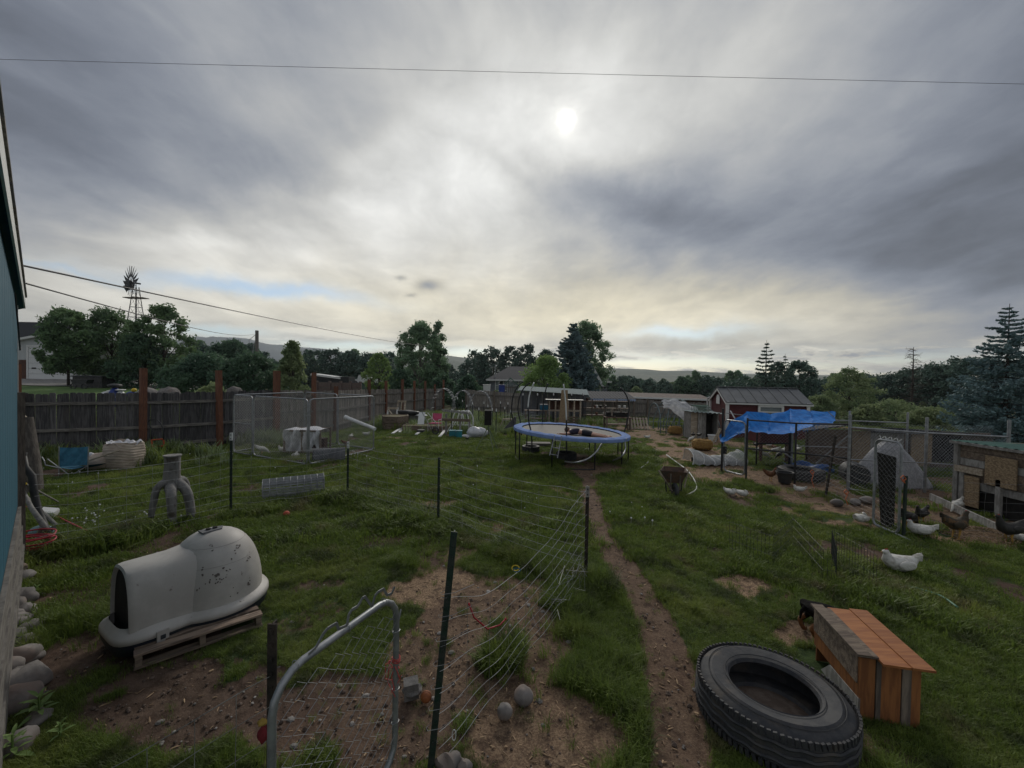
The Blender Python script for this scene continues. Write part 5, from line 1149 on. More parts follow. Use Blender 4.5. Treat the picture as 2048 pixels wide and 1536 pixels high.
# garden hose on the chips
def hose(name, lab, pts, r, mt, lift=.02, cat='hose'):
    P = [G(px, py) if len(t_) == 0 else None for (px, py, *t_) in pts]; P = [p + Zv * lift for p in P]
    # smooth
    Q_ = []
    for i in range(len(P) - 1):
        p0, p1, p2, p3 = P[max(i - 1, 0)], P[i], P[i + 1], P[min(i + 2, len(P) - 1)]
        for k in range(6):
            t_ = k / 6; Q_.append(.5 * ((2 * p1) + (p2 - p0) * t_ + (2 * p0 - 5 * p1 + 4 * p2 - p3) * t_ ** 2 + (3 * p1 - 3 * p2 + p3 - p0) * t_ ** 3))
    Q_.append(P[-1]); o0 = Q_[0].copy(); mb = MB(); mb.tube([q - o0 for q in Q_], r, 6); o = mb.build(name, M[mt], smooth=True); o.location = o0; tag(o, lab, cat); return o
hose('garden_hose', 'pale garden hose curving over the wood chips by the wheelbarrow', [(1333, 911), (1352, 925), (1372, 940), (1384, 954), (1392, 970), (1391, 982), (1372, 993)], .016, 'white')
hose('garden_hose', 'short end of pale hose lying in the grass right of the trampoline', [(1282, 937), (1290, 932), (1297, 924)], .014, 'white')
hose('garden_hose', 'pale green hose lying in the lawn beside the straw patch', [(1800, 1178), (1835, 1186), (1880, 1200), (1915, 1224)], .012, 'hosegreen', .05)
# ------------------------------------------------------------------ left kennel of chain link panels
K = {'F': Vector((-5.44, 11.1, 0)), 'L': Vector((-8.5, 12.65, 0)), 'Rr': Vector((-4.48, 13.56, 0)), 'B': Vector((-7.54, 15.1, 0))}
ken = thing('kennel_pen', 'galvanised chain link kennel with white hens inside on the left lawn', 'kennel', (K['F'].x, K['F'].y, T(K['F'].x, K['F'].y)))
KH = 1.74
def kpanel(a, b, gate=None, z0=.05, name='panel'):
    a = Vector(a); b = Vector(b); zz = T(a.x, a.y); a.z = zz + z0; b.z = T(b.x, b.y) + z0; W = (b - a).length; u = (b - a).normalized()
    segs = [(0, W)] if gate is None else gate
    for (s0, s1) in segs:
        mb = MB(); frame_rect(mb, a + u * (s0 + .03), u, Zv, s1 - s0 - .06, KH, .019)
        mb.build('frame', M['galv'], ken, True, smooth=40)
        mb = MB(); link_panel(mb, a + u * (s0 + .05), u, Zv, s1 - s0 - .1, KH - .02, .086, .0021); mb.build('wire_cloth', M['galv'], ken, True)
WFL = (K['L'] - K['F']).length; WFR = (K['Rr'] - K['F']).length
kpanel(K['F'], K['L'], [(0, WFL - 1.0)]); kpanel(K['F'] + (K['L'] - K['F']) * (1 - 1.0 / WFL), K['L']); kpanel(K['F'], K['Rr']); kpanel(K['L'], K['B'], [(0, WFR)]); kpanel(K['Rr'], K['B'], [(0, WFL / 2), (WFL / 2, WFL)])
ul = (K['L'] - K['F']).normalized(); p = K['F'] + ul * (WFL - .97); mb = MB(); mb.tube([p + Zv * .95, p + ul * .94 + Zv * .95], .016, 6); mb.build('gate_bar', M['galv'], ken, True)
mb = MB(); 
for (c_, z) in ((K['F'], .4), (K['F'], 1.35)): mb.box(c_ + Vector((0, -.02, z)), (.12, .05, .05))
mb.build('clamp', M['galv'], ken, True)
a, b = D(691, 834, 13.6), D(750, 858, 12.9); pv = thing('white_pipe', 'thick white plastic pipe sloping across the corner of the left kennel', 'pipe', a); mb = MB(); mb.tube([(0, 0, 0), b - a], .055, 12); mb.build('pipe', M['pvc'], pv, smooth=40); mb = MB(); mb.tube([(-.01, 0, .003), (.05, -.02, -.015)], .07, 12); mb.build('coupling', M['pvc'], pv, smooth=40)
# tarped cage in kennel
cg = thing('tarped_cage', 'low cage wrapped in torn white plastic inside the left kennel', 'cage', GD(611, 13.0)); z0 = cg.location.z
xa, xb, zt = X_(577, 13), X_(648, 13), Z_(610, 858, 13)
def fn(u, v):
    x_ = xa + (xb - xa) * u; return Vector((x_ + .05 * math.sin(v * 7) * (u - .5), 12.75 - .06 * math.sin(u * 21 + v * 5) - .03 * math.sin(u * 50) + (.10 * v if u < .65 else 0), zt - (zt - z0) * v * (.95 if u < .62 else .55 + .3 * abs(math.sin(u * 19)))))
mb = MB(); mb.grid(fn, 50, 14); mb.grid(lambda u, v: Vector((xa + (xb - xa) * u, 12.75 + .8 * v, zt + .03 * math.sin(u * 9) * math.sin(v * 5))), 30, 8); mb.grid(lambda u, v: Vector((xa + .02 * math.sin(v * 20), 12.75 + .8 * u, zt - (zt - z0) * v * .85)), 12, 8); mb.build('plastic_cover', M['bagw'], cg, True, smooth=True)
mb = MB()
for xx in (xa, (xa + xb) / 2, xb):
    for yy in (12.78, 13.5): mb.box((xx, yy, (z0 + zt) / 2), (.05, .05, zt - z0))
for zz in (z0 + .05, zt - .03): mb.box(((xa + xb) / 2, 12.78, zz), (xb - xa, .05, .05)); mb.box(((xa + xb) / 2, 13.5, zz), (xb - xa, .05, .05))
mb.build('frame', M['wood'], cg, True); mb = MB(); mb.box(((xa + xb) / 2 + .1, 13.3, z0 + .22), ((xb - xa) * .7, .3, .4)); mb.build('nest_box', M['brown'], cg, True)
# half barrel
hb = thing('half_drum', 'black half drum shelter lying by the near corner of the left kennel', 'drum', GD(660, 11.95), R(22)); mb = MB()
def fn(u, v): a = math.pi * v; return Vector((-.42 + .84 * u, -.26 * math.cos(a), .34 * math.sin(a) + .005 * math.sin(u * 60)))
mb.grid(fn, 30, 18); mb.grid(lambda u, v: fn(u, v) * .96, 30, 18); mb.build('shell', mat('drum_plastic', (.06, .065, .07), (.10, .10, .105), 9, .5, .2), hb, smooth=True)
mb = MB(); mb.prism([fn(1, k / 12) * .95 for k in range(13)], (-.02, 0, 0)); mb.build('end_cap', M['dark'], hb); mb = MB(); mb.tube([fn(0, k / 14) for k in range(15)], .015, 5); mb.build('rim', M['blackp'], hb)

# ------------------------------------------------------------------ right hand pens
rp = thing('black_frame_pen', 'chicken pen with black posts and rails and chain link walls', 'pen', (6.0, 10.6, T(6, 10.6)))
A1, B1, C1, D1 = G(1443, 943), G(1492, 957), G(1589, 966), G(1698, 980)
back = GD(1516, 12.2); backr = GD(1586, 12.0)
def vpost(parent, p, top, r, m_, name='post', n=8):
    mb = MB(); mb.tube([p - Zv * .02, Vector((p.x, p.y, top))], r, n); return mb.build(name, M[m_], parent, True, smooth=40)
tA, tB, tC, tD = Z_(1447, 817, A1.y), Z_(1495, 836, B1.y), Z_(1590, 845, C1.y), Z_(1700, 847, D1.y)
for p, t_ in ((A1, tA), (B1, tB), (C1, tC), (D1, tD)): vpost(rp, p, t_, .028 if p is A1 else .024, 'blackm')
vpost(rp, back, back.z + 1.35, .022, 'blackm'); vpost(rp, backr, backr.z + 1.5, .04, 'galv'); vpost(rp, GD(1582, 12.0), 1.45, .03, 'blackm')
def rail(parent, a, b, m_, r=.019): mb = MB(); mb.tube([a, b], r, 8); return mb.build('rail', M[m_], parent, True, smooth=40)
lv_ = lambda p, z: Vector((p.x, p.y, p.z + z))
for z in (1.0,): 
    rail(rp, Vector((B1.x, B1.y, tB - .05)), Vector((C1.x, C1.y, tC - .02)), 'blackm'); rail(rp, Vector((C1.x, C1.y, tC - .02)), Vector((D1.x, D1.y, tD - .02)), 'blackm')
    rail(rp, Vector((B1.x, B1.y, Z_(1497, 897, B1.y))), Vector((C1.x, C1.y, Z_(1589, 906, C1.y))), 'blackm', .022); rail(rp, Vector((C1.x, C1.y, Z_(1589, 906, C1.y))), Vector((D1.x, D1.y, Z_(1699, 917, D1.y))), 'blackm', .022)
rail(rp, Vector((back.x, back.y, Z_(1516, 887, back.y))), Vector((backr.x, backr.y, Z_(1585, 887, backr.y))), 'blackm', .022); rail(rp, Vector((backr.x, backr.y, Z_(1585, 887, 12))), Vector((D1.x + .5, 12.3, Z_(1700, 892, 12.3))), 'galv', .015)
def cloth(parent, a, b, za, zb, m_='galv', pitch=.086, r=.0021, nm='wire_cloth'):
    a = Vector((a.x, a.y, za)); b = Vector((b.x, b.y, za)); mb = MB(); link_panel(mb, a, b - a, Zv, (b - a).length, zb - za, pitch, r); return mb.build(nm, M[m_], parent, True)
cloth(rp, C1, D1, C1.z + .03, tD - .03); cloth(rp, back, backr, .05, 1.3); cloth(rp, backr, Vector((D1.x + .5, 12.3, 0)), .05, 1.4)
mb = MB(); mb.beam(D(1632, 927, 12.2), D(1700, 868, 12.1), .03, .03); mb.beam(D(1560, 900, 11.9), D(1592, 922, 11.5), .03, .03); mb.build('brace', M['galv'], rp, True)
# open chain link gate between the two left posts
g1 = thing('open_gate', 'chain link gate standing open between the two left black posts', 'gate', A1); u = (B1 - A1); u.z = 0; W = u.length * .86; u.normalize(); o_ = A1 + u * .06 + Vector((0, .0, .05)); hg = Z_(1453, 839, A1.y) - o_.z
mb = MB(); frame_rect(mb, o_, u, Zv, W, hg, .02, .12); mb.build('frame', M['galv'], g1, True, smooth=40); mb = MB(); link_panel(mb, o_ + u * .02, u, Zv, W - .04, hg, .086, .0024); mb.build('wire_cloth', M['galv'], g1, True)
mb = MB(); mb.box(o_ + u * .0 + Zv * .55, (.12, .08, .2)); mb.build('latch', M['blackp'], g1, True)
# blue tarp over the pen
bt = thing('blue_tarp', 'frayed bright blue tarp draped over the roof bars of the pen', 'tarp', D(1560, 840, 11.6))
tl = [(1440, 872, 11.3), (1462, 843, 11.4), (1494, 824, 11.6), (1540, 829, 11.9), (1583, 819, 12.2), (1620, 822, 12.2), (1672, 826, 12.2)]
bl = [(1446, 880, 10.9), (1478, 862, 10.9), (1500, 856, 10.8), (1535, 862, 10.7), (1583, 860, 10.6), (1625, 845, 10.9), (1668, 842, 11.2)]
TL = [D(*q) for q in tl]; BL = [D(a, b + 5, c) for a, b, c in bl]
def ip(L_, u):
    k = min(int(u * (len(L_) - 1)), len(L_) - 2); f_ = u * (len(L_) - 1) - k; f_ = f_ * f_ * (3 - 2 * f_); return L_[k].lerp(L_[k + 1], f_)
def fn(u, v):
    p = ip(TL, u).lerp(ip(BL, u), v); bulge = .12 * math.sin(math.pi * v) * (1 + .5 * math.sin(u * 11))
    return p + Vector((.02 * math.sin(v * 13), .25 * (float(fbm(np.array(u * 9. + 5), np.array(v * 2. + u * 3), 3)) - .5), -bulge * .5 + .10 * (float(fbm(np.array(u * 7.), np.array(v * 2.3), 3)) - .5) + .012 * math.sin(u * 60 - v * 12)))
mb = MB(); mb.grid(fn, 110, 26); mb.build('sheet', M['tarpblue'], bt, True, smooth=True)
mb = MB(); rr = random.Random(5)
for k in range(60):
    u_ = rr.uniform(.72, 1); p = fn(u_, rr.choice([0, 1, 1])); mb.tube([p, p + Vector((rr.uniform(-.1, .12), rr.uniform(-.05, .05), rr.uniform(-.16, .02)))], .004, 3, caps=False)
mb.build('frayed_edge', M['tarpblue'], bt, True)
mb = MB(); mb.tube([D(1452, 826, 12.6), D(1528, 836, 12.4), D(1600, 842, 12.2)], .014, 6); mb.tube([D(1461, 822, 12.6), D(1475, 846, 12)], .02, 6); mb.build('support_pipe', M['galv'], bt, True)
mb = MB(); mb.tube([D(1655, 822, 12.0), D(1692, 858, 11.7)], .012, 5); mb.build('rope_pole', M['greywood'], bt, True)
# brown crate house under tarp
bx = thing('brown_crate_house', 'dark reddish brown box coop under the blue tarp', 'coop', GD(1553, 12.9)); z0 = bx.location.z; xa, xb, zt, zb = X_(1524, 12.6), X_(1583, 12.6), Z_(1550, 857, 12.6), Z_(1550, 886, 12.6)
mb = MB(); mb.box(((xa + xb) / 2, 13, (zt + zb) / 2), (xb - xa, .8, zt - zb)); mb.build('body', M['shedred'], bx, True)
for xx in (xa + .05, xb - .05):
    mb = MB(); mb.box((xx, 12.65, (z0 + zb) / 2), (.07, .07, zb - z0)); mb.build('leg', M['brown'], bx, True)
mb = MB(); mb.box(((xa + xb) / 2, 13, zt + .02), (xb - xa + .15, .95, .03)); mb.build('roof', M['roofmetal'], bx, True)
# galvanised run on the right
gr = thing('galvanised_run', 'large galvanised chain link run along the right of the yard', 'pen', (7.8, 9.5, T(7.8, 9.5)))
E1 = Vector((X_(1703, 9.5), 9.5, T(7.8, 9.5))); E2 = Vector((X_(1857, 9.5), 9.5, T(9.5, 9.5))); E3 = Vector((X_(2022, 9.4), 9.4, T(11, 9.4))); H1 = Vector((X_(1818, 11.5), 11.5, 0)); H0 = Vector((X_(1702, 11.6), 11.6, 0)); H2 = Vector((X_(1990, 11.6), 11.6, 0))
vpost(gr, E1, Z_(1705, 829, 9.5), .03, 'galv'); vpost(gr, E2, Z_(1859, 835, 9.5), .03, 'galv'); vpost(gr, E3, Z_(2025, 840, 9.4), .032, 'galv'); vpost(gr, H1, Z_(1818, 825, 11.5), .028, 'galv'); vpost(gr, H0, Z_(1701, 822, 11.6), .028, 'galv')
z_r = Z_(1708, 855, 9.5); z_2 = Z_(2020, 868, 9.4)
rail(gr, Vector((E1.x, 9.5, z_r)), Vector((E2.x, 9.5, Z_(1859, 866, 9.5))), 'galv', .021); rail(gr, Vector((E2.x, 9.5, Z_(1859, 866, 9.5))), Vector((E3.x, 9.4, Z_(2022, 874, 9.4))), 'galv', .021)
rail(gr, Vector((E1.x, 9.5, Z_(1708, 919, 9.5))), Vector((E2.x, 9.5, Z_(1859, 926, 9.5))), 'galv', .014); rail(gr, Vector((E2.x, 9.5, Z_(1859, 926, 9.5))), Vector((X_(1952, 9.5), 9.5, Z_(1952, 932, 9.5))), 'galv', .014)
rail(gr, D(1656, 840, 11.8), D(1817, 846, 11.5), 'galv', .018); rail(gr, D(1595, 892, 11.9), D(1703, 895, 11.6), 'galv', .014)
rail(gr, E1 + Zv * .03, Vector((X_(1745, 9.3), 9.3, .05)), 'galv', .016)
cloth(gr, E1, E2, E1.z + .03, z_r - .04); cloth(gr, E2, E3, E2.z + .03, Z_(1900, 870, 9.5)); cloth(gr, H0, H2, 0.03, 1.35); 
# low coop behind: osb doors, dark openings
lc = thing('low_coop', 'long low chicken coop with particle board doors and dark openings', 'coop', GD(1760, 12.6)); z0 = lc.location.z
def cb_(px0, px1, py0, py1, dep, m_, nm='board', d2=0, th=.04):
    xa, xb = X_(px0, dep), X_(px1, dep + d2); za, zb = Z_(px0, py1, dep), Z_(px0, py0, dep); mb = MB()
    mb.prism([(xa, dep, max(za, z0 - .05)), (xb, dep + d2, max(za, z0 - .05)), (xb, dep + d2, zb), (xa, dep, zb)], (0, th, 0)); return mb.build(nm, M[m_], lc, True)
M['brownw'] = mat('brown_wall', (.16, .115, .09), (.105, .075, .06), 3, .85, .3, var=.2)
cb_(1622, 1705, 858, 950, 12.5, 'brownw', 'panel'); cb_(1706, 1745, 862, 944, 12.4, 'osb', 'panel'); cb_(1745, 1812, 866, 950, 12.4, 'greywood', 'panel'); cb_(1812, 1826, 868, 956, 12.4, 'brown', 'panel'); cb_(1827, 1869, 868, 946, 12.3, 'osb', 'door')
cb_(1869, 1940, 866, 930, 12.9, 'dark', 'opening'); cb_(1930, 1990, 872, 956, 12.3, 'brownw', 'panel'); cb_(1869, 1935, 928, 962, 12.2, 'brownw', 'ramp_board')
for pa_, pb_, ya_, yb_, mm in ((1612, 1700, 862, 850, 'shingle'), (1694, 1760, 857, 860, 'hay'), (1748, 1850, 862, 868, 'siding'), (1810, 1875, 858, 866, 'shingle'), (1868, 1935, 862, 868, 'railg'), (1925, 1995, 866, 878, 'shingle')):
    mb = MB(); mb.prism([(X_(pa_, 12.2), 12.1, Z_(pa_, ya_, 12.2)), (X_(pb_, 12.2), 12.1, Z_(pb_, yb_, 12.2)), (X_(pb_, 12.2), 12.95, Z_(pb_, yb_, 12.2) - .06), (X_(pa_, 12.2), 12.95, Z_(pa_, ya_, 12.2) - .06)], (0, 0, .03)); mb.build('roof', M[mm], lc, True)
mb = MB(); mb.box((X_(1800, 12.95), 12.95, z0 + .45), (X_(1990, 13) - X_(1622, 13), .04, 1.05)); mb.build('back_wall', M['brownw'], lc, True)
for k in range(5):
    mb = MB(); mb.beam(D(1725 + 30 * k, 940 + 4 * k, 12.1), D(1765 + 32 * k, 952 + 4 * k, 12.0), .03, .1, (0, 1, 0)); mb.build('kick_board', M['wood'], lc, True)
# grey tarp teepee
gt_ = thing('grey_tarp_tent', 'grey woven tarp draped like a tent inside the right run', 'tarp', GD(1785, 10.25)); z0 = gt_.location.z; apx = D(1770, 880, 10.3)
def fn(u, v):
    a = 2 * math.pi * u; s = v ** .8; bx_ = apx.x + (.98 * math.cos(a) * (1.15 if math.cos(a) > 0 else .8)) * s + .1 * math.sin(6 * a) * s * .3; by_ = 10.3 + .55 * math.sin(a) * s + .03 * math.sin(9 * a) * v
    zz = apx.z - (apx.z - z0) * (v ** 1.25) + .06 * math.cos(a) * (1 - v)
    return Vector((bx_, by_, zz))
mb = MB(); mb.grid(fn, 80, 20, True); mb.build('sheet', M['tarpgrey'], gt_, True, smooth=True)
dr = thing('round_black_drum', 'black round drum opening beside the grey tarp tent', 'drum', GD(1720, 9.85), R(65)); mb = MB(); mb.lathe([(0, 0), (.24, 0), (.26, .02), (.26, .5), (.23, .5), (.23, .05), (0, .05)], 20); mb.v = [(z_, x_, y_ + .27) for x_, y_, z_ in mb.v]; mb.build('drum', M['blackp'], dr, smooth=40)
# tyre in the pen, bucket
def tyre(root, ro, ri, h, nb=60, tread=True, nm='carcass'):
    prof = [(ri, .035), (ri + .012, 0.0), (ri + .05, -.0), (ro - .09, .0), (ro - .03, .02), (ro, .06), (ro, h - .06), (ro - .03, h - .02), (ro - .09, h + .004), (ri + .12, h + .012), (ri + .05, h), (ri + .012, h - .01), (ri, h - .035), (ri + .02, h - .06), (ro - .08, h - .06), (ro - .06, h / 2), (ro - .08, .06), (ri + .02, .06), (ri, .035)]
    mb = MB(); mb.lathe(prof, 64); o = mb.build(nm, M['rubber'], root, smooth=35)
    if tread:
        mb = MB()
        for k in range(nb):
            a = 2 * math.pi * k / nb; e_ = Vector((math.cos(a), math.sin(a), 0)); a2 = a + .02
            for (zc, dz) in ((h - .035, .045), (.035, .045)):
                mb.box(e_ * (ro - .002) + Zv * zc, (.016, 2 * math.pi * ro / nb * .62, dz), (R(10 + 6 * math.sin(k * 1.7)), 0, a + (.15 if k % 2 else -.05)))
        for zg in (.3, .5, .7): mb.tube([((ro + .001) * math.cos(R(q)), (ro + .001) * math.sin(R(q)), h * zg + .006 * math.sin(R(q * 20))) for q in range(0, 360, 3)], .012, 5, True)
        mb.build('tread', M['rubber'], root)
        for rr_ in (ro - .075, ri + .03):
            mb = MB(); mb.tube([((rr_) * math.cos(R(a)), rr_ * math.sin(R(a)), h + .006) for a in range(0, 360, 6)], .004, 4, True); mb.build('sidewall_ridge', M['rubber'], root)
    return o
t2 = thing('truck_tyre', 'truck tyre lying flat on the dirt inside the black framed pen', 'tyre', GD(1605, 10.75)); tyre(t2, .52, .30, .24, 40)
bk2 = thing('black_tub', 'black rubber feed tub in front of the pen tyre', 'bucket', G(1569, 966)); mb = MB(); mb.lathe([(0, .01), (.13, .01), (.17, .27), (.185, .28), (.16, .275), (.12, .03), (0, .03)], 20); mb.build('tub', M['blackp'], bk2, smooth=40); mb = MB(); mb.tube([(.19 * math.cos(R(a)), .19 * math.sin(R(a)), .27) for a in range(0, 360, 20)], .013, 5, True); mb.build('rim', M['blackp'], bk2)
bp = thing('blue_pool', 'crumpled blue plastic sheet lying at the back of the pen', 'sheet', GD(1618, 11.7)); mb = MB(); mb.grid(lambda u, v: Vector((-.55 + 1.1 * u, -.3 + .6 * v, .12 + .06 * math.sin(u * 9 + v * 3) + .05 * math.sin(v * 8))), 20, 12); mb.grid(lambda u, v: Vector((-.55 + 1.1 * u, -.3, .12 * v)), 20, 3); mb.build('sheet', mat('blue_sheet', (.02, .07, .22), (.03, .1, .28), 6, .5), bp, smooth=True)

# front walk gate, leaning post fence, woven wire and hutch on the right
g2 = thing('walk_gate', 'small open chain link walk gate with barbed top strip on the right', 'gate', G(1742, 1052)); a0 = G(1746, 1052); b0 = G(1797, 1072); u = b0 - a0; u.z = 0; W = u.length; u.normalize(); hg = Z_(1752, 881, a0.y) - a0.z
a0 = a0 + Zv * .03; mb = MB(); frame_rect(mb, a0, u, Zv, W, hg, .019, .1); mb.build('frame', M['galv'], g2, True, smooth=40)
mb = MB(); link_panel(mb, a0 + u * .02, u, Zv, W - .04, hg, .086, .0023); mb.build('wire_cloth', M['galv'], g2, True)
mb = MB()
for k in range(4): p = a0 + u * (.1 + .1 * k) + Zv * (hg + .01); mb.tube([p, p + u * .05 + Zv * .05], .007, 4); mb.tube([p, p - u * .03 + Zv * .06], .007, 4)
mb.build('top_barbs', M['white'], g2, True); mb = MB(); mb.tube([a0 + u * .02 + Zv * .02, a0 + u * .9 * W - Vector((0, .25, 0)) + Zv * -.02], .016, 6); mb.build('bottom_bar', M['galv'], g2, True)
M['blacktex'] = M['blackp']
bs_ = thing('black_board', 'black board leaning behind the small walk gate', 'board', G(1772, 1052)); p = bs_.location; mb = MB(); mb.prism([D(1757, 905, 7.25) - p, D(1793, 915, 7.2) - p, D(1788, 1060, 7.1) - p, D(1764, 1050, 7.2) - p], (0, .03, 0)); mb.build('board', M['dark'], bs_)
def wires(parent, pts, zs, m_='wire', r=.0018, stay=.3, sag=.0, wav=.012, seed=0, zf=None, nper=.12, name='wire_netting', ends=None):
    """field fence: long wires and upright stays following a ground line"""
    rr = random.Random(seed); mb = MB(); P = [Vector(p) for p in pts]; L = [0]
    for k in range(len(P) - 1): L.append(L[-1] + (P[k + 1] - P[k]).length)
    tot = L[-1]; n = max(6, int(tot / nper))
    def at(s):
        for k in range(len(P) - 1):
            if s <= L[k + 1] + 1e-6: return P[k].lerp(P[k + 1], (s - L[k]) / (L[k + 1] - L[k]))
        return P[-1]
    ph = rr.uniform(0, 6)
    def W_(i, z):
        s = tot * i / n; p = at(s).copy(); f_ = i / n; zz = z * (1 - sag * math.sin(math.pi * min(1, f_ * 1.0)) * 1.0) if zf is None else zf(f_, z)
        p.z = T(p.x, p.y) + zz + wav * math.sin(s * 9 + ph + z * 3) * (.5 + .5 * math.sin(s * 2 + z * 2)); return p
    for z in zs:
        mb.tube([W_(i, z) for i in range(n + 1)], r * (1.25 if z in (zs[0], zs[-1]) else 1), 3, caps=False)
    k = stay
    while k < tot:
        i = k / tot * n; mb.tube([W_(i, z) + Vector((rr.uniform(-.004, .004), rr.uniform(-.004, .004), 0)) for z in zs], r * .9, 3, caps=False); k += stay
    return mb.build(name, M[m_], parent, True)
ZS = [.08, .17, .27, .38, .50, .64, .79, .94, 1.08]
wf2 = thing('wire_fence', 'loose woven wire fence around the dirt run on the right', 'fence', G(1650, 995))
lean = G(1650, 993); mb = MB(); mb.beam(lean - Zv * .1, D(1671, 873, lean.y + .05), .035, .035, (0, 1, 0)); mb.build('fence_post', M['tpostb'], wf2, True)
gatep = b0.copy(); mb = MB(); mb.beam(gatep + Vector((.06, -.02, -.1)), gatep + Vector((.07, -.02, 1.0)), .035, .035, (0, 1, 0)); mb.build('fence_post', M['tpost'], wf2, True)
cor = G(2075, 1090)
wires(wf2, [D(1632, 900, 9.3) * 1, lean, gatep], ZS, seed=4, zf=lambda f_, z: z * (.85 if f_ > .3 else .9), stay=.3, r=.0016, m_='wireold')
wires(wf2, [gatep, G(1900, 1080), cor], ZS[:8], seed=5, stay=.3, r=.0017, m_='wireold')
for (px, y0_, y1_, dep) in ((1624, 945, 975, 9.2), (1692, 985, 1010, 8.0), (1806, 958, 966, 6.7)):
    a = D(px, y0_, dep); tw = thing('twine_tie', {1624: 'orange twine knotted on the slack wires by the tyre pen', 1692: 'orange twine hanging by the round stones', 1806: 'small red twine tied at the top of the walk gate post'}[px], 'twine', a); b = D(px + 4, y1_, dep) - a; mb = MB(); mb.tube([(0, 0, 0), (.03, 0, -.05), b * .5 + Vector((-.03, 0, 0)), b], .008, 5); mb.tube([(-.04, 0, .02), (0, 0, .06), (.05, 0, 0), (0, 0, -.04)], .009, 5, True); mb.build('strand', M['otwine'], tw)
# hutch at the right edge
hu = thing('plank_hutch', 'weathered plank hutch with a green metal roof at the right edge', 'hutch', (9.2, 7.6, T(9.2, 7.6))); z0 = hu.location.z; hx_ = 9.15
y_a, y_b = 8.45, 6.4; ztp = Z_(1955, 888, 8.4)
npl = 6
for k in range(npl):
    za = .42 + (ztp - .42) * k / npl; zb = .42 + (ztp - .42) * (k + 1) / npl - .008
    mb = MB(); mb.box((hx_, (y_a + y_b) / 2, (za + zb) / 2 + z0), (.03, y_a - y_b, zb - za)); mb.build('plank', M['greywood' if k in (0, 3) else 'wood'], hu, True).location.x += (k % 2) * .006
for yy in (y_a, y_a - .12, y_a - .75, y_a - 1.35, y_b):
    mb = MB(); mb.box((hx_ - .04, yy, z0 + (ztp + .0) / 2 * (1 if yy in (y_a, y_b) else .55)), (.06, .08, ztp * (1 if yy in (y_a, y_b) else .55))); mb.build('upright', M['greywood'], hu, True)
mb = MB(); mb.box((hx_ - .06, y_a - .78, z0 + .86), (.02, .5, .55)); mb.build('board_flap', M['osb'], hu, True)
for yy, ww in ((.3, .26), (1.6, .4)): mb = MB(); mb.box((hx_ - .05, y_a - yy, z0 + .37), (.02, ww, .6)); mb.build('lower_panel', M['osb'], hu, True)
mb = MB(); mb.box((hx_ - .07, y_a - .25, z0 + .78), (.03, .5, .12)); mb.build('cross_board', M['woodpale'], hu, True)
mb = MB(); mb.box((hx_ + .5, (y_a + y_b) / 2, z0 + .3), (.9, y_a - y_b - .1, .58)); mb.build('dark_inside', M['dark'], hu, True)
mb = MB(); mb.box((hx_ + .75, y_a, z0 + ztp / 2), (1.5, .03, ztp)); mb.box((hx_ + .75, y_b, z0 + ztp / 2), (1.5, .03, ztp)); mb.box((hx_ + 1.5, (y_a + y_b) / 2, z0 + ztp / 2), (.03, y_a - y_b, ztp)); mb.build('end_wall', M['wood'], hu, True)
mb = MB(); mb.grid(lambda u, v: Vector((hx_ - .09 + 1.8 * u, y_b - .15 + (y_a - y_b + .25) * v, z0 + ztp + .03 - .06 * u + .012 * math.sin(v * 90))), 3, 120); mb.build('roof', M['groof'], hu, True, smooth=True)
mb = MB(); mb.beam((hx_ - .08, y_b - .1, z0 + ztp - .0), (hx_ - .08, y_a + .1, z0 + ztp - .0), .04, .05); mb.build('roof_batten', M['greywood'], hu, True)
mb = MB(); mb.beam((hx_ - .35, y_a + .2, z0 + .12), (hx_ - 1.0, y_b + .3, z0 + .06), .03, .14, (0, 0, 1)); mb.build('kick_board', M['greywood'], hu, True)
# round stones by the run
for k, (px, py, w_, lab) in enumerate([(1673, 1010, 24, 'flat brown stone left of the walk gate'), (1710, 1008, 22, 'round grey stone between the leaning post and the walk gate'), (1733, 1006, 26, 'pale rounded stone touching the walk gate'), (1772, 1012, 20, 'small pale stone seen through the walk gate')]):
    p = G(px, py); s_ = w_ / 2 / FOC * p.y; mb = MB(); mb.blob((0, 0, s_ * .4), (s_, s_ * .8, s_ * .6), 12, 8, .12, k + 20); o = mb.build('stone', M['stone'], smooth=True); o.location = p; tag(o, lab, 'stone', 'round stones in the dirt run')
wc = thing('chip_pile', 'heap of fresh wood chips where the chickens scratch on the right', 'wood chips', G(1965, 1072)); wc['kind'] = 'stuff'; mb = MB(); rr = random.Random(2)
for k in range(900):
    a = rr.uniform(0, 6.28); r_ = .55 * math.sqrt(rr.random()); p = Vector((r_ * math.cos(a) * 1.15, r_ * math.sin(a) * .8, .10 * (1 - (r_ / .55) ** 2) + .01)); mb.box(p, (.035, .012, .005), (rr.uniform(-.5, .5), rr.uniform(-.5, .5), rr.uniform(0, 6)))
mb.build('chips', M['chip'], wc)
# folding dark wire pen on the lawn
wp_ = thing('wire_exercise_pen', 'folding dark green wire exercise pen standing open on the lawn', 'pen', G(1650, 1160))
pts = [G(1458, 1100), G(1545, 1135), G(1585, 1092), G(1645, 1165), G(1672, 1168), G(1662, 1120), G(1752, 1178)]
for k in range(len(pts) - 1):
    if k == 3: pass
    a, b = pts[k], pts[k + 1]; W = (b - a).length; u = (b - a).normalized(); mb = MB(); nv = max(3, int(W / .05)); hh = .42
    for i in range(nv + 1): p = a.lerp(b, i / nv); mb.tube([p, p + Zv * (hh + (.03 if i % 2 else 0))], .0024, 3, caps=False)
    for z in (.04, .16, .30, hh): mb.tube([a + Zv * z, b + Zv * z], .0022, 3, caps=False)
    mb.build('wire_panel', M['wiredark'], wp_, True)

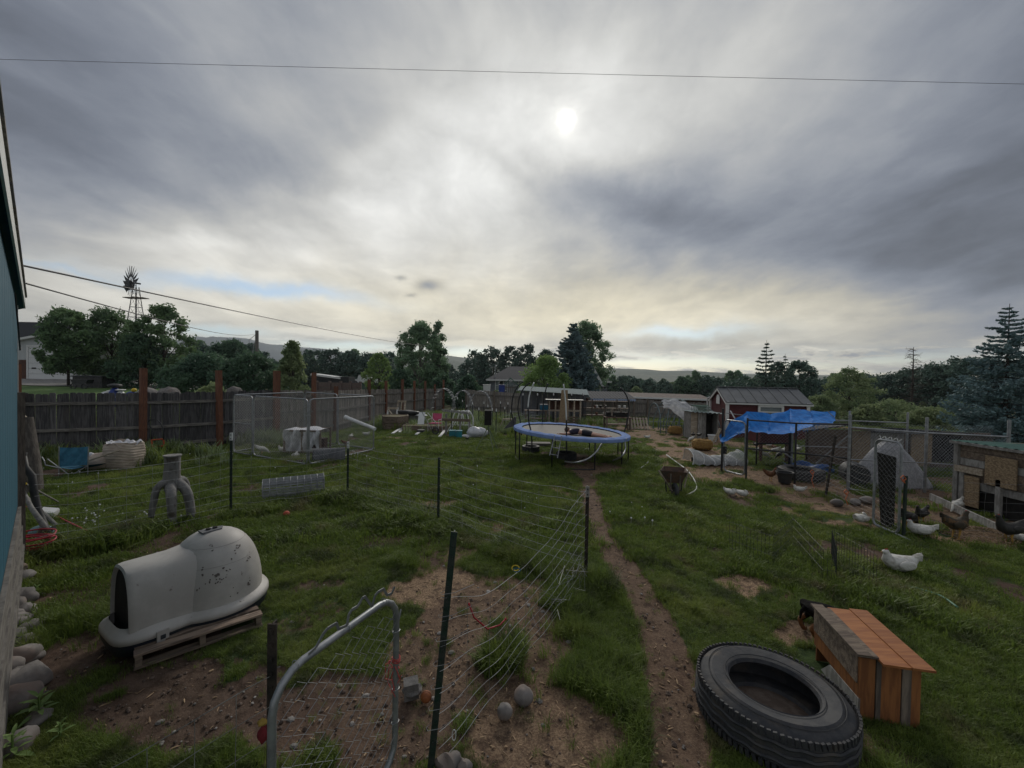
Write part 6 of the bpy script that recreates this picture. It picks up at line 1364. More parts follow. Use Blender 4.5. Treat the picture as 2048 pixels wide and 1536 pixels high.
# ------------------------------------------------------------------ enclosure of steel posts and field fence (left / centre)
wf = thing('wire_fence', 'woven wire fence on green steel posts around the front dog yard', 'fence', (-1.2, 6.9, 0))
PO = [(Vector((-6.22, 5.4, 0)), None), (Vector((-4.89, 7.23, 0)), 1.42), (Vector((-3.27, 8.31, 0)), 1.12), (Vector((-1.2, 6.93, 0)), 1.12), (Vector((.95, 5.07, 0)), 1.19)]
def tpost(p, top, m_='tpost', tip=True, leanv=(0, 0, 0), root=wf, s_=.018):
    a = Vector((p.x, p.y, T(p.x, p.y) - .1)); b = Vector((p.x, p.y, T(p.x, p.y) + top)) + Vector(leanv)
    mb = MB(); mb.beam(a, b, .042, .007, (0, 1, 0)); mb.beam(a + Vector((0, .018, 0)), b + Vector((0, .018, 0)), .007, .036, (0, 1, 0))
    for k in range(int(top / .06)): c = a.lerp(b, (k + .5) / int(top / .06)); mb.box(c - Vector((0, .007, 0)), (.014, .009, .018))
    o = mb.build('fence_post', M[m_], root, True)
    if tip: mb = MB(); d_ = (b - a).normalized(); mb.beam(b - d_ * .13, b + d_ * .003, .045, .011, (0, 1, 0)); mb.beam(b - d_ * .13 + Vector((0, .018, 0)), b + d_ * .003 + Vector((0, .018, 0)), .011, .04, (0, 1, 0)); mb.v = [tuple(Vector(v) - root.location) for v in mb.v]; mb.build('post_tip', M['pvc'] if tip == 1 else M['greywood'], o)
    return o
tpost(PO[1][0], 1.42, tip=1); tpost(PO[2][0], 1.12, tip=1); tpost(PO[3][0], 1.12, tip=0); tpost(PO[4][0], 1.16, 'tpostb', tip=2)
LP = Vector((-.48, 2.56, 0)); tpost(LP, 1.5, 'tpost', tip=0, leanv=(.125, .09, 0))
GP = Vector((-1.09, 1.9, 0)); tpost(GP, 1.34, 'tpostb', tip=0)
ZT = [.06, .16, .27, .39, .52, .66, .81, .96, 1.10]
pe = [p for p, t_ in PO]
for k in range(4): wires(wf, [pe[k], pe[k + 1]], ZT, seed=k, stay=.30, wav=.012, zf=(lambda f_, z: z * (1 - .06 * math.sin(math.pi * f_))), r=.0021)
wires(wf, [LP + Vector((.06, 0, 0)), pe[4]], ZT, seed=9, stay=.3, wav=.02, nper=.05, zf=lambda f_, z: z * (1.02 - .24 * math.sin(math.pi * min(1, f_ * 1.1) ** .8) + .0 * f_), r=.0017)
wires(wf, [GP, Vector((-1.42, 1.4, 0)), Vector((-1.9, .75, 0))], ZT, seed=12, stay=.15, wav=.008, nper=.05, r=.0016)
# loose wire ends curled round the leaning post
mb = MB()
for z in ZT[2:]:
    f_ = z / 1.5; c = LP + Vector((.125 * f_, .09 * f_, z + .03)); mb.tube([c + Vector((.16, .1, -.01)), c + Vector((.05, -.03, 0)), c + Vector((-.03, -.035, -.012)), c + Vector((-.045, 0, -.02)), c + Vector((-.01, .04, -.015))], .0017, 4)
mb.build('wire_ends', M['wire'], wf, True)
mb = MB(); rr = random.Random(6)
for k in range(26):
    f_ = rr.uniform(.6, 1); p = LP.lerp(pe[4], f_); p.z = rr.uniform(.0, .35); pp_ = [p + Vector((rr.uniform(-.12, .12), rr.uniform(-.12, .12), rr.uniform(-.05, .12))) * i for i in range(3)]; mb.tube(pp_, .0016, 3)
mb.build('tangled_wire', M['wire'], wf, True)
# clips on the wires
cl1 = thing('red_bungee', 'short red rubber cord hanging in the sagging wires', 'cord', (0, 0, 0)); c0 = D(938, 1208, 3.05); cl1.location = c0; c1 = D(948, 1235, 3.07) - c0; c2 = D(975, 1258, 3.12) - c0; c3 = D(1000, 1250, 3.2) - c0; c4 = D(1011, 1238, 3.22) - c0
mb = MB(); mb.tube([(0, 0, 0), c1, c2, c3, c4], .006, 8); mb.build('cord', M['red'], cl1, smooth=True); mb = MB(); mb.blob((0, 0, 0), (.008, .008, .01), 8, 6, 0); mb.blob(c4, (.009, .009, .01), 8, 6, 0); mb.build('hook', M['red'], cl1)
cl2 = thing('coil_ring', 'yellow and blue cord coiled on the top wire', 'cord', D(1031, 1136, 3.42)); mb = MB(); mb.tube([(.03 * math.cos(R(a)), .01 * math.sin(R(a)), .018 * math.sin(R(a))) for a in range(0, 360, 20)], .004, 6, True); mb.build('ring', M['yellowt'], cl2); mb = MB(); mb.tube([(.012 + .03 * math.cos(R(a)), -.01, -.012 + .016 * math.sin(R(a))) for a in range(0, 360, 20)], .0035, 6, True); mb.build('second_ring', M['fabblue'], cl2)
cl3 = thing('carabiner', 'pale oval clip hooked on the low wires near the leaning post', 'clip', D(908, 1470, 2.62)); mb = MB(); mb.tube([(.012 * math.cos(R(a)), 0, .035 * math.sin(R(a))) for a in range(0, 360, 20)], .0025, 6, True); o = mb.build('loop', M['pvc'], cl3); mb = MB(); mb.box((.012, 0, 0), (.004, .004, .03)); mb.build('gate', M['galv'], cl3)

# ------------------------------------------------------------------ front walk gate
fg = thing('walk_gate', 'galvanised chain link walk gate with barbed strip in the foreground', 'gate', (-.83, 2.1, 0)); Lp, Rp = Vector((-.985, 1.72, .17)), Vector((-.665, 2.45, .17)); u = Rp - Lp; W = u.length; u.normalize(); HG = 1.03
mb = MB(); frame_rect(mb, Lp, u, Zv, W, HG, .0175, .15, 12); mb.build('frame', M['galv'], fg, True, smooth=True)
nrm = u.cross(Zv)
# chain link on this gate: real zig-zag wires
mb = MB(); pit = .058; nz = int((W - .04) / pit); rr = random.Random(3)
for k in range(nz + 1):
    x0 = .02 + pit * k; pts = []; nst = int((HG - .08) / (pit * .66))
    for j in range(nst + 1):
        s_ = (1 if (j + k) % 2 else -1); pts.append(Lp + u * min(max(x0 + s_ * pit * .44 + rr.uniform(-.004, .004), .01), W - .01) + Zv * (.03 + j * pit * .66 + .008 * math.sin(j * .5 + k)) + nrm * (.002 * s_ + .012 * math.sin(k * .6 + j * .25)))
    mb.tube(pts, .0015, 4, caps=False)
mb.build('wire_cloth', M['wire'], fg, True)
mb = MB()
tops_ = [(0.17, 0, .0), (.21, 0, .012), (.25, .0, .075), (.275, 0, .095), (.33, 0, .09), (.345, 0, .03), (.40, 0, .012), (.41, 0, .09), (.43, 0, .115), (.47, 0, .11), (.485, 0, .125), (.505, 0, .155), (.525, 0, .15), (.545, 0, .10), (.58, 0, .02), (.60, 0, .10), (.625, 0, .115), (.67, 0, .11), (.70, 0, .03), (.74, 0, .012), (.765, 0, .06)]
tp = [Lp + u * (a * W / .80) + Zv * (HG + .018 + c * .62) + nrm * .012 for a, b, c in tops_]
for k in range(len(tp) - 1): mb.beam(tp[k], tp[k + 1], .014, .004, tuple(nrm))
mb.build('barbed_strip', M['galv'], fg, True)
mb = MB()
for f_ in (.14, .52, .86):
    c = Lp + u * (W * f_) + Zv * HG; mb.tube([c + Zv * .021 * math.cos(R(a)) + nrm * .021 * math.sin(R(a)) for a in range(0, 360, 30)], .0022, 4, True)
for z in (.25, .45, .62, .80):
    c = Rp + Zv * z; mb.tube([c + u * .022 * math.cos(R(a)) + nrm * .022 * math.sin(R(a)) + Zv * .006 * math.sin(R(a)) for a in range(0, 360, 30)], .003, 5, True)
mb.build('tie_band', M['wire'], fg, True)
mb = MB(); c = Rp + Zv * .88; mb.beam(c - u * .05 + Zv * .02, c + Zv * -.02, .014, .005); mb.tube([c + u * .03, c + u * .04 + Zv * .03, c + u * .02 + Zv * -.03], .006, 6); mb.build('latch', M['galv'], fg, True)
for (c, lab, sd_) in ((Rp + Zv * .62, 'pink twine knotted round the right post of the front gate', 5), (Lp + Zv * .52, 'red and orange twine knotted round the left post of the front gate', 8)):
    tw = thing('twine_knot', lab, 'twine', c); rr = random.Random(sd_); mb = MB()
    for k in range(3): mb.tube([(.024 * math.cos(R(a)), .024 * math.sin(R(a)), .01 * k + .004 * math.sin(R(a * 2))) for a in range(0, 360, 30)], .003, 5, True)
    mb.build('wrap', M['pink'], tw); mb = MB()
    for k in range(6): mb.tube([(-.02, 0, 0), (rr.uniform(-.06, .02), rr.uniform(-.03, .0), rr.uniform(-.05, .02)), (rr.uniform(-.06, .03), rr.uniform(-.03, 0), rr.uniform(-.14, -.03)), (rr.uniform(-.05, .04), rr.uniform(-.03, 0), rr.uniform(-.2, -.02))], .0026, 5)
    mb.build('loose_end', M['pink' if sd_ == 5 else 'otwine'], tw)
rb = thing('red_rag', 'red and yellow rag tied beside the left gate post', 'rag', D(527, 1465, 1.85)); mb = MB(); mb.blob((0, 0, 0), (.022, .018, .04), 12, 10, .3, 3); mb.build('rag', mat('rag_red', (.22, .02, .03), (.14, .015, .02), 9, .9, .4), rb, smooth=True); mb = MB(); mb.blob((0, -.01, .055), (.022, .016, .014), 10, 8, .3, 4); mb.build('yellow_corner', mat('rag_yellow', (.3, .2, .04), None, 4, .8), rb, smooth=True)

# ------------------------------------------------------------------ plastic dome dog kennel on a pallet
pal = thing('wooden_pallet', 'weathered wooden pallet under the white dome dog kennel', 'pallet', (-3.08, 3.40, T(-3.08, 3.4)), 0)
u = Vector((.727, .687, 0)); v = Vector((-.687, .727, 0)); rz = math.atan2(u.y, u.x); O = Vector((-3.07, 3.37, 0)); PW, PD = .93, 1.0
offs = [0.05, .165, .27, .42, .57, .72, .87, .96]; wd = [.092, .07, .075, .09, .09, .09, .09, .09]
M['slatw'] = mat('slat_worn', (.27, .20, .15), (.13, .095, .075), 4, .9, .5, st=(1, 7, 7), var=.2, c3=(.4, .34, .28), c3s=6, c3lo=.6, c3hi=.75)
for k, (o_, w_) in enumerate(zip(offs, wd)):
    mb = MB(); mb.box((0, 0, 0), (PW - .012 * (k % 3), w_, .018)); s = mb.build('slat', M['slatw'], pal); s.location = O + u * PW / 2 + v * o_ + Zv * .125 - pal.location * 1; s.location.z = .125; s.rotation_euler = (0, 0, rz + R((k % 3 - 1) * .5))
for o_ in (.03, .46, .90):
    mb = MB(); mb.box((0, 0, 0), (.045, PD, .085)); s = mb.build('stringer', M['wood'], pal); s.location = O + u * o_ + v * (PD / 2 + .008) - pal.location; s.location.z = .072; s.rotation_euler = (0, 0, rz)
for k, a_ in enumerate((.05, .5, .95)):
    mb = MB(); mb.box((0, 0, 0), (PW, .09, .018)); s = mb.build('bottom_board', M['wood'], pal); s.location = O + u * PW / 2 + v * a_ - pal.location; s.location.z = .02; s.rotation_euler = (0, 0, rz)
C = Vector((-3.04, 4.24, .16)); dv = Vector((-.54, -.84, 0)).normalized(); ig = thing('dome_dog_kennel', 'white plastic dome dog kennel with a dark doorway and muddy paw marks', 'dog kennel', (C.x, C.y, 0.045), math.atan2(dv.y, dv.x))
# local: +x towards doorway
Rd, Hd = .43, .675
def prof_t(th):   # tunnel half-width / height as function of x
    return 0
mb = MB(); prof = []
for k in range(15):
    t_ = k / 14 * math.pi / 2; prof.append((Rd * math.cos(t_) ** .8, .08 + Hd * math.sin(t_) ** .9))
mb.lathe(prof, 48, (0, 0, .08)); 
TX = .73
def arch(x_, s, g_=1.0):   # point on tunnel arch; s 0..1 ground-left to ground-right
    a = math.pi * s; f_ = min(max((x_ - .1) / (TX - .1), 0), 1); wv = (.33 - .07 * f_) * g_; hv = (.60 + .01 * f_) * g_
    c_, s_ = math.cos(a), math.sin(a); e_ = .62
    return Vector((x_, wv * math.copysign(abs(c_) ** e_, c_), .12 + hv * s_ ** .75))
xs = [.1, .22, .35, .48, .58, .68, TX - .01, TX]
sc_ = [1.06, 1.03, 1, 1, 1, 1, .99, .955]
vs = [arch(x_, j / 20, g_) for x_, g_ in zip(xs, sc_) for j in range(21)]; fs = [(i * 21 + j, i * 21 + j + 1, (i + 1) * 21 + j + 1, (i + 1) * 21 + j) for i in range(len(xs) - 1) for j in range(20)]
mb.add(vs, fs)
inn = [arch(TX, j / 20, .955) for j in range(21)] + [arch(TX - .04, j / 20, .90) for j in range(21)]; mb.add(inn, [(j, j + 1, 22 + j, 21 + j) for j in range(20)])
shell = mb.build('shell', M['igloo'], ig, smooth=50)
# base flange following the outline
def outline(k, n, ex):
    a = 2 * math.pi * k / n; r = Rd + ex
    # distance to union of circle and tunnel rectangle
    c_, s_ = math.cos(a), math.sin(a); best = r
    if c_ > 0:
        hw = .30 + ex; xm_ = TX + .06 + ex * .6
        rx = xm_ / c_; ry = hw / abs(s_) if abs(s_) > 1e-4 else 9
        q_ = (abs(c_ / xm_) ** 5 + abs(s_ / hw) ** 5) ** (-.2); best = max(r, q_)
    return Vector((best * c_, best * s_, 0))
nO = 96
def ring(ex, z): return [outline(k, nO, ex) + Zv * z for k in range(nO)]
rings = [ring(-.03, .235), ring(.005, .205), ring(.045, .185), ring(.06, .165), ring(.062, .13), ring(.05, .125)]
mb = MB(); vs = [p for r_ in rings for p in r_]; fs = [(i * nO + k, i * nO + (k + 1) % nO, (i + 1) * nO + (k + 1) % nO, (i + 1) * nO + k) for i in range(len(rings) - 1) for k in range(nO)]; mb.add(vs, fs); mb.build('flange', M['igloo'], ig, smooth=True)
rings = [ring(.052, .135), ring(.045, .06), ring(.01, .012), ring(-.1, .01)]
mb = MB(); vs = [p for r_ in rings for p in r_]; mb.add(vs, [(i * nO + k, i * nO + (k + 1) % nO, (i + 1) * nO + (k + 1) % nO, (i + 1) * nO + k) for i in range(len(rings) - 1) for k in range(nO)] + [tuple(range(3 * nO, 4 * nO))]); mb.build('base_tray', M['navy'], ig, smooth=35)
mb = MB(); mb.prism([arch(TX - .032, j / 20, .91) for j in range(21)], (.004, 0, 0)); mb.build('doorway', M['dark'], ig)  # solid dark panel closing the arch, its colour stands in for inside shade
mb = MB(); mb.prism([(-.11, -.04, 0), (.10, -.07, 0), (.10, .04, 0), (-.07, .04, 0)], (0, 0, .015)); o = mb.build('top_vent', mat('vent_grey', (.13, .13, .135), None, 3, .6), ig); o.location = (.02, .02, .828)
mb = MB(); mb.tube([(0, 0, 0), (0, 0, .03)], .022, 10); 
for yy in (-.03, .03):
    m2 = MB(); m2.tube([(0, 0, 0), (0, 0, .028)], .022, 12); q_ = m2.build('vent_hole', M['dark'], o); q_.location = (yy, -.02, 0)
mb = MB(); q_ = outline(int(nO * .075), nO, .065)
for sgn in (-1, ): 
    for kk in (6.5,):
        a_ = outline(7, nO, .068); b_ = outline(10, nO, .068)
        a_ = Vector((.62, .385 * sgn * -1, 0)); 
mb = MB(); mb.box((.53, .362, .13), (.085, .014, .10)); mb.build('clip', M['igloo'], ig); mb = MB(); mb.box((.53, .371, .125), (.035, .008, .035)); mb.build('clip_slot', M['navy'], ig)
# muddy paw prints on the shell
mb = MB(); rr = random.Random(12); nin = 0
def dome_pt(a, e_): return Vector((Rd * math.cos(e_) ** .8 * math.cos(a), Rd * math.cos(e_) ** .8 * math.sin(a), .16 + Hd * math.sin(e_) ** .9))
for (a0_, e0_, n_) in [(1.15, 1.0, 6), (1.2, .5, 7), (1.32, .42, 9), (1.45, .5, 8), (1.0, .6, 4), (1.9, .9, 6), (2.1, .5, 4), (2.0, .25, 4), (1.6, .2, 3), (.95, .35, 3), (1.7, .75, 3)]:
    for k in range(n_):
        a = a0_ + rr.uniform(-.09, .09); e_ = e0_ + rr.uniform(-.09, .09); p = dome_pt(a, e_); nn = (p - Vector((0, 0, .2))).normalized(); L = rr.uniform(.003, .008) * rr.choice([1, 1, 1.4])
        t1 = nn.cross(Zv).normalized(); t2 = nn.cross(t1); an = rr.uniform(-.5, .5); d1 = t2 * math.cos(an) + t1 * math.sin(an); d2 = nn.cross(d1); p = p + nn * .0015
        LL = L * rr.choice([1, 1, 2.2]); vs = [p + d1 * LL * math.cos(R(q)) + d2 * L * math.sin(R(q)) for q in range(0, 360, 45)]; mb.add(vs, [tuple(range(8))])
m2 = MB()
for e0_ in (.62, .98): m2.tube([dome_pt(.5 + 5.3 * k / 60, e0_) * 1.0 for k in range(61)], .0016, 4)
m2.build('seam', mat('seam_grey', (.3, .28, .26), None, 3, .7), ig)
mb.build('mud_marks', mat('mud', (.10, .085, .075), None, 3, .9), ig, kind='stuff')

# ------------------------------------------------------------------ foreground tyre and small wooden kennel
ty = thing('truck_tyre', 'large truck tyre lying flat beside the dirt path in the foreground', 'tyre', (1.96, 3.03, T(1.96, 3.03) - .01)); ty.rotation_euler = (R(-1), R(2), 0); tyre(ty, .505, .285, .27, 84)
# raised letters on the sidewall (only partly legible in the photograph: 001.)
for k, ch in enumerate('001.'):
    a = R(128 - k * 5.5); cu = bpy.data.curves.new('letter', 'FONT'); cu.body = ch; cu.size = .045; cu.extrude = .0012; cu.align_x = 'CENTER'; o = bpy.data.objects.new('letter', cu); col.objects.link(o); o.parent = ty; cu.materials.append(M['blackp']); cu.offset = .001; me = bpy.data.meshes.new_from_object(o); me.materials.clear(); me.materials.append(M['blackp']); bpy.data.objects.remove(o); o = put(me, 'letter', ty); o.location = (.405 * math.cos(a), .405 * math.sin(a), .268); o.rotation_euler = (0, 0, a - R(90))
mb = MB(); mb.lathe([(0, .05), (.2, .055), (.33, .03), (.41, .02)], 24); mb.build('soil_fill', mat('soil_dark', (.09, .065, .05), (.13, .10, .08), 12, .95, .6), ty, smooth=True)
wk = thing('wooden_box_kennel', 'small orange plywood box kennel with a plank roof beside the tyre', 'kennel', (2.6, 3.15, T(2.7, 3.3) + .0)); fd = Vector((.93, -.36, 0)); fd.normalize(); bd = Vector((.36, .93, 0)).normalized(); O = G(1716, 1436); O2 = G(1839, 1457); fd = (O2 - O); fd.z = 0; Wk = fd.length; fd.normalize(); bd = Vector((-fd.y, fd.x, 0)); Lk = .66; hz = Z_(1721, 1315, O.y) - O.z; wk.location = O.copy()
def Kp(a, b, z): return O + fd * a + bd * b + Zv * z
fr = [(0, .115, 'orangev', 0), (.12, .155, 'woodv', .008), (.16, .30, 'orangev', 0), (.305, .37, 'woodv', .006), (.375, .44, 'orangev', 0)]
for a, b, m_, o_ in [(a * Wk / .44, b * Wk / .44, m_, o_) for a, b, m_, o_ in fr]:
    mb = MB(); mb.prism([Kp(a, -o_, .0), Kp(b, -o_, .0), Kp(b, -o_, hz), Kp(a, -o_, hz)], bd * .02); mb.build('front_board', M[m_], wk, True)
mb = MB(); mb.prism([Kp(0, .02, .14), Kp(0, Lk, .14), Kp(0, Lk, hz), Kp(0, .02, hz)], fd * .015); mb.build('side_board', M['orangev'], wk, True)
mb = MB(); mb.prism([Kp(-.008, .02, .25), Kp(-.008, Lk, .27), Kp(-.008, Lk, hz), Kp(-.008, .02, hz)], fd * .008); mb.build('side_board', M['wood'], wk, True)
mb = MB(); mb.prism([Kp(-.004, .0, 0), Kp(-.004, Lk * .8, 0), Kp(-.004, Lk * .6, .13), Kp(-.004, .0, .15)], fd * .015); mb.build('side_board', M['greywood'], wk, True)
mb = MB(); mb.prism([Kp(Wk, .02, 0), Kp(Wk, Lk, 0), Kp(Wk, Lk, hz), Kp(Wk, .02, hz)], -fd * .015); mb.prism([Kp(.015, Lk, 0), Kp(Wk - .015, Lk, 0), Kp(Wk - .015, Lk, hz), Kp(.015, Lk, hz)], -bd * .015); mb.build('back_boards', M['orangev'], wk, True)
for a, b, m_, z_, l0, l1 in [(-.03, .065, 'wood', .022, -.01, .02), (.06, .11, 'wood', .012, -.0, -.01), (.105, .28, 'orange', .004, -.06, .02), (.278, Wk + .03, 'orange', .012, -.07, .03)]:
    mb = MB(); tl_ = .05
    mb.prism([Kp(a, l0 - .02, hz + z_ + .0), Kp(b, l0 - .02, hz + z_), Kp(b, Lk + l1, hz + z_ + .0), Kp(a, Lk + l1, hz + z_ + .0)], Zv * .017); mb.build('roof_plank', M[m_], wk, True)
# grit in front of gate, block and ball
bl_ = thing('concrete_block', 'broken pale concrete block on the dirt beside the gate', 'block', Q(822, 1392) + Zv * 0); mb = MB(); mb.box((0, 0, .06), (.11, .09, .13), (.1, -.05, .3)); mb.blob((.0, 0, .03), (.07, .06, .05), 10, 7, .25, 2); mb.build('block', M['concrete'], bl_)
bb_ = thing('orange_ball', 'worn orange ball in a hollow beside the concrete block', 'ball', Q(852, 1400) + Zv * -.01); mb = MB(); mb.blob((0, 0, .035), (.042, .042, .042), 16, 12, 0); mb.build('ball', mat('ball_orange', (.30, .10, .03), (.2, .06, .02), 9, .7, .3), bb_, smooth=True); mb = MB(); mb.tube([(.0425 * math.cos(R(a)), .0, .035 + .0425 * math.sin(R(a))) for a in range(0, 360, 15)], .0015, 4, True); mb.build('seam', M['rust'], bb_)
ob2 = thing('orange_ball', 'small orange-red ball in the grass in front of the wire roll', 'ball', G(573, 1032)); mb = MB(); mb.blob((0, 0, .04), (.055, .055, .05), 14, 10, 0); mb.build('ball', mat('ball_red', (.45, .08, .04), (.35, .06, .03), 9, .7, .2), ob2, smooth=True)
bt2 = thing('white_bottle', 'white plastic bottle lying in the grass in the dog yard', 'bottle', G(786, 1040)); mb = MB(); mb.tube([(-.08, 0, .04), (.09, .02, .04), (.11, .02, .04), (.14, .02, .04)], [.035, .035, .014, .012], 12); mb.build('bottle', M['pvc'], bt2, smooth=40); mb = MB(); mb.tube([(.138, .02, .04), (.155, .02, .04)], .016, 10); mb.build('cap', M['white'], bt2)
for k, (px, py, w_, lab) in enumerate([(1047, 1385, 46, 'round grey stone at the bottom of the sagging wires'), (1010, 1418, 36, 'dark mottled stone left of the round grey stone'), (895, 1525, 50, 'angular grey stone at the foot of the leaning post'), (930, 1532, 34, 'small pale stone beside the angular grey stone')]):
    p = Q(px, py + w_ * .3); s_ = w_ / 2 / FOC * p.y * .9; mb = MB(); mb.blob((0, 0, s_ * .4), (s_, s_ * .9, s_ * .9), 16, 11, .10 if k < 2 else .28, k + 60); o = mb.build('stone', M['stone'], smooth=True if k < 2 else 30); o.location = p; tag(o, lab, 'stone', 'stones along the front fence')
rr = random.Random(31); xs_st = [(35, 1140, 30), (52, 1152, 34), (22, 1165, 26), (48, 1195, 44), (25, 1215, 40), (55, 1222, 36), (30, 1245, 44), (62, 1255, 36), (18, 1275, 42), (45, 1290, 48), (25, 1320, 60), (65, 1318, 30), (40, 1362, 70), (20, 1405, 70), (5, 1345, 60), (75, 1440, 40), (30, 1490, 60), (5, 1180, 40), (12, 1235, 40)]
labs = ['highest small stone of the row by the teal wall', 'rounded brown stone second from the top of the row', 'small stone tucked against the wall skirting', 'pale flat stone beside a weed in the row', 'pale pinkish stone against the wall skirting', 'oval grey stone under the pale flat stone', 'grey stone at the middle of the stone row', 'outer oval stone level with the kennel flange', 'half hidden stone close to the wall base', 'long brown stone sticking out of the row', 'pinkish stone with a blade of grass over it', 'thin flat stone lying outside the row', 'large dark rounded stone low in the row', 'large grey stone with a dark patch', 'stone cut by the left edge of the picture', 'small pink stone among the weeds', 'pale slab below the large dark stones', 'stone behind the pale flat stone at the wall', 'narrow stone wedged at the wall beside the pinkish one']
for k, ((px, py, w_), lab) in enumerate(zip(xs_st, labs)):
    p = Q(px, py + w_ * .2); s_ = w_ / 2 / FOC * p.y * 1.1; mb = MB(); mb.blob((0, 0, s_ * .38), (s_ * rr.uniform(.95, 1.2), s_ * rr.uniform(.8, 1), s_ * rr.uniform(.5, .7)), 16, 10, .22, k + 100); o = mb.build('stone', M['stone'], smooth=True); o.location = p; o.rotation_euler = (0, 0, rr.uniform(0, 3)); tag(o, lab, 'stone', 'stones along the teal wall')
# ------------------------------------------------------------------ teal building at the left edge
tb = thing('teal_building', 'teal painted wooden building with a pale eave at the left edge', 'building', (-5, 4.2, 0)); wv = Vector((-.7475, .6643, 0)); nv_ = Vector((.6643, .7475, 0))
def TW(s, n, z): # s metres along wall from Y=1.4, n outwards
    y_ = 1.4; b = Vector((-.35 - 1.127 * y_, y_, 0)); return b + wv * s + nv_ * n + Zv * z
SL = 5.83; zb = .76
ztop = lambda s: 4.0 - .118 * s
nbd = 19
for k in range(nbd):
    s0, s1 = SL * k / nbd, SL * (k + 1) / nbd - .014
    mb = MB(); mb.prism([TW(s0, 0, zb), TW(s1, 0, zb), TW(s1, 0, ztop(s1)), TW(s0, 0, ztop(s0))], -nv_ * .03); mb.build('wall_board', M['teal'], tb, True)
mb = MB(); mb.prism([TW(0, -.035, 0), TW(SL, -.035, 0), TW(SL, -.035, 3.3), TW(0, -.035, 3.98)], -nv_ * 2.5); mb.build('wall', M['teal'], tb, True)
mb = MB(); mb.prism([TW(SL, -.0, .0), TW(SL, .008, .0), TW(SL, .008, 3.3), TW(SL, 0, 3.3)], wv * .02); mb.build('corner_trim', M['white'], tb, True)
for k in range(3):
    mb = MB(); z0 = k * .25; mb.prism([TW(0, .03 + .012 * (2 - k), z0), TW(SL, .03 + .012 * (2 - k), z0), TW(SL, .03 + .012 * (2 - k), z0 + .245), TW(0, .03 + .012 * (2 - k), z0 + .245)], -nv_ * .03); mb.build('skirting_board', M['railg'], tb, True)
mb = MB(); mb.prism([TW(-.3, .0, ztop(-.3) - .02), TW(SL + .25, .0, ztop(SL + .25) - .02), TW(SL + .25, .05, ztop(SL + .25) - .0), TW(-.3, .05, ztop(-.3) - .0)], Zv * .02); mb.build('soffit', M['teal'], tb, True)
mb = MB(); mb.prism([TW(-.3, .05, ztop(-.3) - .14), TW(SL + .25, .05, ztop(SL + .25) - .0), TW(SL + .25, .05, ztop(SL + .25) + .10), TW(-.3, .05, ztop(-.3) + .12)], nv_ * .015); mb.build('fascia', M['white'], tb, True)
for k in range(14):
    s0, s1 = -.3 + (SL + .6) * k / 14, -.3 + (SL + .6) * (k + 1) / 14
    mb = MB(); zo = .005 * (k % 2); mb.prism([TW(s0, .078, ztop(s0) + .15 + zo), TW(s1 - .01, .078, ztop(s1) + .15 + zo), TW(s1 - .01, -2.5, ztop(s1) + .15 + zo), TW(s0, -2.5, ztop(s0) + .15 + zo)], Zv * .03); mb.build('roof_sheet', M['greywood'] if k % 3 else M['siding'], tb, True)
mb = MB(); mb.tube([TW(SL - 1.2, .02, 3.3), TW(SL - .8, .03, 2.95), TW(SL - .3, .03, 2.72), TW(SL - .05, .03, 2.75)], .008, 5); mb.build('wall_cable', M['blackm'], tb, True)
cp_ = thing('brown_post', 'rough brown wooden post standing at the corner of the teal building', 'post', G(38, 1128)); mb = MB(); hh = D(38, 785, cp_.location.y).z; mb.box((0, 0, hh / 2), (.07, .09, hh)); mb.build('post', M['bark'], cp_)
dw = thing('driftwood_log', 'upright weathered log with a pale cut end leaning at the building corner', 'log', G(58, 985)); b = D(50, 835, dw.location.y + .1) - dw.location; mb = MB(); mb.tube([(0, 0, -.1), b * .3 + Vector((.02, 0, 0)), b * .6, b], [.22, .19, .17, .12], 10); mb.build('trunk', mat('log', (.07, .06, .052), (.12, .105, .09), 5, .9, .5, st=(4, 4, 1)), dw, smooth=40); mb = MB(); mb.prism([b + Vector((-.13, -.02, -.01)), b + Vector((.11, -.05, -.06)), b + Vector((-.06, -.05, .1))], (0, .06, .0)); mb.build('cut_face', M['woodpale'], dw)
# black corrugated pipe, poles, hose tangle
p0 = G(96, 1078); bpz = thing('black_pipe', 'thick bent black pipe leaning beside the teal building', 'pipe', p0); y = p0.y
mb = MB(); mb.tube([D(44, 908, y) - p0, D(50, 935, y) - p0, D(64, 952, y) - p0, D(68, 985, y) - p0, D(76, 1020, y) - p0, D(88, 1050, y - .05) - p0, D(102, 1082, y - .1) - p0], .045, 10); mb.build('pipe', M['blackp'], bpz, smooth=True); mb = MB(); mb.tube([D(44, 906, y) - p0, D(45, 911, y) - p0], .055, 10); mb.build('collar', M['blackp'], bpz)
p0 = G(92, 1095); st = thing('forked_branch', 'grey forked branch leaning under the black pipe', 'branch', p0); mb = MB(); y = p0.y; mb.tube([D(42, 972, y + .3) - p0, D(62, 1015, y + .1) - p0, D(86, 1048, y) - p0, D(95, 1062, y) - p0], [.02, .03, .035, .03], 8); mb.tube([D(86, 1048, y) - p0, D(76, 1075, y) - p0], [.03, .02], 7); mb.build('branch', M['greywood'], st, smooth=True)
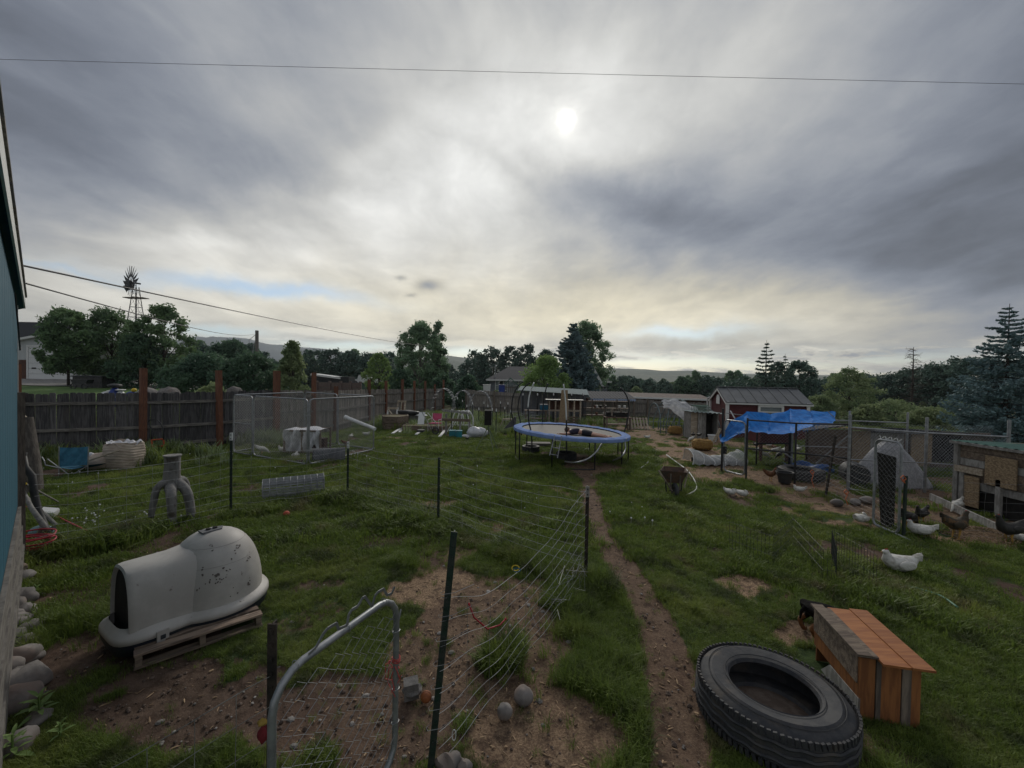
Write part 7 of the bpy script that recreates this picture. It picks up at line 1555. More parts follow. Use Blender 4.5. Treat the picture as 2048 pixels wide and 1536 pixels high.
for k, (a, b, lab) in enumerate([((49, 967), (118, 1009), 'thin pale pole lying slanted behind the black pipe'), ((42, 985), (112, 1055), 'pale plank lying among the hose by the wall')]):
    pa = D(a[0], a[1], 6.1 + k * .3); pb = G(b[0], b[1]) + Zv * .04; t = thing('pole', lab, 'pole', pb, 0, 'poles by the teal wall'); mb = MB(); mb.tube([(0, 0, 0), pa - pb], .014 + k * .012, 8); mb.build('rod', M['greywood'], t); mb = MB(); mb.tube([(pa - pb) * .98, (pa - pb) * 1.0], .02 + k * .012, 8); mb.build('tip', M['yellowt' if k == 0 else 'white'], t)
rr = random.Random(77)
def cloop(name, lab, px, py, n_, sx, sy, m_, r=.010, h_=.25):
    p0 = G(px, py); t = thing(name, lab, 'hose', p0); mb = MB(); 
    for k in range(n_):
        ph = rr.uniform(0, 6.28); ax_ = sx * rr.uniform(.6, 1.1); ay_ = sy * rr.uniform(.6, 1.1); zc = h_ * k / n_; tl_ = rr.uniform(-.15, .15)
        mb.tube([(ax_ * math.cos(R(a)) + rr.uniform(-.01, .01), ay_ * math.sin(R(a)), .03 + zc + tl_ * ax_ * math.cos(R(a) + ph)) for a in range(0, 360, 15)], r, 6, True)
    mb.build('coil', M[m_], t, smooth=True); return t
cloop('red_hose', 'tangle of red hose lying at the foot of the teal wall', 62, 1108, 8, .26, .2, 'red')
hose('red_hose', 'red hose running from the tangle into the long grass', [(45, 1020), (70, 1022), (98, 1032), (130, 1048), (165, 1065), (185, 1075)], .011, 'red', .06)
jb = thing('blue_jug', 'pale blue-grey plastic jug lying by the red hose', 'jug', G(82, 1078)); mb = MB(); mb.blob((0, 0, .1), (.17, .11, .1), 16, 11, .06, 4); mb.build('jug', mat('jug_blue', (.12, .22, .24), (.1, .18, .2), 4, .5), jb, smooth=True); mb = MB(); mb.tube([(.12, 0, .14), (.2, 0, .17)], .03, 10); mb.build('spout', M['blackp'], jb)
cbx = thing('white_carton', 'crumpled white carton under the black pipe', 'carton', G(96, 1040)); mb = MB(); mb.box((0, 0, .08), (.2, .16, .16), (.1, .2, .4)); mb.build('carton', M['white'], cbx); mb = MB(); mb.box((.02, 0, .17), (.2, .12, .01), (.3, .2, .4)); mb.build('flap', M['white'], cbx)
# camp chair tipped back
cc = thing('camp_chair', 'blue folding camp chair tipped over by the stained fence', 'chair', G(148, 950)); y = cc.location.y; c0 = cc.location
q4 = [D(119, 895, y + .1) - c0, D(178, 893, y + .1) - c0, D(176, 930, y) - c0, D(117, 934, y) - c0]
mb = MB(); mb.grid(lambda u, v: q4[0].lerp(q4[1], u).lerp(q4[3].lerp(q4[2], u), v) + Vector((0, .04 * math.sin(math.pi * u) + .012 * math.sin(u * 17 + v * 9), -.02 * math.sin(math.pi * u) * (1 - v))), 20, 12); mb.build('backrest', M['fabblue'], cc, smooth=True)
mb = MB(); mb.grid(lambda u, v: q4[3].lerp(q4[2], u) + Vector((-.0, .45 * v, -.12 * math.sin(math.pi * u) * .6 - .05 * v)), 14, 8); mb.build('seat', M['fabblue'], cc, smooth=True)
for a, b in [((118, 893), (118, 966)), ((177, 893), (175, 958)), ((118, 934), (152, 960)), ((175, 932), (130, 958)), ((95, 918), (118, 935))]:
    mb = MB(); mb.tube([D(a[0], a[1], y) - c0, D(b[0], b[1], y) - c0], .011, 6); mb.build('frame_tube', M['galv'], cc)
mb = MB(); mb.tube([D(71, 915, y) - c0, D(84, 914, y) - c0, D(89, 922, y) - c0, D(91, 930, y) - c0, D(120, 936, y) - c0], .012, 6); mb.build('armrest', M['galv'], cc)
pk = thing('wooden_paddle', 'pale wooden paddle blade sticking out behind the camp chair', 'paddle', D(175, 922, y + .2)); b = D(239, 901, y + .5) - pk.location; mb = MB(); mb.tube([(0, 0, 0), b * .3], .015, 8); mb.build('shaft', M['woodpale'], pk); mb = MB(); mb.beam(b * .28, b, .02, .09, (0, 1, 0)); mb.build('blade', M['woodpale'], pk)
wb = thing('white_sack', 'lumpy pale sack lying behind the blue camp chair', 'sack', G(196, 938)); mb = MB(); mb.blob((0, 0, .17), (.27, .25, .24), 20, 14, .14, 8); mb.v = [(a, b, max(0, c)) for a, b, c in mb.v]; mb.build('sack', M['bag'], wb, smooth=True); mb = MB(); mb.blob((-.15, -.05, .36), (.1, .08, .06), 10, 8, .2, 4); mb.build('tied_top', M['bagw'], wb, smooth=True)
# bulk bag
bg_ = thing('bulk_bag', 'big beige woven bulk bag with a white crumpled liner by the fence', 'bag', G(248, 934)); c0 = bg_.location; hh = D(248, 884, c0.y).z - c0.z; Rb = 29 / FOC * c0.y
def fn(u, v):
    a = 2 * math.pi * u; e_ = .55; cx_, sy_ = math.cos(a), math.sin(a); r_ = Rb * (.93 + .1 * math.sin(math.pi * v) ** .8) * (1 + .015 * math.sin(v * 60 + 3 * a) + .02 * math.sin(5 * a + v * 6))
    return Vector((r_ * math.copysign(abs(cx_) ** e_, cx_) * 1.0, r_ * .85 * math.copysign(abs(sy_) ** e_, sy_), hh * v * (1 + .03 * math.sin(3 * a)) - .03 * math.sin(a * 2) * v))
mb = MB(); mb.grid(fn, 72, 40, True); mb.build('body', M['bag'], bg_, smooth=True)
def fn2(u, v):
    a = 2 * math.pi * u; r_ = Rb * (1.02 - .75 * v) * (1 + .05 * math.sin(9 * a + v * 5)); return Vector((r_ * math.cos(a), r_ * .85 * math.sin(a), hh * (.98 + .06 * math.sin(7 * a + v * 8) * (1 - v) + .05 * math.sin(v * 3.1) + .03 * math.sin(13 * a) - .16 * v)))
mb = MB(); mb.grid(fn2, 72, 10, True); mb.build('liner', M['bagw'], bg_, smooth=True)
# hand truck
ht_ = thing('hand_truck', 'hand truck with a black loop handle and orange frame against the fence', 'hand truck', GD(314, 12.2)); c0 = ht_.location; y = 12.2
q_ = lambda px, py: D(px, py, y + (py - 905) * -.002) - c0
mb = MB(); mb.tube([q_(303, 880), q_(303, 858), q_(296, 846), q_(299, 840), q_(313, 839), q_(320, 845), q_(326, 856), q_(327, 880)], .018, 8); mb.build('handle', M['blackm'], ht_, smooth=True)
for a, b in [((303, 880), (306, 908)), ((327, 880), (330, 908)), ((303, 880), (327, 878)), ((304, 893), (329, 892))]:
    mb = MB(); mb.tube([q_(*a), q_(*b)], .02, 8); mb.build('frame_tube', mat('orange_metal', (.45, .08, .02), (.35, .06, .02), 5, .5), ht_)
for px in (306, 330):
    mb = MB(); c_ = q_(px, 905) + Vector((0, .12, 0)); mb.tube([c_ + Vector((0, .1 * math.cos(R(a)), .1 * math.sin(R(a)))) for a in range(0, 360, 30)], .035, 8, True); mb.build('wheel', M['rubber'], ht_, smooth=True)
# three-legged stand of an inverted trunk
sp = thing('root_stand', 'grey three legged stand made of an upturned trunk with curved legs', 'stand', G(345, 1040)); c0 = sp.location; y = c0.y
q_ = lambda px, py, dy=0: D(px, py, y + dy) - c0
def chain(pts, rs, m_, nm, parent, n=12):
    P = []; Rr_ = []
    for i in range(len(pts) - 1):
        p0, p1, p2, p3 = pts[max(i - 1, 0)], pts[i], pts[i + 1], pts[min(i + 2, len(pts) - 1)]
        for k in range(5):
            t_ = k / 5; P.append(.5 * ((2 * p1) + (p2 - p0) * t_ + (2 * p0 - 5 * p1 + 4 * p2 - p3) * t_ ** 2 + (3 * p1 - 3 * p2 + p3 - p0) * t_ ** 3)); Rr_.append(rs[i] * (1 - t_) + rs[i + 1] * t_)
    P.append(pts[-1]); Rr_.append(rs[-1]); mb = MB(); mb.tube(P, Rr_, n); return mb.build(nm, M[m_], parent, smooth=True)
px2m = y / FOC
chain([q_(345, 910), q_(345, 930), q_(344, 948), q_(343, 968), q_(343, 985)], [13.5 * px2m, 13 * px2m, 14 * px2m, 15 * px2m, 9 * px2m], 'stump', 'trunk', sp, 18)
mb = MB(); mb.tube([q_(345, 909.8), q_(345, 912)], 15.2 * px2m, 18); mb.build('top_rim', M['greywood'], sp, smooth=40)
chain([q_(343, 965), q_(328, 966, -.1), q_(314, 978, -.15), q_(308, 1000, -.18), q_(302, 1035, -.2)], [r_ * px2m for r_ in (10, 7.5, 6.5, 6, 5)], 'stump', 'leg', sp)
chain([q_(342, 968), q_(342, 985, -.2), q_(343, 1005, -.24), q_(344, 1048, -.26)], [r_ * px2m for r_ in (11, 8.5, 8, 6)], 'stump', 'leg', sp)
chain([q_(345, 965), q_(360, 968, .0), q_(374, 985, 0), q_(380, 1010, 0), q_(384, 1040, 0)], [r_ * px2m for r_ in (11, 9, 8.5, 8, 7)], 'stump', 'leg', sp)
chain([q_(350, 960, .1), q_(366, 960, .3), q_(374, 975, .4), q_(377, 1010, .45)], [r_ * px2m for r_ in (10, 7, 6, 6)], 'stump', 'leg', sp)
# roll of woven wire
a, b = G(525, 1003), G(647, 988); a.z += .21; b.z += .21; rl = thing('wire_roll', 'roll of galvanised woven wire lying in the grass', 'wire roll', a); u = (b - a); L = u.length; u.normalize(); s1 = u.cross(Zv).normalized(); s2 = s1.cross(u); rr = random.Random(4)
mb = MB()
for lay in range(4):
    r0 = .215 - .028 * lay; ph = rr.uniform(0, 6)
    for k in range(10):
        o_ = u * (L * k / 9); mb.tube([o_ + (s1 * math.cos(R(q)) + s2 * math.sin(R(q))) * (r0 + .006 * math.sin(R(q * 3) + k)) for q in range(0, 360, 18)], .005, 4, True)
    for k in range(int(26 - lay * 4)):
        an = ph + 6.283 * k / (26 - lay * 4) + rr.uniform(-.04, .04); d_ = (s1 * math.cos(an) + s2 * math.sin(an)) * r0; mb.tube([d_, d_ + u * L], .004, 4)
mb.build('wire_layers', M['galv'], rl)
for e_ in (0, L):
    mb = MB(); sp_ = [u * e_ + (s1 * math.cos(q * .35) + s2 * math.sin(q * .35)) * (.22 - .0015 * q) for q in range(110)]; mb.tube(sp_, .003, 4); mb.build('end_spiral', M['galv'], rl)

# ------------------------------------------------------------------ trampoline with a person lying on it
tz_ = T(1.87, 12.95); tm = thing('trampoline', 'large round trampoline with a blue pad and bent net poles', 'trampoline', (1.87, 12.95, tz_)); Rt = 1.77; TH = .87; tilt = Matrix.Rotation(R(3.1), 4, 'Y')
def RT(a, r, z): p = Vector((r * math.cos(a), r * math.sin(a), z)); p.z += -math.tan(R(3.1)) * p.x; return p
mb = MB(); nA = 72
def padr(u, v):
    a = 2 * math.pi * u; r = Rt + .02 - .26 * v; return RT(a, r, TH + .035 * math.sin(math.pi * v) + .008 * math.sin(a * 24) * math.sin(math.pi * v))
mb.grid(padr, 144, 6, True); mb.grid(lambda u, v: RT(2 * math.pi * u, Rt + .02 + .012 * math.sin(v * 3), TH - .09 * v + .004 * math.sin(u * 300)), 144, 3, True); mb.build('safety_pad', M['trampblue'], tm, smooth=True)
mb = MB(); mb.grid(lambda u, v: RT(2 * math.pi * u, (Rt - .26) * v, TH - .03 - .05 * (1 - v * v)), 64, 8, True); mb.build('jump_mat', M['mesh_mat'], tm, smooth=True)
mb = MB()
for k in range(72): a = 2 * math.pi * k / 72; mb.tube([RT(a, Rt - .27, TH - .03), RT(a, Rt - .05, TH - .03)], .006, 3)
mb.build('springs', M['galv'], tm)
mb = MB(); mb.tube([RT(2 * math.pi * k / 60, Rt - .02, TH - .05) for k in range(60)], .025, 8, True); mb.build('rim_tube', M['blackm'], tm, smooth=True)
angs = [R(q) for q in (176, 150, 228, 110, 268, 20, 305, 335)]
for a in [R(172), R(202), R(245), R(284), R(318), R(346), R(20), R(60), R(100), R(140)]:
    mb = MB(); p = RT(a, Rt - .03, TH - .05); mb.tube([p, (p.x, p.y, 0)], .02, 7); mb.build('leg', M['blackm'], tm, smooth=True)
for a0_, a1_ in ((172, 202), (245, 284), (318, 346), (60, 100)):
    mb = MB(); mb.tube([RT(R(q), Rt - .03, 0).xy.to_3d() + Zv * .025 for q in np.linspace(a0_, a1_, 5)], .02, 6); mb.build('foot_bar', M['blackm'], tm)
def pole(base, pts, split=.72, white=True, m_='blackm', r_=.021):
    c = tm.location; P = [D(px, py, dep) - c for (px, py, dep) in pts]; n = len(P)
    k = chain(P, [r_] * n, m_, 'net_pole', tm, 7)
    return k
pole(0, [(1032, 880, 13.2), (1028, 850, 13.2), (1023, 820, 13.2), (1027, 790, 13.15), (1036, 772, 13.1), (1047, 763, 13.05)])
pole(0, [(1043, 870, 14.0), (1041, 845, 14.0), (1036, 820, 14.0), (1039, 795, 13.9), (1048, 776, 13.8), (1061, 765, 13.7)])
pole(0, [(1064, 905, 12.0), (1063, 868, 12.0), (1058, 845, 12.0), (1056, 815, 12.0)]); pole(0, [(1056, 815, 12.0), (1059, 790, 12.0), (1068, 765, 11.9)], m_='pvc')
pole(0, [(1085, 850, 14.5), (1086, 820, 14.5), (1088, 795, 14.4), (1095, 767, 14.3)])
pole(0, [(1133, 905, 11.3), (1133, 868, 11.3), (1133, 840, 11.3)]); pole(0, [(1133, 840, 11.3), (1131, 800, 11.3), (1127, 768, 11.3)], m_='pvc', r_=.02)
pole(0, [(1248, 865, 13.6), (1254, 845, 13.6), (1258, 820, 13.6), (1256, 800, 13.5), (1250, 786, 13.4), (1241, 776, 13.3)])
ld = thing('trampoline_ladder', 'short metal ladder hanging from the near rim of the trampoline', 'ladder', D(1108, 895, 11.25)); c0 = ld.location
for a, b in (((1110, 870), (1099, 911)), ((1123, 872), (1115, 916))):
    mb = MB(); mb.tube([D(a[0], a[1], 11.25) - c0, D(b[0], b[1], 11.05) - c0], .012, 6); mb.build('side_rail', M['galv'], ld)
for (ya, xa_, yb, xb_) in ((880, 1106, 882, 1121), (894, 1103, 897, 1118), (908, 1100, 911, 1116)):
    mb = MB(); mb.tube([D(xa_, ya, 11.15) - c0, D(xb_, yb, 11.15) - c0], .012, 6); mb.build('rung', M['galv'], ld)
t3 = thing('tyre', 'black tyre lying in front of the trampoline under its rim', 'tyre', G(1135, 922) + Vector((0, .3, 0))); tyre(t3, .31, .18, .2, 30)
t4 = thing('tyre', 'dark tyre half hidden under the left side of the trampoline', 'tyre', G(1062, 905) + Vector((0, .2, 0))); tyre(t4, .29, .17, .18, 24)
t5 = thing('board_stack', 'low dark board lying behind under the trampoline', 'board', GD(1078, 15.2)); mb = MB(); mb.box((0, 0, .06), (.9, .4, .1)); mb.build('board', M['railg'], t5)
def chain_obj(name, lab, pts, r, m_, cat):
    p0 = pts[0].copy(); t = thing(name, lab, cat, p0); chain([p - p0 for p in pts], [r] * len(pts), m_, 'tube', t, 8); mb = MB(); mb.tube([pts[-1] - p0, pts[-1] - p0 + Zv * .01], r * 1.25, 8); mb.build('end_cap', M['blackp'], t); return t
chain_obj('fallen_net_pole', 'grey bent net pole lying from the near rim to the bare ground', [D(1212, 880, 11.6), D(1203, 888, 11.4), D(1193, 903, 11.0), D(1175, 918, 10.7), D(1150, 925, 10.4), G(1130, 925) + Zv * .03], .02, 'galv', 'pole')
chain_obj('fallen_net_pole', 'grey bent net pole hanging at the right end of the trampoline', [D(1253, 877, 11.9), D(1250, 885, 11.8), D(1251, 898, 11.5), D(1243, 913, 11.0), G(1226, 923) + Zv * .03], .02, 'galv', 'pole')
# person lying face down
def skin_body(name, verts, edges, radii, mt, parent, root=0, sub=2):
    me = bpy.data.meshes.new(name); me.from_pydata([tuple(v) for v in verts], edges, []); o = bpy.data.objects.new(name, me); col.objects.link(o); o.parent = parent
    md = o.modifiers.new('skin', 'SKIN'); md.use_smooth_shade = True
    sv = me.skin_vertices[0].data
    for k, r_ in enumerate(radii):
        rr_ = r_ if isinstance(r_, tuple) else (r_, r_); sv[k].radius = rr_; sv[k].use_root = (k == root)
    s2_ = o.modifiers.new('sub', 'SUBSURF'); s2_.levels = s2_.render_levels = sub
    me.materials.append(mt); return o
ph_ = D(1126, 857, 12.75); pf_ = D(1181, 866, 12.35)
per = thing('person', 'person in dark shirt and shorts lying face down on the trampoline', 'person', (0, 0, 0)); mx_ = tm.location.x
def mz(x_, y_): dx = x_ - tm.location.x; r_ = math.hypot(dx, y_ - tm.location.y); return tm.location.z + TH - .03 - .05 * (1 - (r_ / 1.5) ** 2) - math.tan(R(3.1)) * dx
hd_x = X_(1130, 12.55); per.location = (hd_x, 12.6, mz(hd_x, 12.6)); axv = Vector((1.0, -.28, -.05)).normalized(); side_ = Vector((.28, 1, 0)).normalized(); PL = 1.15 / 1.7
def Pp(l, s, h): v = axv * (l * PL * 1.0) + side_ * s * .8; return Vector((v.x, v.y, v.z + h * .85))
V = [Pp(.95, 0, .11), Pp(.75, 0, .11), Pp(.55, 0, .12), Pp(.38, 0, .12), Pp(.28, 0, .10), Pp(.15, 0, .12), Pp(.05, .0, .13),
     Pp(.36, .19, .10), Pp(.30, .42, .06), Pp(.10, .50, .04), Pp(.03, .5, .03), Pp(.36, -.19, .10), Pp(.22, -.42, .05), Pp(-.05, -.42, .04), Pp(-.13, -.40, .03),
     Pp(1.0, .10, .10), Pp(1.38, .13, .07), Pp(1.75, .16, .05), Pp(1.88, .17, .03), Pp(1.0, -.10, .10), Pp(1.38, -.12, .07), Pp(1.78, -.13, .05), Pp(1.91, -.12, .03)]
E = [(0, 1), (1, 2), (2, 3), (3, 4), (4, 5), (5, 6), (3, 7), (7, 8), (8, 9), (9, 10), (3, 11), (11, 12), (12, 13), (13, 14), (0, 15), (15, 16), (16, 17), (17, 18), (0, 19), (19, 20), (20, 21), (21, 22)]
rad = [(.13, .10), (.115, .09), (.125, .095), (.11, .09), .05, .075, .06, .05, .038, .03, .028, .05, .038, .03, .028, .075, .052, .036, .028, .075, .052, .036, .028]
skin_body('body', V, E, rad, M['skin'], per)
skin_body('shirt', [V[1] + Zv * .01, V[2] + Zv * .012, V[3] + Zv * .012, V[7] + Zv * .01, V[7].lerp(V[8], .6), V[11] + Zv * .01, V[11].lerp(V[12], .6)], [(0, 1), (1, 2), (2, 3), (3, 4), (2, 5), (5, 6)], [(.13, .105), (.14, .108), (.125, .10), .062, .05, .062, .05], M['shirt'], per)
skin_body('shorts', [V[1] + Zv * .005, V[0] + Zv * .01, V[15] + Zv * .01, V[15].lerp(V[16], .75), V[19] + Zv * .01, V[19].lerp(V[20], .75)], [(0, 1), (1, 2), (2, 3), (1, 4), (4, 5)], [(.125, .1), (.145, .115), .09, .075, .09, .075], M['shorts'], per, 1)
mb = MB(); mb.blob(V[5] + Vector((0, .01, .035)), (.085, .09, .085), 14, 10, .06, 3); mb.build('hair', M['hair'], per, smooth=True)
for s_, ba in ((1, V[10]), (-1, V[14])):
    for k in range(5):
        mb = MB(); off = side_ * (.012 * (k - 2)); L_ = (.045, .06, .065, .06, .045)[k] if k else .04; mb.tube([ba + off, ba + off - axv * L_ * .6 + Zv * .004, ba + off * (1.6 if k else 2.5) - axv * L_ - Zv * .008], [.010, .009, .006], 6); mb.build('finger', M['skin'], per, smooth=True)
for ba in (V[18], V[22]):
    mb = MB(); mb.tube([ba, ba + axv * .07 + Zv * -.0, ba + axv * .15 - Zv * .01], [.034, .038, .022], 8); mb.build('foot', M['skin'], per, smooth=True)

# ------------------------------------------------------------------ tripod with black box
tri = thing('tripod_target', 'black rectangular box standing on a thin tripod on the lawn', 'tripod', G(977, 895)); c0 = tri.location; y = c0.y
mb = MB(); tc_ = D(976, 836, y) - c0; mb.box(tc_, (.245, .16, .50)); mb.build('box', M['dark'], tri); mb = MB(); mb.box(tc_ + Zv * .27, (.22, .14, .02)); mb.build('top_edge', M['greywood'], tri)
hb_ = D(977, 853, y) - c0
for (px, py, dy) in ((949, 905, -.2), (987, 906, -.25), (996, 900, .2)):
    mb = MB(); e_ = G(px, py) - c0; mb.tube([hb_, hb_.lerp(e_, .55)], .018, 6); mb.tube([hb_.lerp(e_, .5), e_], .013, 6); mb.blob(hb_.lerp(e_, .55), (.016, .016, .016), 6, 5, 0); mb.build('leg', mat('tripod_olive', (.09, .12, .06), None, 3, .5), tri)
mb = MB(); mb.tube([hb_ + Zv * .1, hb_ - Zv * .3], .011, 6); mb.build('centre_column', M['blackm'], tri)
# ------------------------------------------------------------------ wheelbarrow
wbr = thing('wheelbarrow', 'old rusty wheelbarrow tipped forward on its nose on the lawn', 'wheelbarrow', G(1348, 992)); c0 = wbr.location; y = c0.y
q_ = lambda px, py, dy=0: D(px, py, y + dy) - c0
TR = [q_(1321, 941), q_(1375, 946), q_(1371, 936, .55), q_(1327, 933, .55)]; BO = [q_(1332, 965, .12), q_(1364, 967, .12), q_(1362, 962, .45), q_(1333, 960, .45)]
mb = MB(); mb.add(TR + BO + [p * .96 + Vector((0, .02, .02)) for p in TR] + [p + Zv * .02 for p in BO], [(0, 1, 5, 4), (1, 2, 6, 5), (2, 3, 7, 6), (3, 0, 4, 7), (4, 5, 6, 7), (8, 12, 13, 9), (9, 13, 14, 10), (10, 14, 15, 11), (11, 15, 12, 8), (12, 15, 14, 13), (0, 8, 9, 1), (1, 9, 10, 2), (2, 10, 11, 3), (3, 11, 8, 0)]); mb.build('tray', M['rust'], wbr)
mb = MB(); mb.tube(TR, .012, 6, True); mb.build('tray_rim', M['rust'], wbr)
for pts in ([(1318, 942), (1330, 960), (1344, 982)], [(1342, 948), (1341, 968), (1342, 976)], [(1361, 952), (1360, 972), (1358, 980)]):
    mb = MB(); mb.tube([q_(a, b, -.03) for a, b in pts], .018, 6); mb.build('strut', M['woodv'], wbr)
mb = MB(); mb.tube([q_(1317, 940, -.05), q_(1324, 953, -.1)], .016, 8); mb.tube([q_(1377, 941, .2), q_(1368, 975, .1)], .016, 8); mb.build('handle', M['woodpale'], wbr)
for (px) in (1331, 1364):
    mb = MB(); mb.tube([q_(px, 962, .2), q_(px + (2 if px < 1340 else -2), 988, .2)], .014, 6); mb.build('leg', M['blackm'], wbr)
mb = MB(); c_ = q_(1350, 981); mb.tube([c_ + Vector((0, .12 * math.cos(R(a)), .12 * math.sin(R(a)))) for a in range(0, 360, 20)], .045, 8, True); mb.build('wheel', M['rubber'], wbr, smooth=True); mb = MB(); mb.tube([c_ - Vector((.12, 0, 0)), c_ + Vector((.12, 0, 0))], .012, 6); mb.build('axle', M['blackm'], wbr)

# ------------------------------------------------------------------ birds
def bird_meshes():
    def body(spine, n=12):
        mb = MB(); P = [Vector((x_, 0, z_)) for x_, z_, rw, rh in spine]; vs = []
        for i, (x_, z_, rw, rh) in enumerate(spine):
            t = (P[min(i + 1, len(P) - 1)] - P[max(i - 1, 0)]).normalized(); b = Vector((0, 1, 0)).cross(t)
            for k in range(n): a = 2 * math.pi * k / n; vs.append(P[i] + Vector((0, 1, 0)) * rw * math.cos(a) - b * rh * math.sin(a))
        fs = [(i * n + k, i * n + (k + 1) % n, (i + 1) * n + (k + 1) % n, (i + 1) * n + k) for i in range(len(spine) - 1) for k in range(n)]
        fs += [tuple(range(n)), tuple(range((len(spine) - 1) * n, len(spine) * n))[::-1]]; mb.add(vs, fs); return mb
    stand = [(-.25, .37, .012, .045), (-.20, .34, .03, .06), (-.14, .29, .07, .075), (-.06, .25, .095, .09), (.03, .24, .10, .095), (.10, .27, .08, .085), (.135, .33, .052, .06), (.15, .39, .036, .04), (.165, .43, .032, .034), (.20, .44, .022, .024), (.215, .437, .008, .01)]
    sit = [(-.22, .18, .012, .03), (-.17, .16, .05, .05), (-.10, .13, .10, .075), (-.01, .12, .12, .09), (.08, .13, .10, .085), (.13, .17, .065, .06), (.14, .22, .035, .038), (.15, .25, .032, .032), (.18, .25, .022, .022), (.195, .247, .008, .01)]
    peck = [(-.24, .36, .012, .045), (-.19, .33, .03, .06), (-.12, .28, .075, .075), (-.03, .24, .10, .09), (.06, .22, .095, .09), (.13, .19, .07, .065), (.19, .15, .042, .042), (.23, .10, .03, .03), (.26, .07, .026, .028), (.285, .05, .02, .02), (.295, .04, .008, .01)]
    slp = [(-.2, .15, .02, .04), (-.14, .13, .07, .06), (-.06, .115, .11, .085), (.03, .11, .12, .09), (.10, .12, .09, .08), (.14, .15, .05, .055), (.12, .2, .03, .03), (.09, .215, .028, .025), (.06, .2, .01, .012)]
    return {'stand': (stand, 1), 'sit': (sit, 0), 'peck': (peck, 1), 'sleep': (slp, 0)}, body
BM, bodyf = bird_meshes(); _bc = {}
def bird(name, lab, px, py, pose, m_, deg, s_=1.0, cat='chicken', dz=0, loc=None, grp='chickens in the yard'):
    p = loc if loc is not None else G(px, py); t = thing(name, lab, cat, p, R(deg), grp); s_ *= .8; t.scale = (s_, s_, s_); sp_, legs = BM[pose]
    key = (pose, m_)
    if key not in _bc:
        d = {}; mb = bodyf(sp_, 14); d['body'] = mb.mesh('body', M[m_], True)
        hx_, hz_ = sp_[-3][0], sp_[-3][1]; mb = MB(); 
        for k in range(4): mb.blob((hx_ - .014 + .009 * k, 0, hz_ + .03 + .003 * math.sin(k * 2)), (.006, .003, .008), 6, 5, 0)
        mb.blob((hx_ + .016, 0, hz_ - .028), (.005, .004, .008), 6, 5, 0); d['comb'] = mb.mesh('comb', M['comb'], True)
        mb = MB(); e_ = sp_[-1]; dirx = Vector((sp_[-1][0] - sp_[-3][0], 0, sp_[-1][1] - sp_[-3][1])).normalized(); mb.tube([(e_[0] - .01, 0, e_[1]), tuple(Vector((e_[0], 0, e_[1])) + dirx * .022)], [.009, .001], 6); d['beak'] = mb.mesh('beak', M['beak'])
        w_ = []
        for sy in (-1, 1):
            mb = MB(); m0 = sp_[3]; mb.blob((m0[0] + .0, sy * (m0[2] * .92), m0[1] + .012), (.10, .022, .055), 12, 8, .05, 2); w_.append(mb.mesh('wing', M[m_], True))
        d['wings'] = w_
        mb = MB()
        for k in range(5): mb.prism([(sp_[1][0], -.02 + .01 * k, sp_[1][1]), (sp_[0][0] - .02, -.025 + .0125 * k, sp_[0][1] - .02), (sp_[0][0] - .035 + .006 * abs(k - 2), -.03 + .015 * k, sp_[0][1] + .07 - .008 * abs(k - 2)), (sp_[1][0], -.02 + .01 * k, sp_[1][1] + .05)], (0, .005, 0))
        d['tail'] = mb.mesh('tail', M[m_])
        L = []
        if legs:
            for sy in (-1, 1):
                mb = MB(); x0 = .0; mb.tube([(x0, sy * .045, .2), (x0 + .01, sy * .045, .13), (x0 - .01, sy * .045, .02)], [.025, .014, .008], 6)
                for a in (-30, 0, 30, 180): mb.tube([(x0 - .01, sy * .045, .015), (x0 - .01 + .05 * math.cos(R(a)), sy * .045 + .05 * math.sin(R(a)), .004)], .005, 4)
                L.append(mb.mesh('leg', M['beak']))
        d['legs'] = L; _bc[key] = d
    d = _bc[key]; put(d['body'], 'body', t); 
    if not (pose == 'sleep'): put(d['comb'], 'comb', t)
    put(d['beak'], 'beak', t); put(d['tail'], 'tail', t)
    for k in d['wings']: put(k, 'wing', t)
    for k in d['legs']: put(k, 'leg', t)
    return t
W = 'feath'
bird('white_chicken', 'white hen crouching low on the lawn beside the wire pen', 1797, 1146, 'sit', W, 178, 1.4)
bird('white_chicken', 'left one of two white hens dozing on the lawn before the pen', 1460, 990, 'sleep', W, -60, .85)
bird('white_chicken', 'right one of two white hens dozing on the lawn before the pen', 1484, 993, 'sleep', W, -50, .85)
bird('white_chicken', 'white hen lying in the weeds below the black framed pen', 1598, 985, 'sit', W, 170, .8)
bird('white_chicken', 'round white hen preening on the dirt left of the walk gate', 1721, 1046, 'sleep', W, 20, 1.0)
bird('white_chicken', 'white hen with a raised tail just right of the walk gate', 1840, 1072, 'sit', W, 160, 1.15)
bird('white_chicken', 'white hen feeding by the plank hutch', 1914, 1024, 'peck', W, 200, .85)
bird('white_chicken', 'white hen cut by the right edge of the picture', 2043, 1085, 'sit', W, 150, .8)
bird('black_chicken', 'black hen walking behind the white hen at the walk gate', 1818, 1058, 'peck', 'featb', 20, 1.15)
bird('black_chicken', 'dark hen half hidden behind the sitting white hen', 1842, 1046, 'stand', 'featb', 200, .9)
bird('speckled_chicken', 'dark speckled rooster standing beside the wood chip heap', 1912, 1078, 'stand', 'featsp', 5, 1.25)
bird('black_chicken', 'large black rooster at the right end of the wood chip heap', 2018, 1088, 'stand', 'featb', 175, 1.25)
bird('brown_chicken', 'brown hen walking towards the black tub in the pen', 1541, 962, 'stand', 'featbr', 5, .9)
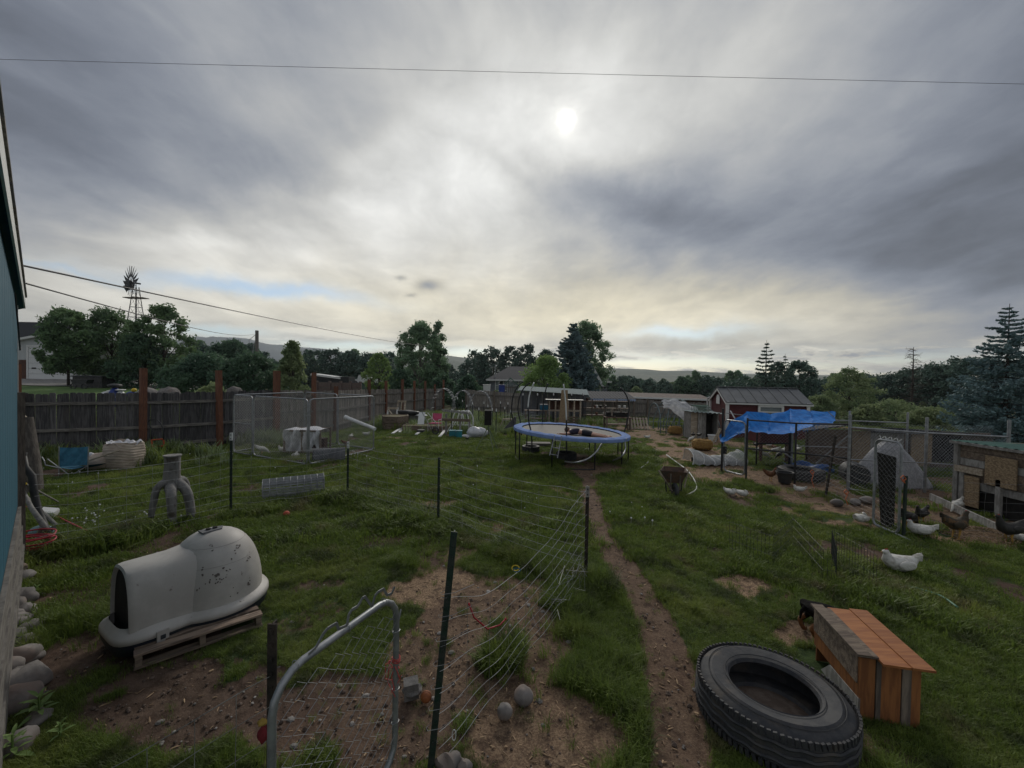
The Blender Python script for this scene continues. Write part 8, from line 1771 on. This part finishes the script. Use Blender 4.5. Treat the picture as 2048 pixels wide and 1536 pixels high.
for k, (px, py, pose, dg, lab) in enumerate([(1530, 918, 'peck', 10, 'white hen farthest left inside the black framed pen'), (1549, 909, 'peck', 170, 'white hen pecking beside a dark one inside the pen'), (1566, 905, 'sit', 30, 'white hen sitting in the middle at the back of the pen'), (1538, 894, 'sit', 100, 'large white hen under the brown box coop'), (1576, 925, 'sleep', 0, 'white hen resting just above the pen tyre'), (1580, 902, 'sit', 60, 'white hen at the blue sheet in the pen'), (1597, 908, 'stand', 80, 'white hen standing upright beside the blue sheet'), (1635, 925, 'stand', 100, 'white hen standing right of the blue sheet'), (1650, 922, 'peck', 20, 'rightmost white hen at the back of the pen'), (1511, 905, 'sit', 0, 'white hen behind the open pen gate')]):
    bird('white_chicken', lab, px, py, pose, W, dg, .85)
bird('black_chicken', 'black hen pecking inside the pen under the tarp', 1558, 918, 'peck', 'featb', 200, .8); bird('black_chicken', 'dark hen under the brown box coop', 1512, 893, 'sit', 'featb', 100, .85); bird('brown_chicken', 'brown hen between white ones at the back of the pen', 1549, 898, 'sit', 'featbr', 100, .8)
for k, (px, py, pose, dg, m_, lab) in enumerate([(524, 909, 'peck', 20, W, 'white hen with a dark tail nearest the kennel gate panel'), (566, 904, 'sit', 190, W, 'white hen crouching in the middle of the left kennel'), (591, 917, 'sit', 100, W, 'white hen standing nearest the front corner of the left kennel'), (623, 907, 'sit', 170, W, 'white hen right behind the front corner post of the left kennel')]):
    bird('white_chicken', lab, px, py, pose, m_, dg, .95)
bird('speckled_chicken', 'small dark hen at the front corner of the left kennel', 600, 927, 'sleep', 'featsp', 0, .6); bird('brown_chicken', 'reddish hen by the far side of the left kennel', 692, 894, 'stand', 'featbr', 10, .75)
bird('white_chicken', 'white hen on the grass behind the right panel of the left kennel', 702, 876, 'sit', W, 90, .8); bird('white_chicken', 'white hen lying low beyond the right corner of the left kennel', 733, 872, 'sit', W, 0, .9)
bird('white_chicken', 'white hen lying on the lawn right of the trampoline', 1295, 878, 'sit', W, 0, .85); bird('white_chicken', 'white hen on the chips left of the second straw bale', 1382, 884, 'peck', W, 200, .8)
p = G(1398, 893); bird('black_chicken', 'left of two dark hens on the near straw bale', 0, 0, 'sit', 'featb', 60, .75, loc=p + Vector((-.1, .3, .34))); bird('black_chicken', 'right of two dark hens on the near straw bale', 0, 0, 'sit', 'featb', 100, .75, loc=p + Vector((.1, .25, .34)))
bird('black_chicken', 'black hen foraging behind the white fleece end by the shack', 1374, 868, 'peck', 'featb', 160, .85)
for k, (px, lab, m_) in enumerate([(1338, 'black hen behind the netting of the hoop run, left', 'featb'), (1347, 'white-faced hen in the middle of the hoop run', 'feath'), (1357, 'grey-black hen behind the netting of the hoop run, right', 'featb')]): bird('black_chicken' if m_ == 'featb' else 'white_chicken', lab, px, 862, 'stand', m_, 80 + 60 * k, .75, loc=GD(px, 20.3))
bird('small_bird', 'small dark bird on the lawn left of the tripod', 935, 879, 'sit', 'featb', 20, .5)

# ------------------------------------------------------------------ dog behind the little kennel
dg_ = thing('dog', 'black dog with tan legs standing half behind the orange box kennel', 'dog', (3.02, 4.08, T(3, 4.1)), R(0), None); q = dg_
V = [Vector(v) for v in [(-.0, 0, .26), (.10, 0, .22), (.22, 0, .17), (.32, 0, .14), (.38, 0, .12), (.43, 0, .11), (.48, 0, .09), (.52, 0, .06), (-.07, 0, .27), (-.11, 0, .22), (-.12, 0, .15),
     (-.03, .075, .26), (.03, .08, .17), (-.06, .08, .10), (-.03, .08, .02), (-.03, -.075, .26), (.04, -.08, .17), (-.055, -.08, .10), (-.02, -.08, .02), (.28, .07, .13), (.27, .07, .08), (.28, .07, .02), (.29, -.07, .13), (.28, -.07, .08), (.30, -.07, .02)]]
E = [(0, 1), (1, 2), (2, 3), (3, 4), (4, 5), (5, 6), (6, 7), (0, 8), (8, 9), (9, 10), (0, 11), (11, 12), (12, 13), (13, 14), (0, 15), (15, 16), (16, 17), (17, 18), (3, 19), (19, 20), (20, 21), (3, 22), (22, 23), (23, 24)]
rad = [(.085, .085), (.09, .095), (.095, .105), (.09, .095), .055, .06, .045, .025, .022, .016, .008, .055, .035, .02, .02, .055, .035, .02, .02, .04, .024, .02, .04, .024, .02]
skin_body('body', V, E, rad, M['furb'], dg_)
for i0, i1, i2 in ((12, 13, 14), (16, 17, 18)): chain([V[i0].lerp(V[i1], .4), V[i1], V[i2], V[i2] + Vector((.03, 0, -.01))], [.026, .0225, .022, .02], 'furt', 'lower_leg', dg_, 8)
for i0, i1 in ((20, 21), (23, 24)): chain([V[i0].lerp(V[i1], .1), V[i0].lerp(V[i1], .6), V[i1], V[i1] + Vector((.03, 0, -.01))], [.026, .022, .022, .02], 'furt', 'lower_leg', dg_, 8)
for s_ in (-1, 1): mb = MB(); mb.blob((.42, s_ * .055, .14), (.03, .01, .045), 8, 6, .1, 1); mb.build('ear', M['furb'], dg_, smooth=True)

# ------------------------------------------------------------------ back garden clutter
def gd(px, py, dep): return D(px, py, dep)
rb1 = thing('raised_bed', 'old hexagonal raised garden bed of dark planks by the grey fence', 'garden bed', GD(789, 19.6)); z0 = rb1.location.z; xa, xb = X_(762, 19.6), X_(815, 19.6); zt = Z_(789, 831, 19.6)
for r_ in range(2):
    za, zb = z0 + (zt - z0) * r_ / 2, z0 + (zt - z0) * (r_ + 1) / 2 - .02; pts = [(xa, 19.9), (xa + .25, 19.3), (xb - .35, 19.2), (xb, 19.8), (xb - .2, 20.5), (xa + .2, 20.5)]
    for k in range(6):
        a, b = pts[k], pts[(k + 1) % 6]; mb = MB(); mb.beam((a[0], a[1], (za + zb) / 2), (b[0], b[1], (za + zb) / 2), .05, zb - za); mb.build('plank', M['wood'], rb1, True)
mb = MB(); mb.prism([(x_, y_, zt - .08) for x_, y_ in pts], (0, 0, .03)); mb.build('soil', M['chip'] if False else mat('bed_soil', (.12, .09, .06), (.16, .15, .07), 9, .95, .5), rb1, True)
rb2 = thing('raised_bed', 'low timber raised bed full of dry soil right of the hexagonal one', 'garden bed', GD(850, 18.8)); 
for (a, b) in (((-1.0, 0), (1.0, 0)), ((1.0, 0), (1.0, 1.1)), ((1.0, 1.1), (-1.0, 1.1)), ((-1.0, 1.1), (-1.0, 0))):
    mb = MB(); mb.beam((a[0], a[1], .14), (b[0], b[1], .14), .05, .24); mb.build('plank', M['wood'], rb2)
mb = MB(); mb.box((0, .55, .2), (1.9, 1.0, .06)); mb.build('soil', _mats['bed_soil'], rb2)
def ladderback(lab, px, dep, w_, h_, diag):
    t = thing('garden_gate' if diag else 'slatted_trellis', lab, 'gate' if diag else 'trellis', GD(px, dep), R(-10), 'pale frames against the fence'); 
    for sx in (-1, 1): mb = MB(); mb.beam((sx * w_ / 2, 0, 0), (sx * w_ / 2 * .9, .25, h_), .09, .03); mb.build('stile', M['white'] if diag else M['woodpale'], t)
    for k, f_ in enumerate((.12, .3, .95) if diag else (.45, .95)): mb = MB(); mb.beam((-w_ / 2, .25 * f_ - .02, h_ * f_), (w_ / 2, .25 * f_ - .02, h_ * f_), .03, .09); mb.build('rail', M['woodpale'], t)
    if diag: mb = MB(); mb.beam((-w_ / 2, .2, h_ * .92), (w_ / 2, .08, h_ * .35), .03, .07, (0, 1, 0)); mb.build('brace', M['woodpale'], t)
    else: mb = MB(); mb.beam((0, .1, h_ * .3), (0, .24, h_), .07, .03); mb.build('stile', M['woodpale'], t)
    return t
ladderback('pale gate frame with a diagonal brace leaning on the grey fence', 782, 21, .55, .95, True)
l2 = ladderback('pale slatted frame hung higher on the grey fence beside the braced one', 800, 22.5, .45, 1.0, False); l2.location.z += .25
bgx = thing('black_bags', 'black bags and sheets heaped on a cage by the grey fence', 'bags', GD(822, 21)); mb = MB(); mb.box((0, .2, .3), (1.2, .5, .6)); mb.build('cage', M['greywood'], bgx); mb = MB(); mb.blob((-.1, 0, .72), (.6, .3, .14), 18, 10, .3, 5); mb.build('black_sheet', M['blackp'], bgx, smooth=True); mb = MB(); mb.blob((.55, -.1, .62), (.3, .15, .05), 12, 8, .2, 6); mb.build('white_cloth', M['bagw'], bgx, smooth=True)
wch = thing('white_scoop_chair', 'white curved plastic shell chair in the back garden', 'chair', GD(843, 18.2)); mb = MB(); mb.grid(lambda u, v: Vector((-.14 + .28 * u, -.12 + .3 * (1 - math.sin(v * 1.6)) + .0, .15 + .75 * (1 - v) if v < .7 else .15 + .75 * .3 - .0 + .05 * math.sin(v * 9))), 10, 16); mb.build('shell', M['pvc'], wch, smooth=True); mb = MB(); mb.box((0, 0, .1), (.3, .3, .1)); mb.build('base', M['blackp'], wch)
pc = thing('pink_chair', 'pink folding armchair in the back garden', 'chair', GD(872, 18.4), R(-15)); mb = MB(); mb.box((0, .15, .68), (.42, .03, .32), (R(-12), 0, 0)); mb.build('backrest', M['pinkc'], pc); mb = MB(); mb.box((0, -.05, .42), (.44, .42, .03)); mb.build('seat', M['pinkc'], pc)
for sx in (-1, 1): mb = MB(); mb.tube([(sx * .24, .15, .85), (sx * .24, .15, .6), (sx * .25, -.25, .6), (sx * .25, -.25, .0)], .012, 6); mb.tube([(sx * .24, .2, 0), (sx * .24, .1, .6)], .012, 6); mb.build('armrest_tube', M['white'], pc)
whp = thing('white_hoop_frame', 'white plastic pipe arches standing over a garden bed', 'frame', GD(925, 18.6)); 
for (xc, w_, yy, h_) in ((-.18, .5, 0, .98), (.0, .5, .3, .96), (.22, .52, .05, 1.0), (.16, .62, .45, .9)):
    mb = MB(); pts = [Vector((xc - w_ / 2, yy, 0)), Vector((xc - w_ / 2, yy, h_ * .55))] + [Vector((xc - w_ / 2 * math.cos(R(a)), yy, h_ * .55 + h_ * .45 * math.sin(R(a)))) for a in range(20, 161, 20)] + [Vector((xc + w_ / 2, yy, h_ * .55)), Vector((xc + w_ / 2, yy, 0))]; mb.tube(pts, .022, 6); mb.build('arch', M['pvc'], whp, smooth=True)
mb = MB(); mb.tube([(-.5, -.05, .35), (.5, -.05, .35)], .02, 6); mb.tube([(-.65, -.1, .05), (-.38, 0, .5)], .022, 6); mb.tube([(-.55, -.15, .05), (-.28, -.05, .5)], .022, 6); mb.build('cross_pipe', M['pvc'], whp)
rf = thing('timber_rail_fence', 'low grey timber rail frame in front of the white pipe arches', 'fence', GD(912, 17.8))
for px, h_ in ((886, .0), (893, .9), (921, .85), (940, .6)): 
    if h_: mb = MB(); p = GD(px, 17.8) - rf.location; mb.box(p + Zv * h_ / 2, (.08, .07, h_)); mb.build('post', M['greywood'], rf)
mb = MB(); mb.beam(gd(884, 820, 17.75) - rf.location, gd(940, 827, 17.75) - rf.location, .03, .1); mb.build('rail', M['greywood'], rf); mb = MB(); mb.beam(gd(884, 839, 17.75) - rf.location, gd(941, 841, 17.75) - rf.location, .04, .12); mb.build('rail', M['wood'], rf)
for px, lab in ((906, 'left one of two teal storage bins at the lawn edge'), (919, 'right one of two teal storage bins at the lawn edge')):
    t = thing('teal_bin', lab, 'bin', GD(px, 17.0), R(5), 'teal storage bins'); mb = MB(); mb.box((0, 0, .13), (.25, .3, .26)); mb.build('body', M['tealbin'], t); mb = MB(); mb.box((0, 0, .27), (.27, .33, .02)); mb.build('rim', M['tealbin'], t)
ws = thing('white_sheeting', 'crumpled white plastic sheeting heap left of the black tripod box', 'sheeting', GD(957, 17.4)); mb = MB(); mb.blob((0, 0, .15), (.42, .3, .26), 34, 20, .22, 9); mb.v = [(a + .02 * math.sin(c * 60), b, max(0, c)) for a, b, c in mb.v]; mb.build('heap', M['bagw'], ws, smooth=True); mb = MB(); mb.blob((-.5, -.1, .04), (.25, .2, .06), 16, 8, .3, 3); mb.build('loose_end', M['bagw'], ws, smooth=True)
for k, (a, b, dep, lab) in enumerate([((800, 843), (825, 850), 18.2, 'white plank lying in front of the hexagonal bed'), ((833, 849), (862, 855), 17.4, 'white plank lying before the low raised bed'), ((786, 855), (826, 851), 17.6, 'white plank lying nearest the lawn edge'), ((880, 856), (900, 857), 16.8, 'short white board left of the teal bins')]):
    p = GD(a[0], dep); q2 = G(b[0], b[1]); mb = MB(); d_ = q2 - p; mb.beam(Vector((0, 0, .03)), Vector((d_.x, d_.y * .6, .05)), .12, .02); o = mb.build('white_plank', M['white']); o.location = p; tag(o, lab, 'plank', 'white planks in the back garden')
# arched cattle panels with steel posts
for k, (px0, px1, top, dep, lab) in enumerate([(862, 908, 777, 27, 'arched wire trellis over the far fence corner'), (903, 945, 781, 25, 'arched wire trellis left of the grey back fence'), (935, 985, 782, 24, 'arched wire trellis in front of the grey back fence')]):
    t = thing('wire_arch', lab, 'trellis', GD((px0 + px1) / 2, dep), 0, 'wire arches in the back garden'); z0 = t.location.z; xa, xb = X_(px0, dep) - t.location.x, X_(px1, dep) - t.location.x; h_ = Z_(px0, top, dep) - z0; mb = MB()
    ap = lambda s, dy: Vector((xa + (xb - xa) * (.5 - .5 * math.cos(math.pi * s)), dy, h_ * math.sin(math.pi * s) ** .7))
    for j in range(7): mb.tube([ap(s / 16, j * .2) for s in range(17)], .006, 4, caps=False)
    for s in range(1, 16): mb.tube([ap(s / 16, 0), ap(s / 16, 1.2)], .005, 3, caps=False)
    mb.build('wire_panel', M['galv'], t)
stakes = [(904, 17.9, 1.0), (906, 26, 1.4), (915, 25, 1.3), (925, 24, 1.2), (934, 22, 1.0), (945, 23, 1.1), (958, 21, .9), (968, 24, 1.1), (976, 22, 1.0), (985, 20, .95), (993, 18.5, 1.05), (1001, 24, 1.1), (1010, 22, .9), (1016, 23, 1.1), (1022, 20, .9)]
tst = thing('garden_stakes', 'white tipped steel stakes standing in the back garden beds', 'stakes', GD(960, 22))
for k, (px, dep, h_) in enumerate(stakes):
    p = GD(px, dep) - tst.location; mb = MB(); mb.beam(p, p + Zv * h_, .035, .035); s = mb.build('stake', M['tpost'], tst); mb = MB(); mb.beam(p + Zv * (h_ - .02), p + Zv * (h_ + .1), .045, .045); mb.build('tip', M['pvc'], s)
gdn = thing('tomato_cages', 'row of wire tomato cages in the beds before the lean-to', 'cages', GD(1052, 22))
for k, px in enumerate((1012, 1020, 1030, 1040, 1050, 1060, 1070)):
    p = GD(px, 20 + (k % 3)) - gdn.location; mb = MB()
    for z, r_ in ((.25, .12), (.5, .15), (.75, .18)): mb.tube([p + Vector((r_ * math.cos(R(a)), r_ * math.sin(R(a)), z)) for a in range(0, 360, 40)], .006, 3, True)
    for a in (0, 90, 180, 270): mb.tube([p + Vector((.1 * math.cos(R(a)), .1 * math.sin(R(a)), 0)), p + Vector((.19 * math.cos(R(a)), .19 * math.sin(R(a)), .85))], .006, 3)
    mb.build('cage', M['galv'], gdn)
db = thing('dark_ramp_board', 'dark board leaning at a low angle left of the trampoline', 'board', GD(1020, 17.2)); c0 = db.location; mb = MB(); mb.prism([D(1007, 858, 17) - c0, D(1030, 833, 17.3) - c0, D(1033, 835, 17.3) - c0, D(1031, 852, 17) - c0], (0, .05, 0)); mb.build('board', M['blackp'], db)
cs = thing('saw_horse', 'small pale wooden trestle on the chips behind the tripod', 'trestle', GD(1016, 20.5)); mb = MB(); mb.beam((-.25, 0, .5), (.3, 0, .5), .1, .06); mb.build('top', M['woodpale'], cs)
for a, b in ((-.2, -.45), (.25, .35)): 
    for sy in (-.15, .15): mb = MB(); mb.beam((a, 0, .48), (b, sy, 0), .04, .03); mb.build('leg', M['woodpale'], cs)
# gatepost wheel/hoe things: wheel cultivator by pink chair
wc_ = thing('wheel_hoe', 'grey wheel hoe with a small wheel beside the white scoop chair', 'tool', GD(858, 17.8)); mb = MB(); mb.tube([(-.3, 0, .95), (-.05, 0, .5), (.1, 0, .2)], .015, 6); mb.tube([(-.1, .2, .9), (.3, 0, .5), (.35, 0, .15)], .015, 6); mb.build('handles', M['galv'], wc_); mb = MB(); mb.tube([(.3 + .13 * math.cos(R(a)), 0, .15 + .13 * math.sin(R(a))) for a in range(0, 360, 30)], .03, 6, True); mb.build('wheel', M['rubber'], wc_)
# weeds: leafy plants at the lower left corner and along the wall
def weed(lab, p, n, L, seed, s_=1.0):
    t = thing('leafy_weed', lab, 'weed', p, 0, 'weeds by the stones'); rr = random.Random(seed); mb = MB(); mb.tube([(0, 0, 0), (0, 0, L * 1.3)], .006 * s_, 5); mb.build('stem', M['leafD'], t)
    proto = None
    for k in range(n):
        a = k * 2.4; z = L * (.25 + 1.05 * k / n); l_ = L * rr.uniform(.6, 1) * (1.15 - .5 * k / n); el = .2 + .8 * k / n
        if proto is None:
            m2 = MB(); vs = []; ns = 6
            for i in range(ns + 1):
                f_ = i / ns; w_ = .13 * math.sin(math.pi * min(f_ * 1.02, 1)) ** .8 + .004; dz = .25 * f_ - .42 * f_ * f_
                vs += [(f_, -w_, dz + .03), (f_, 0, dz), (f_, w_, dz + .03)]
            m2.add(vs, [(i * 3 + j, i * 3 + j + 1, i * 3 + j + 4, i * 3 + j + 3) for i in range(ns) for j in range(2)]); proto = m2.mesh('leaf', M['leafD'], True)
        put(proto, 'leaf', t, (0, 0, z), (0, -el * .7, a), (l_, l_, l_))
    return t
weed('leafy weed with narrow bright leaves among the lower stones', Q(78, 1440), 20, .14, 1); weed('leafy weed at the very bottom left corner', Q(25, 1520), 16, .13, 2); weed('small leafy weed right of the pale slab', Q(120, 1480), 12, .09, 3)
weed('small weed growing between the upper stones by the wall', Q(72, 1190), 10, .08, 4)
# ------------------------------------------------------------------ air
hz = MB(); hz.box((0, 1750, 125), (8000, 4300, 400)); mt = bpy.data.materials.new('haze'); mt.use_nodes = True; t = NT(mt.node_tree)
for n in list(t.n): t.n.remove(n)
pv_ = t.new('ShaderNodeVolumePrincipled'); pv_.inputs['Color'].default_value = (.80, .88, 1.0, 1); pv_.inputs['Density'].default_value = 1.7e-4; pv_.inputs['Anisotropy'].default_value = .45
o_ = t.new('ShaderNodeOutputMaterial'); t.l.new(pv_.outputs[0], o_.inputs['Volume'])
if HAZE:
    o = hz.build('haze', mt); o['kind'] = 'stuff'
